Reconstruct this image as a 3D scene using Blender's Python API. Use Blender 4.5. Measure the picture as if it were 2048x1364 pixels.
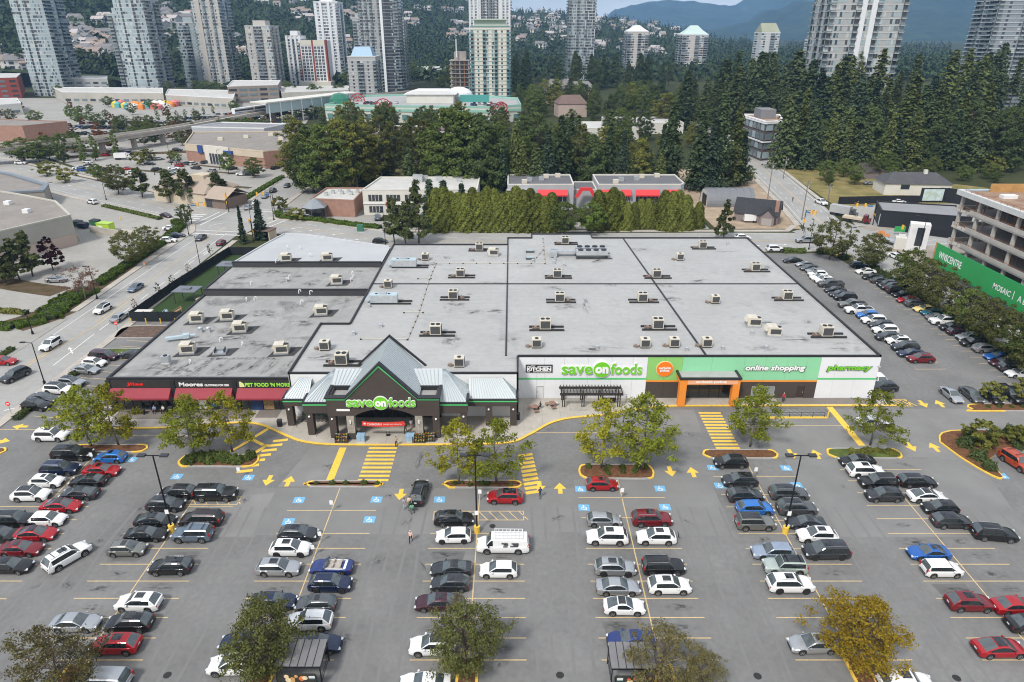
import bpy,bmesh,math,random
import numpy as np
from mathutils import Vector,Matrix
random.seed(7)
R=math.radians
PI=math.pi
for o in list(bpy.data.objects):bpy.data.objects.remove(o,do_unlink=True)
sc=bpy.context.scene
COL=sc.collection

# ------------------------------------------------------------------ camera
CAM_H=55.0;PITCH=R(24.5);FPX=1365.0
cd=bpy.data.cameras.new('camera');cam=bpy.data.objects.new('camera',cd);COL.objects.link(cam)
cam.location=(0,0,CAM_H);cam.rotation_euler=(R(90)-PITCH,0,0)
cd.sensor_width=36;cd.lens=24;cd.clip_start=1;cd.clip_end=40000
sc.camera=cam
# ------------------------------------------------------------------ sky and sun
w=bpy.data.worlds.new('World');sc.world=w;w.use_nodes=True
nt=w.node_tree;nt.nodes.clear()
SUN_EL=R(50);SUN_AZ=R(212)
n_out=nt.nodes.new('ShaderNodeOutputWorld');n_bg=nt.nodes.new('ShaderNodeBackground')
n_sky=nt.nodes.new('ShaderNodeTexSky');n_sky.sky_type='NISHITA';n_sky.sun_disc=False
n_sky.sun_elevation=SUN_EL;n_sky.sun_rotation=SUN_AZ;n_sky.air_density=1.0;n_sky.dust_density=1.0
n_tc=nt.nodes.new('ShaderNodeTexCoord');n_map=nt.nodes.new('ShaderNodeMapping');n_map.inputs['Scale'].default_value=(1.6,1.6,5.5)
n_ns=nt.nodes.new('ShaderNodeTexNoise');n_ns.inputs['Scale'].default_value=2.3;n_ns.inputs['Detail'].default_value=7
n_rp=nt.nodes.new('ShaderNodeValToRGB');n_rp.color_ramp.elements[0].position=.36;n_rp.color_ramp.elements[1].position=.56
n_rp.color_ramp.elements[0].color=(.25,.25,.25,1);n_rp.color_ramp.elements[1].color=(.95,.95,.95,1)
n_mx=nt.nodes.new('ShaderNodeMix');n_mx.data_type='RGBA'
n_mx.inputs['B'].default_value=(9.6,9.6,9.6,1)
nt.links.new(n_tc.outputs['Generated'],n_map.inputs['Vector']);nt.links.new(n_map.outputs['Vector'],n_ns.inputs['Vector'])
nt.links.new(n_ns.outputs['Fac'],n_rp.inputs['Fac']);nt.links.new(n_rp.outputs['Color'],n_mx.inputs['Factor'])
nt.links.new(n_sky.outputs['Color'],n_mx.inputs['A']);nt.links.new(n_mx.outputs['Result'],n_bg.inputs['Color'])
n_bg.inputs['Strength'].default_value=0.056
nt.links.new(n_bg.outputs['Background'],n_out.inputs['Surface'])
sl=bpy.data.lights.new('sun','SUN');sun=bpy.data.objects.new('sun',sl);COL.objects.link(sun)
sl.energy=1.5;sl.angle=R(10);sl.color=(1,.965,.91)
_sv=Vector((math.sin(SUN_AZ)*math.cos(SUN_EL),math.cos(SUN_AZ)*math.cos(SUN_EL),math.sin(SUN_EL)))
sun.rotation_euler=_sv.to_track_quat('Z','Y').to_euler();sun.location=(0,0,300)
vs=sc.view_settings;vs.view_transform='Standard';vs.look='None';vs.gamma=1;vs.use_curve_mapping=False;vs.exposure=1.18
sc.cycles.max_bounces=5;sc.cycles.diffuse_bounces=2;sc.cycles.glossy_bounces=2;sc.cycles.transmission_bounces=3
sc.cycles.filter_width=1.1;sc.cycles.transparent_max_bounces=8;sc.cycles.volume_bounces=1;sc.cycles.caustics_reflective=False;sc.cycles.caustics_refractive=False

# ------------------------------------------------------------------ survey: photo measurements to ground metres
CP,SP=math.cos(PITCH),math.sin(PITCH)
def G(px,py,z=0.0):
 u=(px-1024)/FPX;v=(682-py)/FPX
 t=(z-CAM_H)/(-SP+v*CP)
 return Vector((u*t,(CP+v*SP)*t,z))
def AT(px,py,Y):
 u=(px-1024)/FPX;v=(682-py)/FPX
 t=Y/(CP+v*SP)
 return Vector((u*t,Y,CAM_H+(-SP+v*CP)*t))

# ------------------------------------------------------------------ materials
MATS={}
def mat(name,rgb,rough=.75,metal=0.0,var=.12,scale=.6,bump=0.0,bscale=8.0,spec=.4,rgb2=None,coat=0.0,det=5.0,second=None):
 """Principled material; var = strength of a noise that varies the colour, rgb2 = colour at the noise's dark end."""
 if name in MATS:return MATS[name]
 m=bpy.data.materials.new(name);m.use_nodes=True;MATS[name]=m
 t=m.node_tree;b=t.nodes['Principled BSDF']
 b.inputs['Roughness'].default_value=rough;b.inputs['Metallic'].default_value=metal
 b.inputs['Specular IOR Level'].default_value=spec
 b.inputs['Coat Weight'].default_value=coat
 b.inputs['Base Color'].default_value=(*rgb,1)
 m.diffuse_color=(*rgb,1)
 if var>0 or bump>0:
  tc=t.nodes.new('ShaderNodeTexCoord')
  if var>0:
   ns=t.nodes.new('ShaderNodeTexNoise');ns.inputs['Scale'].default_value=scale;ns.inputs['Detail'].default_value=det
   ns.inputs['Roughness'].default_value=.62
   t.links.new(tc.outputs['Object'],ns.inputs['Vector'])
   rp=t.nodes.new('ShaderNodeValToRGB')
   d=rgb2 if rgb2 else tuple(c*(1-var) for c in rgb)
   l=rgb if rgb2 else tuple(min(1,c*(1+var)) for c in rgb)
   rp.color_ramp.elements[0].position=.32;rp.color_ramp.elements[1].position=.68
   rp.color_ramp.elements[0].color=(*d,1);rp.color_ramp.elements[1].color=(*l,1)
   t.links.new(ns.outputs['Fac'],rp.inputs['Fac'])
   out=rp.outputs['Color']
   if second: # (scale, amount): a second, finer or broader mottling
    n2=t.nodes.new('ShaderNodeTexNoise');n2.inputs['Scale'].default_value=second[0];n2.inputs['Detail'].default_value=4
    t.links.new(tc.outputs['Object'],n2.inputs['Vector'])
    r2=t.nodes.new('ShaderNodeMapRange');r2.inputs['From Min'].default_value=.3;r2.inputs['From Max'].default_value=.7
    r2.inputs['To Min'].default_value=1-second[1];r2.inputs['To Max'].default_value=1+second[1]
    t.links.new(n2.outputs['Fac'],r2.inputs['Value'])
    mx=t.nodes.new('ShaderNodeMix');mx.data_type='RGBA';mx.blend_type='MULTIPLY';mx.inputs['Factor'].default_value=1
    t.links.new(out,mx.inputs['A']);t.links.new(r2.outputs['Result'],mx.inputs['B']);out=mx.outputs['Result']
   t.links.new(out,b.inputs['Base Color'])
  if bump>0:
   nb=t.nodes.new('ShaderNodeTexNoise');nb.inputs['Scale'].default_value=bscale;nb.inputs['Detail'].default_value=4
   t.links.new(tc.outputs['Object'],nb.inputs['Vector'])
   bp=t.nodes.new('ShaderNodeBump');bp.inputs['Strength'].default_value=bump;bp.inputs['Distance'].default_value=.05
   t.links.new(nb.outputs['Fac'],bp.inputs['Height']);t.links.new(bp.outputs['Normal'],b.inputs['Normal'])
 return m

def seamed(m,axis,width,depth,mortar=.02):
 """add membrane seams to a roof material: thin, slightly darker joints every `width` metres"""
 t=m.node_tree;b=t.nodes['Principled BSDF'];src=b.inputs['Base Color'].links[0].from_socket
 tc=t.nodes.new('ShaderNodeTexCoord');sp=t.nodes.new('ShaderNodeSeparateXYZ');t.links.new(tc.outputs['Object'],sp.inputs[0])
 mm=t.nodes.new('ShaderNodeMath');mm.operation='PINGPONG';mm.inputs[1].default_value=width/2;t.links.new(sp.outputs[axis],mm.inputs[0])
 lt=t.nodes.new('ShaderNodeMath');lt.operation='LESS_THAN';lt.inputs[1].default_value=mortar;t.links.new(mm.outputs[0],lt.inputs[0])
 ns=t.nodes.new('ShaderNodeTexNoise');ns.inputs['Scale'].default_value=.35;t.links.new(tc.outputs['Object'],ns.inputs['Vector'])
 m1=t.nodes.new('ShaderNodeMath');m1.operation='MULTIPLY';t.links.new(lt.outputs[0],m1.inputs[0]);t.links.new(ns.outputs['Fac'],m1.inputs[1])
 mx=t.nodes.new('ShaderNodeMix');mx.data_type='RGBA';mx.blend_type='MULTIPLY';mx.inputs['B'].default_value=(depth,depth,depth,1)
 t.links.new(m1.outputs[0],mx.inputs['Factor']);t.links.new(src,mx.inputs['A']);t.links.new(mx.outputs['Result'],b.inputs['Base Color'])
def stained(m,amount=.5,scale=.09,thr=(.56,.74),stretch=(1,1,1)):
 """weathering: irregular dark water stains"""
 t=m.node_tree;b=t.nodes['Principled BSDF'];src=b.inputs['Base Color'].links[0].from_socket
 tc=t.nodes.new('ShaderNodeTexCoord');mp=t.nodes.new('ShaderNodeMapping');mp.inputs['Scale'].default_value=stretch;t.links.new(tc.outputs['Object'],mp.inputs['Vector'])
 ns=t.nodes.new('ShaderNodeTexNoise');ns.inputs['Scale'].default_value=scale;ns.inputs['Detail'].default_value=8;ns.inputs['Roughness'].default_value=.68;ns.inputs['Distortion'].default_value=.8
 t.links.new(mp.outputs['Vector'],ns.inputs['Vector'])
 mr=t.nodes.new('ShaderNodeMapRange');mr.inputs['From Min'].default_value=thr[0];mr.inputs['From Max'].default_value=thr[1];mr.inputs['To Min'].default_value=1;mr.inputs['To Max'].default_value=1-amount
 t.links.new(ns.outputs['Fac'],mr.inputs['Value'])
 mx=t.nodes.new('ShaderNodeMix');mx.data_type='RGBA';mx.blend_type='MULTIPLY';mx.inputs['Factor'].default_value=1
 t.links.new(src,mx.inputs['A']);t.links.new(mr.outputs['Result'],mx.inputs['B']);t.links.new(mx.outputs['Result'],b.inputs['Base Color'])

def leafmat(name,rgb,var=.35,trans=.25):
 if name in MATS:return MATS[name]
 m=bpy.data.materials.new(name);m.use_nodes=True;MATS[name]=m
 t=m.node_tree;t.nodes.clear()
 out=t.nodes.new('ShaderNodeOutputMaterial');df=t.nodes.new('ShaderNodeBsdfDiffuse');tr=t.nodes.new('ShaderNodeBsdfTranslucent')
 mx=t.nodes.new('ShaderNodeMixShader');mx.inputs[0].default_value=trans
 tc=t.nodes.new('ShaderNodeTexCoord');ns=t.nodes.new('ShaderNodeTexNoise');ns.inputs['Scale'].default_value=.9;ns.inputs['Detail'].default_value=3
 oi=t.nodes.new('ShaderNodeObjectInfo');at=t.nodes.new('ShaderNodeAttribute');at.attribute_name='leafrand'
 ad=t.nodes.new('ShaderNodeMath');ad.operation='ADD'
 mr=t.nodes.new('ShaderNodeMapRange');mr.inputs['From Min'].default_value=.4;mr.inputs['From Max'].default_value=2.2
 mr.inputs['To Min'].default_value=1-var;mr.inputs['To Max'].default_value=1+var
 a2=t.nodes.new('ShaderNodeMath');a2.operation='ADD'
 t.links.new(tc.outputs['Object'],ns.inputs['Vector']);t.links.new(ns.outputs['Fac'],ad.inputs[0]);t.links.new(oi.outputs['Random'],ad.inputs[1])
 t.links.new(ad.outputs[0],a2.inputs[0]);t.links.new(at.outputs['Fac'],a2.inputs[1]);t.links.new(a2.outputs[0],mr.inputs['Value'])
 hs=t.nodes.new('ShaderNodeHueSaturation');hs.inputs['Color'].default_value=(*rgb,1);t.links.new(mr.outputs['Result'],hs.inputs['Value'])
 hm=t.nodes.new('ShaderNodeMapRange');hm.inputs['To Min'].default_value=.484;hm.inputs['To Max'].default_value=.514
 t.links.new(at.outputs['Fac'],hm.inputs['Value']);t.links.new(hm.outputs['Result'],hs.inputs['Hue'])
 t.links.new(hs.outputs['Color'],df.inputs['Color']);t.links.new(hs.outputs['Color'],tr.inputs['Color'])
 t.links.new(df.outputs[0],mx.inputs[1]);t.links.new(tr.outputs[0],mx.inputs[2]);t.links.new(mx.outputs[0],out.inputs['Surface'])
 m.diffuse_color=(*rgb,1)
 return m

def glassmat(name,rgb,rough=.08):
 return mat(name,rgb,rough,0,0,spec=.9)

# ------------------------------------------------------------------ mesh helpers
class MB:
 def __init__(s):s.v=[];s.f=[];s.m=[]
 def q(s,pts,m=0):
  i=len(s.v);s.v+=[tuple(p) for p in pts];s.f.append(tuple(range(i,i+len(pts))));s.m.append(m);return s
 def box(s,x0,x1,y0,y1,z0,z1,m=0,mt=None):
  i=len(s.v)
  s.v+=[(x0,y0,z0),(x1,y0,z0),(x1,y1,z0),(x0,y1,z0),(x0,y0,z1),(x1,y0,z1),(x1,y1,z1),(x0,y1,z1)]
  F=[(0,3,2,1),(4,5,6,7),(0,1,5,4),(1,2,6,5),(2,3,7,6),(3,0,4,7)]
  for k,f in enumerate(F):s.f.append(tuple(i+a for a in f));s.m.append(mt if(k==1 and mt is not None) else m)
  return s
 def obox(s,c,d,rz=0,m=0,rx=0,ry=0):
  M=Matrix.Translation(c)@Matrix.Rotation(rz,4,'Z')@Matrix.Rotation(ry,4,'Y')@Matrix.Rotation(rx,4,'X')
  i=len(s.v);a,b,h=d[0]/2,d[1]/2,d[2]/2
  for p in[(-a,-b,-h),(a,-b,-h),(a,b,-h),(-a,b,-h),(-a,-b,h),(a,-b,h),(a,b,h),(-a,b,h)]:s.v.append(tuple(M@Vector(p)))
  for f in[(0,3,2,1),(4,5,6,7),(0,1,5,4),(1,2,6,5),(2,3,7,6),(3,0,4,7)]:s.f.append(tuple(i+k for k in f));s.m.append(m)
  return s
 def prism(s,poly,z0,z1,m=0,mt=None,bottom=True):
  n=len(poly);i=len(s.v)
  a=sum(poly[k][0]*poly[(k+1)%n][1]-poly[(k+1)%n][0]*poly[k][1] for k in range(n))
  if a<0:poly=list(reversed(poly))
  s.v+=[(p[0],p[1],z0) for p in poly]+[(p[0],p[1],z1) for p in poly]
  for k in range(n):s.f.append((i+k,i+(k+1)%n,i+n+(k+1)%n,i+n+k));s.m.append(m)
  s.f.append(tuple(i+n+k for k in range(n)));s.m.append(m if mt is None else mt)
  if bottom:s.f.append(tuple(i+n-1-k for k in range(n)));s.m.append(m)
  return s
 def cyl(s,p0,p1,r0,r1=None,n=8,m=0,cap=True):
  r1=r0 if r1 is None else r1
  p0=Vector(p0);p1=Vector(p1);d=(p1-p0)
  if d.length<1e-6:return s
  d.normalize();a=d.orthogonal().normalized();b=d.cross(a);i=len(s.v)
  for p,r in((p0,r0),(p1,r1)):
   for k in range(n):
    t=2*PI*k/n;s.v.append(tuple(p+a*(r*math.cos(t))+b*(r*math.sin(t))))
  for k in range(n):s.f.append((i+k,i+(k+1)%n,i+n+(k+1)%n,i+n+k));s.m.append(m)
  if cap:
   s.f.append(tuple(i+n-1-k for k in range(n)));s.m.append(m)
   s.f.append(tuple(i+n+k for k in range(n)));s.m.append(m)
  return s
 def tube(s,pts,r,n=6,m=0):
  for a,b in zip(pts[:-1],pts[1:]):s.cyl(a,b,r,r,n,m)
  return s
 def ball(s,c,r,n=8,m=0,sz=1.0):
  i=len(s.v);rings=max(3,n//2)
  for j in range(1,rings):
   t=PI*j/rings
   for k in range(n):
    p=2*PI*k/n;s.v.append((c[0]+r*math.sin(t)*math.cos(p),c[1]+r*math.sin(t)*math.sin(p),c[2]+r*sz*math.cos(t)))
  s.v+=[(c[0],c[1],c[2]+r*sz),(c[0],c[1],c[2]-r*sz)]
  tp=len(s.v)-2
  for j in range(rings-2):
   for k in range(n):
    a=i+j*n+k;b=i+j*n+(k+1)%n;s.f.append((a,a+n,b+n,b));s.m.append(m)
  for k in range(n):
   s.f.append((tp,i+k,i+(k+1)%n));s.m.append(m)
   l=i+(rings-2)*n;s.f.append((tp+1,l+(k+1)%n,l+k));s.m.append(m)
  return s
 def mesh(s,name,mats,smooth=False,sharp=None):
  me=bpy.data.meshes.new(name);me.from_pydata(s.v,[],s.f)
  for m in mats:me.materials.append(m)
  if len(mats)>1:me.polygons.foreach_set('material_index',s.m)
  if smooth:
   me.polygons.foreach_set('use_smooth',[True]*len(s.f))
   if sharp:me.set_sharp_from_angle(angle=R(sharp))
  me.update();return me
 def build(s,name,mats,parent=None,smooth=False,sharp=None,loc=None):
  if not isinstance(mats,(list,tuple)):mats=[mats]
  return ob(name,s.mesh(name,mats,smooth,sharp),parent,loc)

def ob(name,me,parent=None,loc=None,rot=None,scale=None):
 o=bpy.data.objects.new(name,me);COL.objects.link(o)
 if parent is not None:o.parent=parent
 if loc is not None:o.location=loc
 if rot is not None:o.rotation_euler=rot
 if scale is not None:o.scale=scale
 return o
def W(n,b,m,par,loc=None,rot=None,scale=None):return ob(n,b.mesh(n,[m]),par,loc,rot,scale)
def tag(o,label,cat,group=None,kind=None):
 if label:o['label']=label
 if cat:o['category']=cat
 if group:o['group']=group
 if kind:o['kind']=kind
 return o
def thing(name,label,cat,loc=(0,0,0),rz=0,group=None):
 o=bpy.data.objects.new(name,None);COL.objects.link(o);o.empty_display_size=.3
 o.location=loc;o.rotation_euler=(0,0,rz);return tag(o,label,cat,group)
def struct(o):o['kind']='structure';return o
def sheet(name,pts,z,m,parent=None,structure=True):
 b=MB();b.q([(p[0],p[1],z) for p in pts]);o=b.build(name,m,parent)
 if structure and parent is None:struct(o)
 return o
SCRATCH=bpy.data.scenes.new('scratch')
def bake(o):
 """evaluated mesh of an object, worked out in a scratch scene of its own so that it stays quick"""
 SCRATCH.collection.objects.link(o);vl=SCRATCH.view_layers[0];vl.update();dg=vl.depsgraph
 me=bpy.data.meshes.new_from_object(o.evaluated_get(dg));bpy.data.objects.remove(o,do_unlink=True);return me
def text_mesh(name,body,size,m,extrude=.03,offset=0.0,sx=1.0,shear=0.0,space=1.0):
 c=bpy.data.curves.new(name,'FONT');c.body=body;c.size=size;c.extrude=extrude;c.offset=offset;c.shear=shear
 c.align_x='CENTER';c.align_y='CENTER';c.space_character=space;c.resolution_u=3
 o=bpy.data.objects.new('tmp',c);me=bake(o);me.name=name;bpy.data.curves.remove(c)
 me.materials.clear();me.materials.append(m)
 return me
def sign_text(name,body,width,centre,m,parent,size=1.0,rot=(PI/2,0,0),extrude=.03,offset=0.0,shear=0.0,height=None):
 me=text_mesh(name,body,size,m,extrude,offset,shear=shear)
 xs=[v.co.x for v in me.vertices];ys=[v.co.y for v in me.vertices]
 wx=max(xs)-min(xs);wy=max(ys)-min(ys);cx=(max(xs)+min(xs))/2;cy=(max(ys)+min(ys))/2
 kx=width/wx;ky=(height/wy) if height else kx
 for v in me.vertices:v.co.x=(v.co.x-cx)*kx;v.co.y=(v.co.y-cy)*ky
 return ob(name,me,parent,centre,rot)
def smooth_path(pts,n=6):
 out=[]
 P=[Vector((p[0],p[1])) for p in pts]
 for i in range(len(P)-1):
  a=P[max(0,i-1)];b=P[i];c=P[i+1];d=P[min(len(P)-1,i+2)]
  for k in range(n):
   t=k/n
   out.append(.5*((2*b)+(c-a)*t+(2*a-5*b+4*c-d)*t*t+(3*b-a-3*c+d)*t*t*t))
 out.append(P[-1]);return out
def strip_pts(path,w0,w1):
 """offset both sides of a 2-D path: returns list of (left,right)"""
 res=[]
 for i,p in enumerate(path):
  a=path[max(0,i-1)];b=path[min(len(path)-1,i+1)];d=(b-a).normalized();nrm=Vector((-d.y,d.x))
  res.append((p+nrm*w0,p+nrm*w1))
 return res
def ribbon(b,path,w0,w1,z,m=0):
 s=strip_pts(path,w0,w1)
 for(l0,r0),(l1,r1) in zip(s[:-1],s[1:]):
  b.q([(r0.x,r0.y,z),(r1.x,r1.y,z),(l1.x,l1.y,z),(l0.x,l0.y,z)],m)
def kerb(b,path,w0,w1,z0,z1,m=0):
 s=strip_pts(path,w0,w1)
 for(l0,r0),(l1,r1) in zip(s[:-1],s[1:]):
  b.q([(r0.x,r0.y,z1),(r1.x,r1.y,z1),(l1.x,l1.y,z1),(l0.x,l0.y,z1)],m)
  b.q([(r0.x,r0.y,z0),(r1.x,r1.y,z0),(r1.x,r1.y,z1),(r0.x,r0.y,z1)],m)
  b.q([(l1.x,l1.y,z0),(l0.x,l0.y,z0),(l0.x,l0.y,z1),(l1.x,l1.y,z1)],m)
 for(l,r) in(s[0],s[-1]):b.q([(l.x,l.y,z0),(r.x,r.y,z0),(r.x,r.y,z1),(l.x,l.y,z1)],m)
ORD=['first','second','third','fourth','fifth','sixth','seventh','eighth','ninth','tenth','eleventh','twelfth','thirteenth','fourteenth','fifteenth','sixteenth','seventeenth','eighteenth','nineteenth','twentieth','twenty-first','twenty-second','twenty-third','twenty-fourth','twenty-fifth','twenty-sixth','twenty-seventh','twenty-eighth']

# shared materials
ASPH=mat('asphalt',(.186,.183,.178),.9,0,.14,.12,.25,30,.2,second=(1.6,.08))
STAINM=None
def stain_material():
 """an irregular dirt stain that fades out at its rim"""
 m=bpy.data.materials.new('dirt_stain');m.use_nodes=True;t=m.node_tree;t.nodes.clear();N=t.nodes.new
 out=N('ShaderNodeOutputMaterial');df=N('ShaderNodeBsdfDiffuse');df.inputs['Color'].default_value=(.045,.042,.04,1);tr=N('ShaderNodeBsdfTransparent');mx=N('ShaderNodeMixShader');tc=N('ShaderNodeTexCoord');ln=N('ShaderNodeVectorMath');ln.operation='LENGTH'
 ns=N('ShaderNodeTexNoise');ns.inputs['Scale'].default_value=2.6;ns.inputs['Detail'].default_value=6;oi=N('ShaderNodeObjectInfo');va=N('ShaderNodeVectorMath');va.operation='ADD'
 t.links.new(tc.outputs['Object'],ln.inputs[0]);t.links.new(oi.outputs['Random'],va.inputs[1]);t.links.new(tc.outputs['Object'],va.inputs[0]);vs_=N('ShaderNodeVectorMath');vs_.operation='MULTIPLY_ADD';vs_.inputs[1].default_value=(9,9,9);t.links.new(oi.outputs['Random'],vs_.inputs[0]);t.links.new(tc.outputs['Object'],vs_.inputs[2]);t.links.new(vs_.outputs[0],ns.inputs['Vector'])
 a=N('ShaderNodeMapRange');a.inputs['From Min'].default_value=1;a.inputs['From Max'].default_value=.15;t.links.new(ln.outputs['Value'],a.inputs['Value'])
 b=N('ShaderNodeMapRange');b.inputs['From Min'].default_value=.44;b.inputs['From Max'].default_value=.72;t.links.new(ns.outputs['Fac'],b.inputs['Value'])
 c=N('ShaderNodeMath');c.operation='MULTIPLY';t.links.new(a.outputs[0],c.inputs[0]);t.links.new(b.outputs[0],c.inputs[1]);d=N('ShaderNodeMath');d.operation='MULTIPLY';d.inputs[1].default_value=.72;d.use_clamp=True;t.links.new(c.outputs[0],d.inputs[0])
 t.links.new(d.outputs[0],mx.inputs[0]);t.links.new(tr.outputs[0],mx.inputs[1]);t.links.new(df.outputs[0],mx.inputs[2]);t.links.new(mx.outputs[0],out.inputs['Surface']);return m
ASPH_L=mat('old_asphalt',(.33,.317,.29),.92,0,.10,.06,.15,20,.2,second=(.7,.06))
ROADM=mat('road_asphalt',(.325,.318,.302),.9,0,.10,.08,.15,20,.2,second=(.9,.06))
CONC=mat('concrete',(.42,.385,.335),.9,0,.12,.25,.1,15,.2,second=(1.5,.06))
YEL=mat('yellow_paint',(.80,.52,.075),.7,0,.10,1.5,0,second=(6,.12))
YEL_F=mat('faded_yellow_paint',(.60,.44,.22),.75,0,.12,.8,0,second=(5,.15))
WHP=mat('white_paint',(.74,.73,.70),.7,0,.08,1.2)
MULCH=mat('bark_mulch',(.15,.075,.04),.95,0,.35,2.5,.5,18,.1)
GRASS=mat('grass',(.10,.13,.035),.95,0,.3,.5,.4,20,.1,second=(.06,.2))
DRYG=mat('dry_grass',(.30,.23,.10),.95,0,.3,.15,.4,20,.1,rgb2=(.13,.13,.045))
DIRT=mat('dirt',(.36,.28,.20),.95,0,.25,.2,.2,20,.1)
BLACK=mat('black_trim',(.018,.018,.02),.5,0,0)
DKGREY=mat('dark_grey_metal',(.07,.07,.075),.45,.3,.1,.5)
WHITE=mat('white_wall',(.72,.72,.72),.7,0,.04,.4)
CREAM=mat('cream_metal',(.62,.57,.47),.5,.1,.08,1.0)
SILV=mat('galvanised_metal',(.55,.57,.58),.38,.6,.12,1.2)
BROWNW=mat('brown_stucco',(.065,.052,.045),.8,0,.08,.6)
# ================================================================== THE SETTING
# hills: one height function shared by terrain, houses and woods
def lerp_tab(tab,x):
 if x<=tab[0][0]:return tab[0][1]
 for(a,va),(b,vb) in zip(tab[:-1],tab[1:]):
  if x<=b:
   t=(x-a)/(b-a);t=t*t*(3-2*t);return va+(vb-va)*t
 return tab[-1][1]
CREST=[(-1.2,330),(-.75,330),(-.45,300),(-.25,250),(-.1,185),(-.03,135),(.01,104),(.124,94),(.165,72),(.226,42),(.274,16),(.33,0),(.8,0)]
from mathutils import noise as mnoise
def hill_z(x,y):
 if y<650:return 0.0
 u=x/y;d=math.hypot(x,y)
 c=lerp_tab(CREST,u*.91)
 start=800+500*max(0,min(1,(u+.55)/.55))
 t=max(0.0,min(1.0,(d-start)/(2700-start)))
 s=t*.75+.25*t*t*(3-2*t)
 z=c*s
 if t>0:z+=min(1,t*5)*14*mnoise.noise((x/260,y/260,3.1))+min(1,t*5)*5*mnoise.noise((x/90,y/90,7.7))
 if d>2700:z-=(d-2700)*.06
 return max(z,0.0)

gb=MB();gb.q([(-30000,-2000,-.06),(30000,-2000,-.06),(30000,30000,-.06),(-30000,30000,-.06)])
struct(gb.build('ground',mat('ground_cover',(.062,.068,.028),.95,0,.3,.02,.3,6,.1,rgb2=(.035,.042,.018))))

def grid_mesh(name,us,ds,fz,m):
 V=[];Fc=[]
 for d in ds:
  for u in us:
   y=d;x=u*d;V.append((x,y,fz(x,y)))
 n=len(us)
 for j in range(len(ds)-1):
  for i in range(n-1):
   a=j*n+i;Fc.append((a,a+1,a+n+1,a+n))
 me=bpy.data.meshes.new(name);me.from_pydata(V,[],Fc);me.materials.append(m)
 me.polygons.foreach_set('use_smooth',[True]*len(Fc));me.update()
 return struct(ob(name,me))
HILLM=mat('hillside',(.055,.075,.03),.95,0,.35,.006,.6,.05,.1,rgb2=(.025,.04,.018),second=(.03,.3))
grid_mesh('hill_terrain',[-1.15+2.0*i/110 for i in range(111)],[760+2500*j/70 for j in range(71)],lambda x,y:hill_z(x,y)-.1,HILLM)
# far mountains: three ridges one behind the other
MTM=mat('mountain_forest',(.035,.06,.035),.95,0,.4,.003,.6,.02,.1,rgb2=(.015,.03,.02),second=(.012,.35))
def mountain(name,Y,depth,crest,seed,rough=1.0):
 """crest: list of (photo x, photo y of the skyline) measured at distance Y"""
 tab=[]
 for px,py in crest:
  p=AT(px,py,Y);tab.append((p.x,p.z))
 x0,x1=tab[0][0],tab[-1][0]
 nx,ny=150,26
 V=[];Fc=[]
 for j in range(ny):
  t=j/(ny-1)
  for i in range(nx):
   x=x0+(x1-x0)*i/(nx-1)
   c=lerp_tab(tab,x)
   prof=(1-abs(t-.6)/.6) if t<.6 else(1-(t-.6)/.4)
   prof=max(0,prof)**.85
   rid=mnoise.fractal((x/900+seed,t*depth/700,seed*2.3),1.0,2.1,5)
   z=c*prof+prof*(1-abs(t-.6))*rid*110*rough*(0 if abs(t-.6)<.03 else 1)
   if abs(t-.6)<.03:z+=18*mnoise.noise((x/120,seed,0))+9*mnoise.noise((x/35,seed,0))
   V.append((x,Y+(t-.6)*depth,z-2))
 for j in range(ny-1):
  for i in range(nx-1):
   a=j*nx+i;Fc.append((a,a+1,a+nx+1,a+nx))
 me=bpy.data.meshes.new(name);me.from_pydata(V,[],Fc);me.materials.append(MTM)
 me.polygons.foreach_set('use_smooth',[True]*len(Fc));me.update();return struct(ob(name,me))
mountain('mountain_far',9500,3600,[(900,95),(1180,62),(1236,16),(1300,2),(1380,2),(1440,9),(1468,12),(1500,-6),(1560,-40),(1700,-90),(2500,-120)],1.3)
mountain('mountain_near',6000,3200,[(1300,70),(1420,62),(1480,48),(1540,20),(1600,4),(1680,-16),(1800,-40),(1920,-36),(2048,-30),(2600,-50)],4.7)

# --- lots, roads and paving (each sheet a little above the one below)
lot=sheet('parking_lot',[(-79,15),(115,15),(115,70),(90,88),(90.5,110),(86,178),(-62,178),(-66,140),(-79,140)],0,ASPH)
sheet('west_lots',[(-93,40),(-93,214),(-115,236),(-240,345),(-900,345),(-900,40)],-.03,ASPH_L)
sheet('north_west_lots',[(-90,222),(-90,330),(-125,420),(-170,640),(-760,640),(-560,346),(-238,346),(-120,243)],-.028,ASPH_L)
sheet('office_yard',[(-79,214),(-79,262),(-42,262),(-42,212),(60,210),(60,203),(-36,203),(-62,210)],-.02,ASPH_L)
sheet('bare_lot',[(62,203),(88,203),(104,300),(62,300)],-.02,DIRT)
sheet('dry_lawn',[(111,232),(122,210),(165,216),(182,262),(150,290),(119,318)],-.022,DRYG)
sheet('dry_field',[(-70,262),(60,262),(66,300),(-76,300)],-.024,DRYG)
sheet('building_site',[(103,60),(103,205),(240,225),(300,60)],-.018,mat('site_dirt',(.30,.26,.22),.95,0,.2,.15))
sheet('presentation_yard',[(106,206),(112,232),(170,238),(200,206)],-.014,ASPH_L)
NS=[Vector((-86.3,20)),Vector((-86.2,80)),Vector((-86,130)),Vector((-87.5,170)),Vector((-88,205)),Vector((-85.5,235)),Vector((-86,300)),Vector((-90,420))]
EW=[Vector(p) for p in smooth_path([(-88,212),(-70,207),(-50,197),(-32,190.5),(0,189.5),(60,190),(100,190.5),(140,200),(200,222)],6)]
WR=[Vector(p) for p in smooth_path([(-88,214),(-112,229),(-150,253),(-200,287),(-260,328),(-420,420)],5)]
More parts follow.
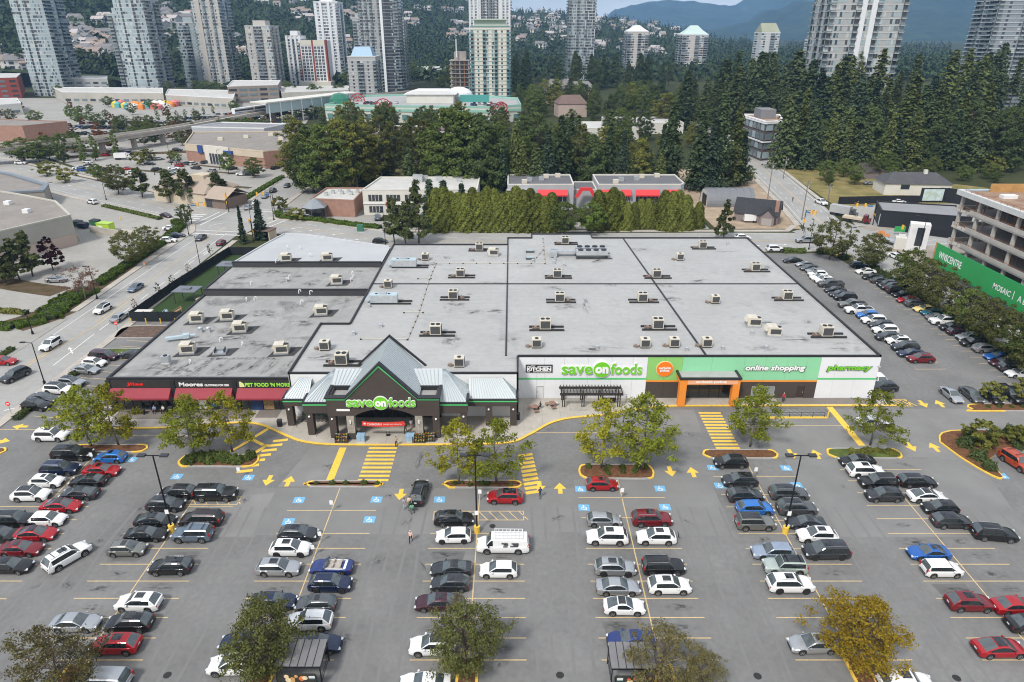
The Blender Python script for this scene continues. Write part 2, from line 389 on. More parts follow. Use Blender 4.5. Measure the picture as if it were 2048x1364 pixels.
RN=[Vector(p) for p in smooth_path([(96.5,60),(96.5,130),(96.3,180),(96.3,205),(101.5,240),(108.5,295),(112.5,337),(118,420),(126,560),(130,700)],5)]
for nm,path,hw,z in(('road_north_south',NS,6.8,.004),('road_behind_store',EW,8.6,.010),('road_west',WR,9.5,.016),('road_right',RN,6.6,.022)):
 b=MB();ribbon(b,path,hw,-hw,z);struct(b.build(nm,ROADM))
b=MB();b.q([(p[0],p[1],.028) for p in[(-95,200),(-79,198),(-77,216),(-80,226),(-92,224),(-101,219)]]);struct(b.build('crossroads',ROADM))
b=MB();b.q([(p[0],p[1],.028) for p in[(89,180),(104,182),(108,198),(105,212),(92,205),(84,200)]]);struct(b.build('crossroads.001',ROADM))
# sidewalks along the roads
def walk(name,pts,w0,w1,h=.14):
 b=MB();kerb(b,[Vector(p) for p in pts],w0,w1,-.02,h);return struct(b.build(name,CONC))
walk('sidewalk',[(-79.4,84),(-79.2,120),(-79.6,150),(-80.2,190)],0,-1.6)
walk('sidewalk',[(-93.2,136),(-94.4,170),(-95,200),(-100,212)],0,1.6)
walk('sidewalk',[(-78.5,214.5),(-60,210),(-40,200.5),(-20,198.8),(60,199.4),(83,199.6),(88,206)],0,2)
walk('sidewalk',[(-78,198.5),(-58,190),(-44,183.5),(-30,181),(56,181),(84,181)],-1.6,0)
walk('sidewalk',[(-97,231),(-130,252),(-180,286),(-238,326),(-330,380)],0,-2)
walk('sidewalk',[(-103,212),(-122,224),(-160,248),(-205,278),(-270,322)],0,2)
walk('sidewalk',[(-79.6,222),(-79.2,260),(-80,310),(-83,380)],0,-1.8)
walk('sidewalk',[(-92,232),(-92.4,262),(-93,320)],0,1.8)
walk('sidewalk',[(89.4,207),(94.6,240),(101.6,295),(105.6,337)],0,2.0)
walk('sidewalk',[(108.6,240),(115.4,295),(119.4,337),(124,420)],0,-1.6)
walk('sidewalk',[(89.8,90),(89.8,130),(89.4,178)],0,-1.2)

# --- road markings
mk=MB()
def line(path,w,z=.034,m=0):ribbon(mk,[Vector(p) for p in path],w/2,-w/2,z,m)
def dashes(path,L,gap,w,z=.034,m=0):
 P=[Vector(p) for p in path];acc=0;on=True;cur=[P[0]]
 for a,b in zip(P[:-1],P[1:]):
  n=max(1,int((b-a).length/.5))
  for k in range(1,n+1):
   q=a.lerp(b,k/n);acc+=(b-a).length/n;cur.append(q)
   if acc>(L if on else gap):
    if on:ribbon(mk,cur,w/2,-w/2,z,m)
    cur=[q];acc=0;on=not on
def off(path,d):return[a for a,_ in strip_pts(path,d,0)]
line(off(NS[:5],.0)[2:],.16,m=1);line([(-88,100),(-86.4,118),(-84.9,128),(-85.4,150)],.2,m=1);line([(-87.5,90),(-88.6,104),(-86.6,120)],.2,m=1)
dashes([(-83,126),(-83.6,196)],3.2,5,.18);line([(-82.6,110),(-83,124)],.18);line([(-84.4,168),(-84.8,198)],.15)
line([(-90.8,120),(-91.6,196)],.14);line([(-96,198),(-80,195.5)],.5);line([(-96,201.5),(-80,199)],.3);line([(-93,226.5),(-79,224)],.4);line([(-93,229),(-79,227)],.3)
line([(-99,208),(-97,224)],.35);line([(-96.5,207),(-94.5,224)],.35);line([(-78,203),(-74,216)],.35);line([(-75.5,201.5),(-71.5,214)],.35)
for k in range(4):line([(-104-k*.2,212.2+k*2.6),(-100,211.2+k*2.6+1.4)],.6)
# crossing guide arcs inside the crossroads
line([Vector((-88+5.5*math.cos(t),204+6*math.sin(t))) for t in[R(a) for a in range(20,165,12)]],.14)
line([Vector((-84+5*math.cos(t),219+6*math.sin(t))) for t in[R(a) for a in range(190,345,12)]],.14)
for d in(-.2,.2):line(off(EW,d)[4:34],.12,m=1);line(off(WR,d)[3:],.12,m=1);line(off(RN,d)[15:],.12,m=1)
for d in(3.6,-3.8):dashes(off(EW,d)[5:],3,6,.14);dashes(off(WR,d)[3:],3,6,.14);dashes(off(RN,d)[15:],3,6,.14)
line(off(EW,-7.4)[8:],.14);line(off(EW,7.4)[8:34],.14);line(off(RN,5.6)[16:],.12);line(off(RN,-5.6)[16:],.12);line(off(WR,8)[4:],.12);line(off(WR,-8)[4:],.12)
def arrow_pts(L=3.2,w=.22,hw=.55,hl=1.3):return[(-w,0),(w,0),(w,L-hl),(hw,L-hl),(0,L),(-hw,L-hl),(-w,L-hl)]
def road_arrow(x,y,ang,L=3.6,m=0,bend=0,z=.036):
 c,s=math.cos(ang),math.sin(ang)
 pts=[(x+px*c-py*s,y+px*s+py*c) for px,py in arrow_pts(L,.11,.42,1.1)]
 mk.q([(p[0],p[1],z) for p in pts],m)
for(x,y,a) in((-82,115,R(40)),(-81.8,186,R(40)),(-82.6,176,0),(-64,204.5,R(115)),(-58,202,R(110)),(-50,197.6,R(112)),(-42,192,R(105)),(66,193.5,R(90)),(74,186,R(-90)),(66,185,R(-90)),(-140,250,R(60)),(-150,251,R(-120)),(-125,240,R(58)),(-170,265,R(57)),(-72,204,R(118))):road_arrow(x,y,a)
road_arrow(-80.6,94,R(-55),4)
mo=mk.build('road_markings',[WHP,YEL_F]);mo['kind']='structure'

# --- painted lines of the front parking lot: each line, arrow and symbol is a piece of the lot
line_me=MB().box(-5.6,5.6,-.055,.055,.0,.004).mesh('parking_line',[YEL_F])
half_me=MB().box(-2.8,2.8,-.055,.055,.0,.004).mesh('parking_line_half',[YEL_F])
ROWX={'A':-41.0,'B':-22.7,'C':-4.2,'D':14.2,'E':32.8,'F':50.7}
YS=[46.9,49.5,52.1,54.7,57.2,59.8,62.4,65.0]
SEPS={'A':YS+[67.6,70.1],'B':YS+[69.3],'C':YS,'D':YS[:7]+[67.9,71.9],'E':YS+[67.4,70.0,72.5,76.5],'F':YS+[67.7,70.3,72.9,75.5,78.1]}
for r,ys in SEPS.items():
 for y in ys:ob('parking_line',line_me,lot,(ROWX[r],y,.003))
 top={'A':71.5,'B':74,'C':73.6,'D':76,'E':80.6,'F':80.6}[r]
 W('row_line',MB().box(-.06,.06,0,top-44.0,.0,.004),YEL_F,lot,(ROWX[r],44.0,.0045))
for y in[49.5+2.57*k for k in range(13)]:ob('parking_line',line_me,lot,(-59.3,y,.003))
for y in[47,49.6,52.2,54.8,57.4,60]:ob('parking_line',line_me,lot,(69.3,y,.003))
W('row_line',MB().box(-.06,.06,0,34,.0,.004),YEL_F,lot,(-59.3,47.0,.0045))
# side lots: short stall lines
for k in range(24):
 ob('stall_line',half_me,lot,(74.6,108.6+2.62*k,.003));ob('stall_line',half_me,lot,(89.6-2.2,103+2.62*k,.003))
for k in range(15):ob('stall_line',half_me,lot,(-72.2,92.0+2.6*k,.003),(0,0,R(-8)))
for x,y,hw in((-72,88.4,6),(-53,86.8,11),(8,87.5,10),(43,89.5,11)):
 W('lane_line',MB().box(-hw,hw,-.06,.06,0,.004),YEL_F,lot,(x,y,.003))
# blue accessible-parking squares with a white wheelchair sign
BLUEP=mat('blue_paint',(.16,.40,.62),.75,0,.12,2)
sym=MB();sym.box(-.62,.62,-.62,.62,0,.004,0)
def ring(b,c,r0,r1,a0,a1,z,m,n=10):
 for k in range(n):
  t0=a0+(a1-a0)*k/n;t1=a0+(a1-a0)*(k+1)/n
  b.q([(c[0]+r0*math.cos(t0),c[1]+r0*math.sin(t0),z),(c[0]+r1*math.cos(t0),c[1]+r1*math.sin(t0),z),(c[0]+r1*math.cos(t1),c[1]+r1*math.sin(t1),z),(c[0]+r0*math.cos(t1),c[1]+r0*math.sin(t1),z)],m)
ring(sym,(0,-.14),.24,.32,R(110),R(400),.008,1);ring(sym,(-.08,.38),0,.09,0,2*PI,.008,1,8)
sym.box(-.12,-.03,-.1,.28,.004,.009,1);sym.box(-.08,.26,-.12,-.04,.004,.009,1);sym.box(.2,.3,-.42,-.06,.004,.009,1);sym.box(-.05,.2,.08,.15,.004,.009,1)
sym_me=sym.mesh('accessible_parking_square',[BLUEP,WHP])
for px,py in((354,953),(497,955),(598,1000),(753,999),(577,1043),(739,1039),(1161,978),(1320,977),(1168,1015),(1330,1014),(1425,935),(1572,936),(1440,971),(1593,970),(2004,952),(263,919),(879,999),(1035,1001)):
 g=G(px,py);ob('accessible_parking_square',sym_me,lot,(g.x,g.y,.004),(0,0,R(random.uniform(-3,3))),(1.12,1,1))
ar=MB();ar.q([(p[0],p[1],.003) for p in[(-.28,0),(.28,0),(.28,1.05),(.85,1.05),(0,2.35),(-.85,1.05),(-.28,1.05)]]);ar_me=ar.mesh('painted_arrow',[YEL])
for px,py,a in((537,961,180),(578,962,0),(801,989,180),(1079,973,180),(1120,976,0),(1341,943,180),(1385,944,0),(1583,908,180),(1632,908,0),(1822,894,180),(1868,894,0),(1846,808,180),(1879,807,0),(40,853,90),(5,882,-90),(130,830,-60)):
 g=G(px,py);d=1.2 if a in(0,) else-1.2
 q=R(a);ob('painted_arrow',ar_me,lot,(g.x+1.2*math.sin(q),g.y-1.2*math.cos(q),.004),(0,0,q))
# crosswalk bars and bold yellow stripes
bar=MB().box(-2.05,2.05,-.24,.24,0,.004).mesh('crosswalk_bar',[YEL])
for k in range(9):ob('crosswalk_bar',bar,lot,(-18.65,83.35-.96*k,.004))
W('painted_stripe',MB().box(-.5,.5,-4.1,4.1,0,.004),YEL,lot,(-24.45,79.4,.004))
bar2=MB().box(-1.05,1.05,-.30,.30,0,.004).mesh('crosswalk_bar',[YEL])
for k in range(7):ob('crosswalk_bar',bar2,lot,(-34.1-.42*k,85.4-1.28*k,.004),(0,0,R(12)))
for k in range(10):ob('crosswalk_bar',bar2,lot,(1.9+.1*k,81.6-.95*k,.004),(0,0,R(14)))
for k in range(12):ob('crosswalk_bar',bar,lot,(31.2,93.3-.9*k,.004),(0,0,0),(.85,1,1))
W('painted_stripe',MB().box(-.5,.5,-5.6,5.6,0,.004),YEL,lot,(50.9,89.6,.004))
for x,y,L,a in((-38.6,85.6,7.2,62),(-36.6,82.4,4.4,62),(-37.4,85,3,-35)):
 W('painted_stripe',MB().box(-L/2,L/2,-.28,.28,0,.004),YEL,lot,(x,y,.005),(0,0,R(a)))
# hatched islands outlined in yellow paint
def hatch(x0,x1,y0,y1,n,w=.07,m=YEL_F,lean=1.1):
 b=MB()
 for(a,c,d,e) in((x0,x1,y0,y0+w*1.6),(x0,x1,y1-w*1.6,y1),(x0,x0+w*1.6,y0+w*1.7,y1-w*1.7),(x1-w*1.6,x1,y0+w*1.7,y1-w*1.7)):b.box(a,c,d,e,0,.004)
 for k in range(n):
  xa=x0+(x1-x0)*(k+.5)/n;b.q([(xa-w,y1-w*1.8,.004),(xa-w+lean,y0+w*1.8,.004),(xa+w+lean,y0+w*1.8,.004),(xa+w,y1-w*1.8,.004)])
 return W('painted_hatching',b,m,lot,(0,0,.003))
hatch(-9.8,1.5,67.4,69.2,9);hatch(-46.4,-35.0,70.4,72.2,8);hatch(60.6,64.4,95.4,97.6,5,.1,YEL);hatch(39.6,50,92.2,94.6,12,.06,mat('dark_hatch_paint',(.10,.10,.10),.8,0,0))
# faint repaired patches and oil-dark stall bays
PATCH_D=mat('asphalt_patch_dark',(.145,.143,.139),.9,0,.12,.3,.2,30,.2)
PATCH_L=mat('asphalt_patch_pale',(.215,.211,.204),.9,0,.10,.2,.2,30,.2)
PZ=[.0008]
def patch(pts,m):
 PZ[0]+=.00006
 b=MB();b.q([(p[0],p[1],PZ[0]) for p in pts]);W('asphalt_patch',b,m,lot)
BANDM=None
for _pl in([(-34.6,64.6),(8.2,65.2),(8.2,73.9),(-34.6,73.9)],[(8.3,64.6),(26.6,64.6),(26.6,79.5),(8.3,75.7)],[(38.3,64.4),(62,64.4),(64.5,76),(62,80.5),(38.3,80.5)]):patch(_pl,mat('asphalt_band',(.204,.201,.195),.9,0,.10,.15,.2,30,.2))
patch([(-31,74.2),(-29,83.8),(-19,83.9),(-21,74.6)],PATCH_L);patch([(35.5,81.2),(38,94.6),(88,94.6),(88,81)],PATCH_L);patch([(-44.5,64.4),(-31,64.4),(-31,73),(-36,72)],PATCH_L)
patch([(11,88),(12,94),(29,94.4),(28.5,87.6)],PATCH_L)
for r in ROWX:
 for sx in(-1,1):
  for y0 in YS[:-1]:
   if random.random()<.7:
    x0=ROWX[r]+sx*3.1;e=random.uniform(.2,.5)
    patch([(x0-1.9+e,y0+.5),(x0+1.9-e,y0+.45),(x0+1.9,y0+2.1),(x0-1.9,y0+2.05)],PATCH_D) if random.random()<.25 else None
MANH=MB();MANH.cyl((0,0,0),(0,0,.006),.38,.38,18);man_me=MANH.mesh('drain_cover',[mat('cast_iron',(.04,.04,.04),.8,.4,0)])
for px,py in((335,1350),(985,1052),(1120,1350),(1913,1356),(1515,1352)):g=G(px,py);ob('drain_cover',man_me,lot,(g.x,g.y,.003))
rs=random.Random(5);STAINM=stain_material();stain_me=MB().q([(-1,-1,0),(1,-1,0),(1,1,0),(-1,1,0)]).mesh('dirt_stain',[STAINM])
def dirt(x,y,z,sx,sy,par,rz=0.0):o=ob('dirt_stain',stain_me,par,(x,y,z),(0,0,rz),(sx,sy,1));return o
for r in ROWX.values():
 for sx in(-1,1):
  for y in YS:
   if rs.random()<.75:dirt(r+sx*rs.uniform(2.6,3.6),y+1.3+rs.uniform(-.2,.2),.0042+rs.random()*.0006,rs.uniform(1.2,2.3),rs.uniform(.5,.9),lot)
for k in range(40):dirt(rs.uniform(-58,60),rs.uniform(45,92),.0052+rs.random()*.0006,rs.uniform(.3,1.2),rs.uniform(.3,1.6),lot,rs.uniform(0,3))
dirt(-13,80.2,.0062,.7,2.4,lot)

# --- the paved forecourt of the shops with its yellow kerb
FC=smooth_path([(-66,88.3),(-52,88.6),(-42.5,90.0),(-38.4,89.4),(-34,86.6),(-30.5,84.7),(-25,83.9),(-12,83.9),(-1,84.4),(2.6,86.6),(5.8,89.8),(9,91.4),(14,92.3),(20,94.2),(24.5,95),(34,95.2),(62,95.3)],4)
b=MB();pts=[(p.x,p.y) for p in FC]+[(62,99.5),(-2,99.5),(-2,95.5),(-66,95.5)]
b.prism(pts,-.02,.15);fore=struct(b.build('forecourt',CONC))
sn=MB()
for x in[-62+2.9*k for k in range(43)]:
 yb=min((abs(p.x-x),p.y) for p in FC)[1]+.6
 sn.box(x-.02,x+.02,yb,97.5 if x>1 else 91.8,.150,.153)
W('paving_joint',sn,mat('joint_grey',(.27,.255,.235),.9,0,0),fore)['kind']='stuff'
b=MB();kerb(b,FC,.0,.42,0,.175);W('yellow_kerb',b,YEL,fore)
b=MB();b.box(-40,-36.5,91.6,94.3,.15,.156);b.box(43,58.5,95.9,97.9,.15,.156);b.box(-62,-41,91.2,94.3,.15,.156);W('grey_paving',b,mat('grey_pavers',(.20,.175,.155),.9,0,.1,3),fore)

# --- planted islands
def island(label,pts,mound=MULCH,tipcol=YEL,rnd=4,h=.16,kerbm=None):
 P=smooth_path(pts+[pts[0]],rnd)[:-1]
 t=thing('planted_island',label,'traffic island',(0,0,0),0,'planted islands of the lots')
 cx=sum(p.x for p in P)/len(P);cy=sum(p.y for p in P)/len(P)
 fx=1-.5/(max(p.x for p in P)-min(p.x for p in P));fy=1-.5/(max(p.y for p in P)-min(p.y for p in P));b=MB();inner=[Vector((cx+(p.x-cx)*fx,cy+(p.y-cy)*fy)) for p in P]
 b.prism([(p.x,p.y) for p in inner],0,h-.02);W('planting_bed',b,mound,t)
 b=MB();n=len(P);xs=[p.x for p in P];mid=(max(xs)+min(xs))/2;hwid=(max(xs)-min(xs))/2
 for i in range(n):
  a,c=P[i],P[(i+1)%n];ia,ic=inner[i],inner[(i+1)%n]
  tip=1 if abs((a.x+c.x)/2-mid)>hwid*(.84 if 'kerb' in label or 'one tree' in label or 'treeless' in label or 'narrow' in label else .7) else 0
  b.q([(a.x,a.y,h),(c.x,c.y,h),(ic.x,ic.y,h),(ia.x,ia.y,h)],tip)
  b.q([(a.x,a.y,0),(c.x,c.y,0),(c.x,c.y,h),(a.x,a.y,h)],tip)
  b.q([(ia.x,ia.y,0),(ia.x,ia.y,h),(ic.x,ic.y,h),(ic.x,ic.y,0)],tip)
 ob('kerb',b.mesh('kerb',[kerbm or mat('kerb_concrete',(.36,.35,.335),.9,0,.1,1.5),tipcol]),t);return t
def isl_box(x0,x1,y0,y1,r=.9):return[(x0+r,y0),((x0+x1)/2,y0),(x1-r,y0),(x1,y0+r),(x1,y1-r),(x1-r,y1),((x0+x1)/2,y1),(x0+r,y1),(x0,y1-r),(x0,y0+r)]
ISL=[]
for lab,bx in(('mulched island with two leafy trees at the store end of the left row',(-63.5,-52.6,82.2,84.2)),('large shrubby island with two trees beside the left crosswalk',(-46.6,-35.6,78.6,81.6)),
    ('low treeless planted island in front of the store entrance',(-27.6,-17.2,74.0,75.4)),('yellow ended island with two trees right of the entrance lane',(-9.2,1.4,73.8,75.5)),
    ('mulched island with two dense trees and grey kerb, mid lot',(9.2,19.3,75.8,79.2)),('mulched island with one tree below the orange pickup portal',(27.2,37.8,80.6,82.9)),
    ('grassy island with one tree below the pharmacy wall',(45.0,55.4,80.6,83.2))):
 ISL.append(island(lab,isl_box(*bx),MULCH if 'grassy' not in lab else GRASS))
island('curved shrub island at the lower right of the lot',[(62.6,85),(63.4,80.5),(65,76.4),(66.2,76.2),(67.2,80.5),(74,83.2),(90,83.8),(96,84.5),(96,88.4),(80,88),(66,88)])
island('mulched bed along the right edge below the angled cars',[(73.2,94.2),(73.6,93.7),(96,93.9),(100,95),(100,96),(75.6,96.2)])
for lab,bx in(('narrow mulched island under the left shelter row tree',(-24.3,-22.3,38.5,46.6)),('narrow mulched island under the middle row tree',(-5.2,-3.2,38.5,47.2)),('narrow mulched island under the right shelter row tree',(13.2,15.2,38.5,46.3)),('narrow mulched island under the golden tree',(31.8,33.8,38.5,47.4)),('narrow mulched island at the lower left corner tree',(-42.2,-40.2,38.5,46.4))):
 island(lab,isl_box(*bx,.4),rnd=3)
island('small yellow ended island at the far left edge',isl_box(-78,-72.6,81.6,83.4,.7))
island('narrow planted bed with lavender beside the left shops',[(-78.2,114.6),(-74.5,114.4),(-70.2,115),(-69.4,116),(-70,117),(-78,117)],GRASS,CONC)
island('brown planted bed below the daycare bollards',[(-78.3,122),(-69.6,122),(-68.4,123),(-68,127.6),(-78.4,127.6)],mat('lavender_bed',(.12,.08,.06),.95,0,.35,1.2,.5,14),CONC)

stained(ASPH,.14,.09,(.48,.75),(1,.6,1))
rs=random.Random(17)
TRK=mat('tyre_polish',(.175,.172,.167),.8,0,.06,.5)
for x in(-50.1,-31.9,-13.4,5,23.5,41.8,60):
 for d in(-2.6,-.9,.9,2.6):
  b=MB();ribbon(b,[Vector((x+d+rs.uniform(-.2,.2),yy)) for yy in(43,50,57,63,70)],.16,-.16,.0023);W('tyre_track',b,TRK,lot)

# planting strips in the pale lots of the left district
BED=mat('planting_strip',(.13,.085,.055),.95,0,.5,.5,.4,10,.1,rgb2=(.06,.055,.025))
for pts,w_ in(([(-96,236),(-104,236),(-128,250),(-150,266)],5),([(-150,266),(-190,294),(-225,318)],4),([(-100,262),(-118,268),(-134,274)],3),([(-118,300),(-142,311),(-158,319)],2.5),([(-130,158),(-116,152),(-104,148)],6),([(-112,215),(-140,233)],3),([(-140,290),(-165,300)],3),([(-160,282),(-185,298)],2.5),([(-175,340),(-215,352),(-250,362)],9),([(-105,286),(-125,294)],2.5),([(-97,150),(-99,170),(-100.5,195),(-104,208)],4.6),([(-102,128),(-98,136),(-99,150)],9),([(-215,330),(-150,352),(-120,372)],8)):
 b=MB();ribbon(b,[Vector(p) for p in smooth_path(pts,4)],w_/2,-w_/2,-.008);struct(b.build('planting_strip',BED))
# ================================================================== THE SUPERMARKET AND THE SHOPS BESIDE IT
ROOFG=mat('roof_membrane',(.40,.398,.388),.7,0,.07,.07,0,10,.3,rgb2=(.35,.347,.338),second=(.9,.05))
seamed(ROOFG,'Y',1.9,.72,.03);stained(ROOFG,.26,.11,(.55,.8));stained(ROOFG,.35,.5,(.6,.75),(.25,1,1))
ROOF2=mat('old_roof_membrane',(.345,.34,.328),.8,0,.08,.1,0,10,.3,rgb2=(.28,.275,.265),second=(.5,.06))
seamed(ROOF2,'X',2.4,.8,.04);stained(ROOF2,.6,.10,(.54,.72));stained(ROOF2,.4,.35,(.55,.75),(1,.3,1))
CAP=mat('black_cap_flashing',(.03,.03,.033),.5,.2,0)
MINT=mat('mint_green_panel',(.27,.62,.36),.55,0,.03,.3);LIME=mat('lime_green_panel',(.26,.55,.16),.55,0,.03,.3)
SIGNG=mat('sign_green',(.17,.56,.03),.45,0,0);SIGNW=mat('sign_white',(.85,.85,.84),.45,0,0);ORANGE=mat('orange_panel',(.83,.27,.035),.55,0,.04,.5)
STRIPE=mat('green_trim',(.10,.55,.19),.5,0,0);PANEL=mat('white_panel',(.74,.75,.77),.55,0,.03,.2)
METALR=mat('standing_seam_metal',(.51,.545,.55),.42,.25,.05,.4)
GLASSD=glassmat('dark_window_glass',(.02,.024,.027));FRAME=mat('window_frame',(.05,.05,.05),.5,.2,0)
STONE=mat('stone_veneer',(.34,.31,.27),.85,0,.3,3,.4,8)
ZR=7.5
st=thing('supermarket','large grey-roofed supermarket with brown gabled entrance and green and white front','supermarket',(0,98,0))
O=Vector((0,98,0))
def sp(name,b,mats,parent=None,smooth=False,sharp=None): # a part of the store, built in world metres
 o=ob(name,b.mesh(name,mats if isinstance(mats,list) else[mats],smooth,sharp),st if parent is None else parent)
 if parent is None:o.location=-O
 return o
# roof: separate membrane fields divided by black ridges
FIELDS=[(-33.8,-0.9,92.3,111.2),(-.9,.8,92.3,98.1),(-28.6,-0.9,111.2,132.4),(-28.6,-0.9,132.4,160.2),(-.9,30.4,98.1,132.4),(-.9,29.0,132.4,166),(31,58.7,98.1,132.4),(29.2,58.7,132.4,166),(5,20,166,169.6)]
for(x0,x1,y0,y1) in FIELDS:
 b=MB();b.q([(x0,y0,ZR),(x1,y0,ZR),(x1,y1,ZR),(x0,y1,ZR)]);sp('roof_field',b,ROOFG)
b=MB();b.q([(30.4,98.1,ZR),(31,98.1,ZR),(31,132.4,ZR),(30.4,132.4,ZR)]);b.q([(29,132.4,ZR),(29.2,132.4,ZR),(29.2,166,ZR),(29,166,ZR)]);sp('roof_field',b,ROOFG)
b=MB();b.q([(-.9,160.2,ZR),(-.9,166,ZR),(-1.4,160.4,ZR)]);sp('roof_field',b,ROOFG)
for(x0,x1,y0,y1) in((-1.1,-.85,98.4,160),(-28.4,58.5,132.25,132.5)):
 sp('roof_ridge',MB().box(x0,x1,y0,y1,ZR-.05,ZR+.16),CAP)
rr=MB();rr.q([(30.95,98.4,ZR+.15),(31.25,98.4,ZR+.15),(27.95,165.8,ZR+.15),(27.65,165.8,ZR+.15)]);rr.q([(30.95,98.4,ZR),(30.95,98.4,ZR+.15),(27.65,165.8,ZR+.15),(27.65,165.8,ZR)]);rr.q([(31.25,98.4,ZR),(27.95,165.8,ZR),(27.95,165.8,ZR+.15),(31.25,98.4,ZR+.15)])
sp('roof_ridge',rr,CAP)
rs=random.Random(23)
for k in range(30):
 x=rs.uniform(-27,57);y=rs.uniform(100,158)
 o=dirt(x-O.x,y-O.y,ZR+.006+.0004*k,rs.uniform(.8,4.2),rs.uniform(.5,1.8),st,rs.uniform(-.4,.4))
for x,y,a,b_ in((-22,100,3,2),(-10,104,2,3.4),(12.6,101,3.2,1.6),(41,101.4,3,1.4),(-11,121,2.4,4),(14,121,1,5),(-25,141,3,1.2),(55,101,4,1.4),(-30,98,3.4,1.6),(46,112,5,1.2)):dirt(x,y-98,ZR+.03,a,b_,st)
# parapets (wall tops) all round
out=[(1,98),(58.9,98),(58.9,166.2),(20.2,166.2),(20.2,169.8),(4.8,169.8),(4.8,166.2),(-1.2,166.2),(-1.2,160.4),(-28.8,160.4),(-28.8,111.4),(-34,111.4),(-34,92.1),(1,92.1)]
n=len(out)
for i in range(n):
 a=Vector(out[i]);c=Vector(out[(i+1)%n]);d=(c-a).normalized();nr=Vector((-d.y,d.x))*.27
 b=MB();p=[a,c,c+nr,a+nr]
 b.prism([(q.x,q.y) for q in p],ZR-.02,ZR+(.34 if i!=12 else .3));sp('parapet_cap',b,CAP)
# side and back walls
def wall(name,a,c,z0,z1,m,thick=.3):
 a=Vector(a);c=Vector(c);d=(c-a).normalized();nr=Vector((-d.y,d.x))*thick
 b=MB();b.prism([(q.x,q.y) for q in(a,c,c+nr,a+nr)],z0,z1);return sp(name,b,m)
GREYW=mat('grey_block_wall',(.36,.36,.36),.85,0,.06,.4)
for i in(1,2,3,4,5,6,7,8,9,10,11):wall('wall',out[i],out[(i+1)%n],0,ZR-.03,PANEL if i==1 else GREYW)
wall('wall',(-33.9,92.1),(1,92.1),0,ZR-.03,WHITE);wall('wall',(1,92.1),(1,97.9),0,ZR-.03,PANEL)
# east front: panels side by side, each a piece of its own
def panel(x0,x1,z0,z1,m,y=98.0,t=.12):return sp('wall_panel',MB().box(x0+.012,x1-.012,y-t,y+.15,z0,z1),m)
sp('wall',MB().box(1.02,58.88,98.06,98.35,0,ZR-.03),GREYW)
xs=[1.05,4.0,5.2,8.4,12.2,16,19.4,21.7]
for a,c in zip(xs[:-1],xs[1:]):panel(a,c,3.84,7.46,PANEL);panel(a,c,.15 if not(a==4.0) else 2.28,3.52,PANEL)
panel(1.05,21.7,3.54,3.82,STRIPE,98,.15)
for a,c in zip([21.7,24.5],[24.5,27.3]):panel(a,c,3.42,7.46,LIME)
for a,c in zip([27.3,32,37.2,40.6,44,47.2],[32,37.2,40.6,44,47.2,49.4]):panel(a,c,3.42,7.46,MINT)
panel(21.7,49.4,3.12,3.40,ORANGE,98,.15)
for a,c in((21.7,24.6),(24.6,27.2),(35.5,39),(42.8,46.4),(47.6,49.4)):panel(a,c,.15,3.10,BROWNW)
panel(39,42.8,2.3,3.1,BROWNW);panel(39,42.8,.15,.55,BROWNW);panel(46.4,47.6,2.3,3.1,BROWNW)
for a,c in zip([49.4,52,55.3],[52,55.3,58.88]):panel(a,c,3.84,7.46,PANEL);panel(a,c,.15,3.52,PANEL)
panel(49.4,58.88,3.54,3.82,STRIPE,98,.15)
sp('door',MB().box(4.02,5.18,97.93,98.05,.15,2.26),mat('white_door',(.66,.66,.67),.5,0,0));
df=MB()
for q in((3.98,4.05),(5.15,5.22)):df.box(q[0],q[1],97.86,98,.15,2.32)
df.box(4.05,5.15,97.86,98,2.25,2.32);sp('door_frame',df,GREYW);sp('door_handle',MB().box(4.12,4.17,97.86,97.93,1.1,1.4),SILV)
sp('door',MB().box(46.42,47.58,97.95,98.05,.15,2.28),mat('brown_door',(.05,.035,.03),.5,0,0));sp('door_handle',MB().box(47.4,47.46,97.88,97.95,1.1,1.35),SILV)
fw=sp('window_frame',MB().box(39.02,42.78,97.92,98.05,.56,2.29),mat('pale_frame',(.5,.5,.5),.5,.2,0))
PANE=glassmat('grey_film_glass',(.22,.25,.26),.15)
for k in range(3):
 sp('window_pane',MB().box(39.1+1.24*k,40.22+1.24*k,97.905,97.93,1.08,2.22),PANE);sp('window_pane',MB().box(39.1+1.24*k,40.22+1.24*k,97.905,97.93,.62,1.02),PANE)
wl=MB().box(58.62,58.9,97.4,97.85,5.9,6.1)
sp('wall_lamp',wl,SILV)
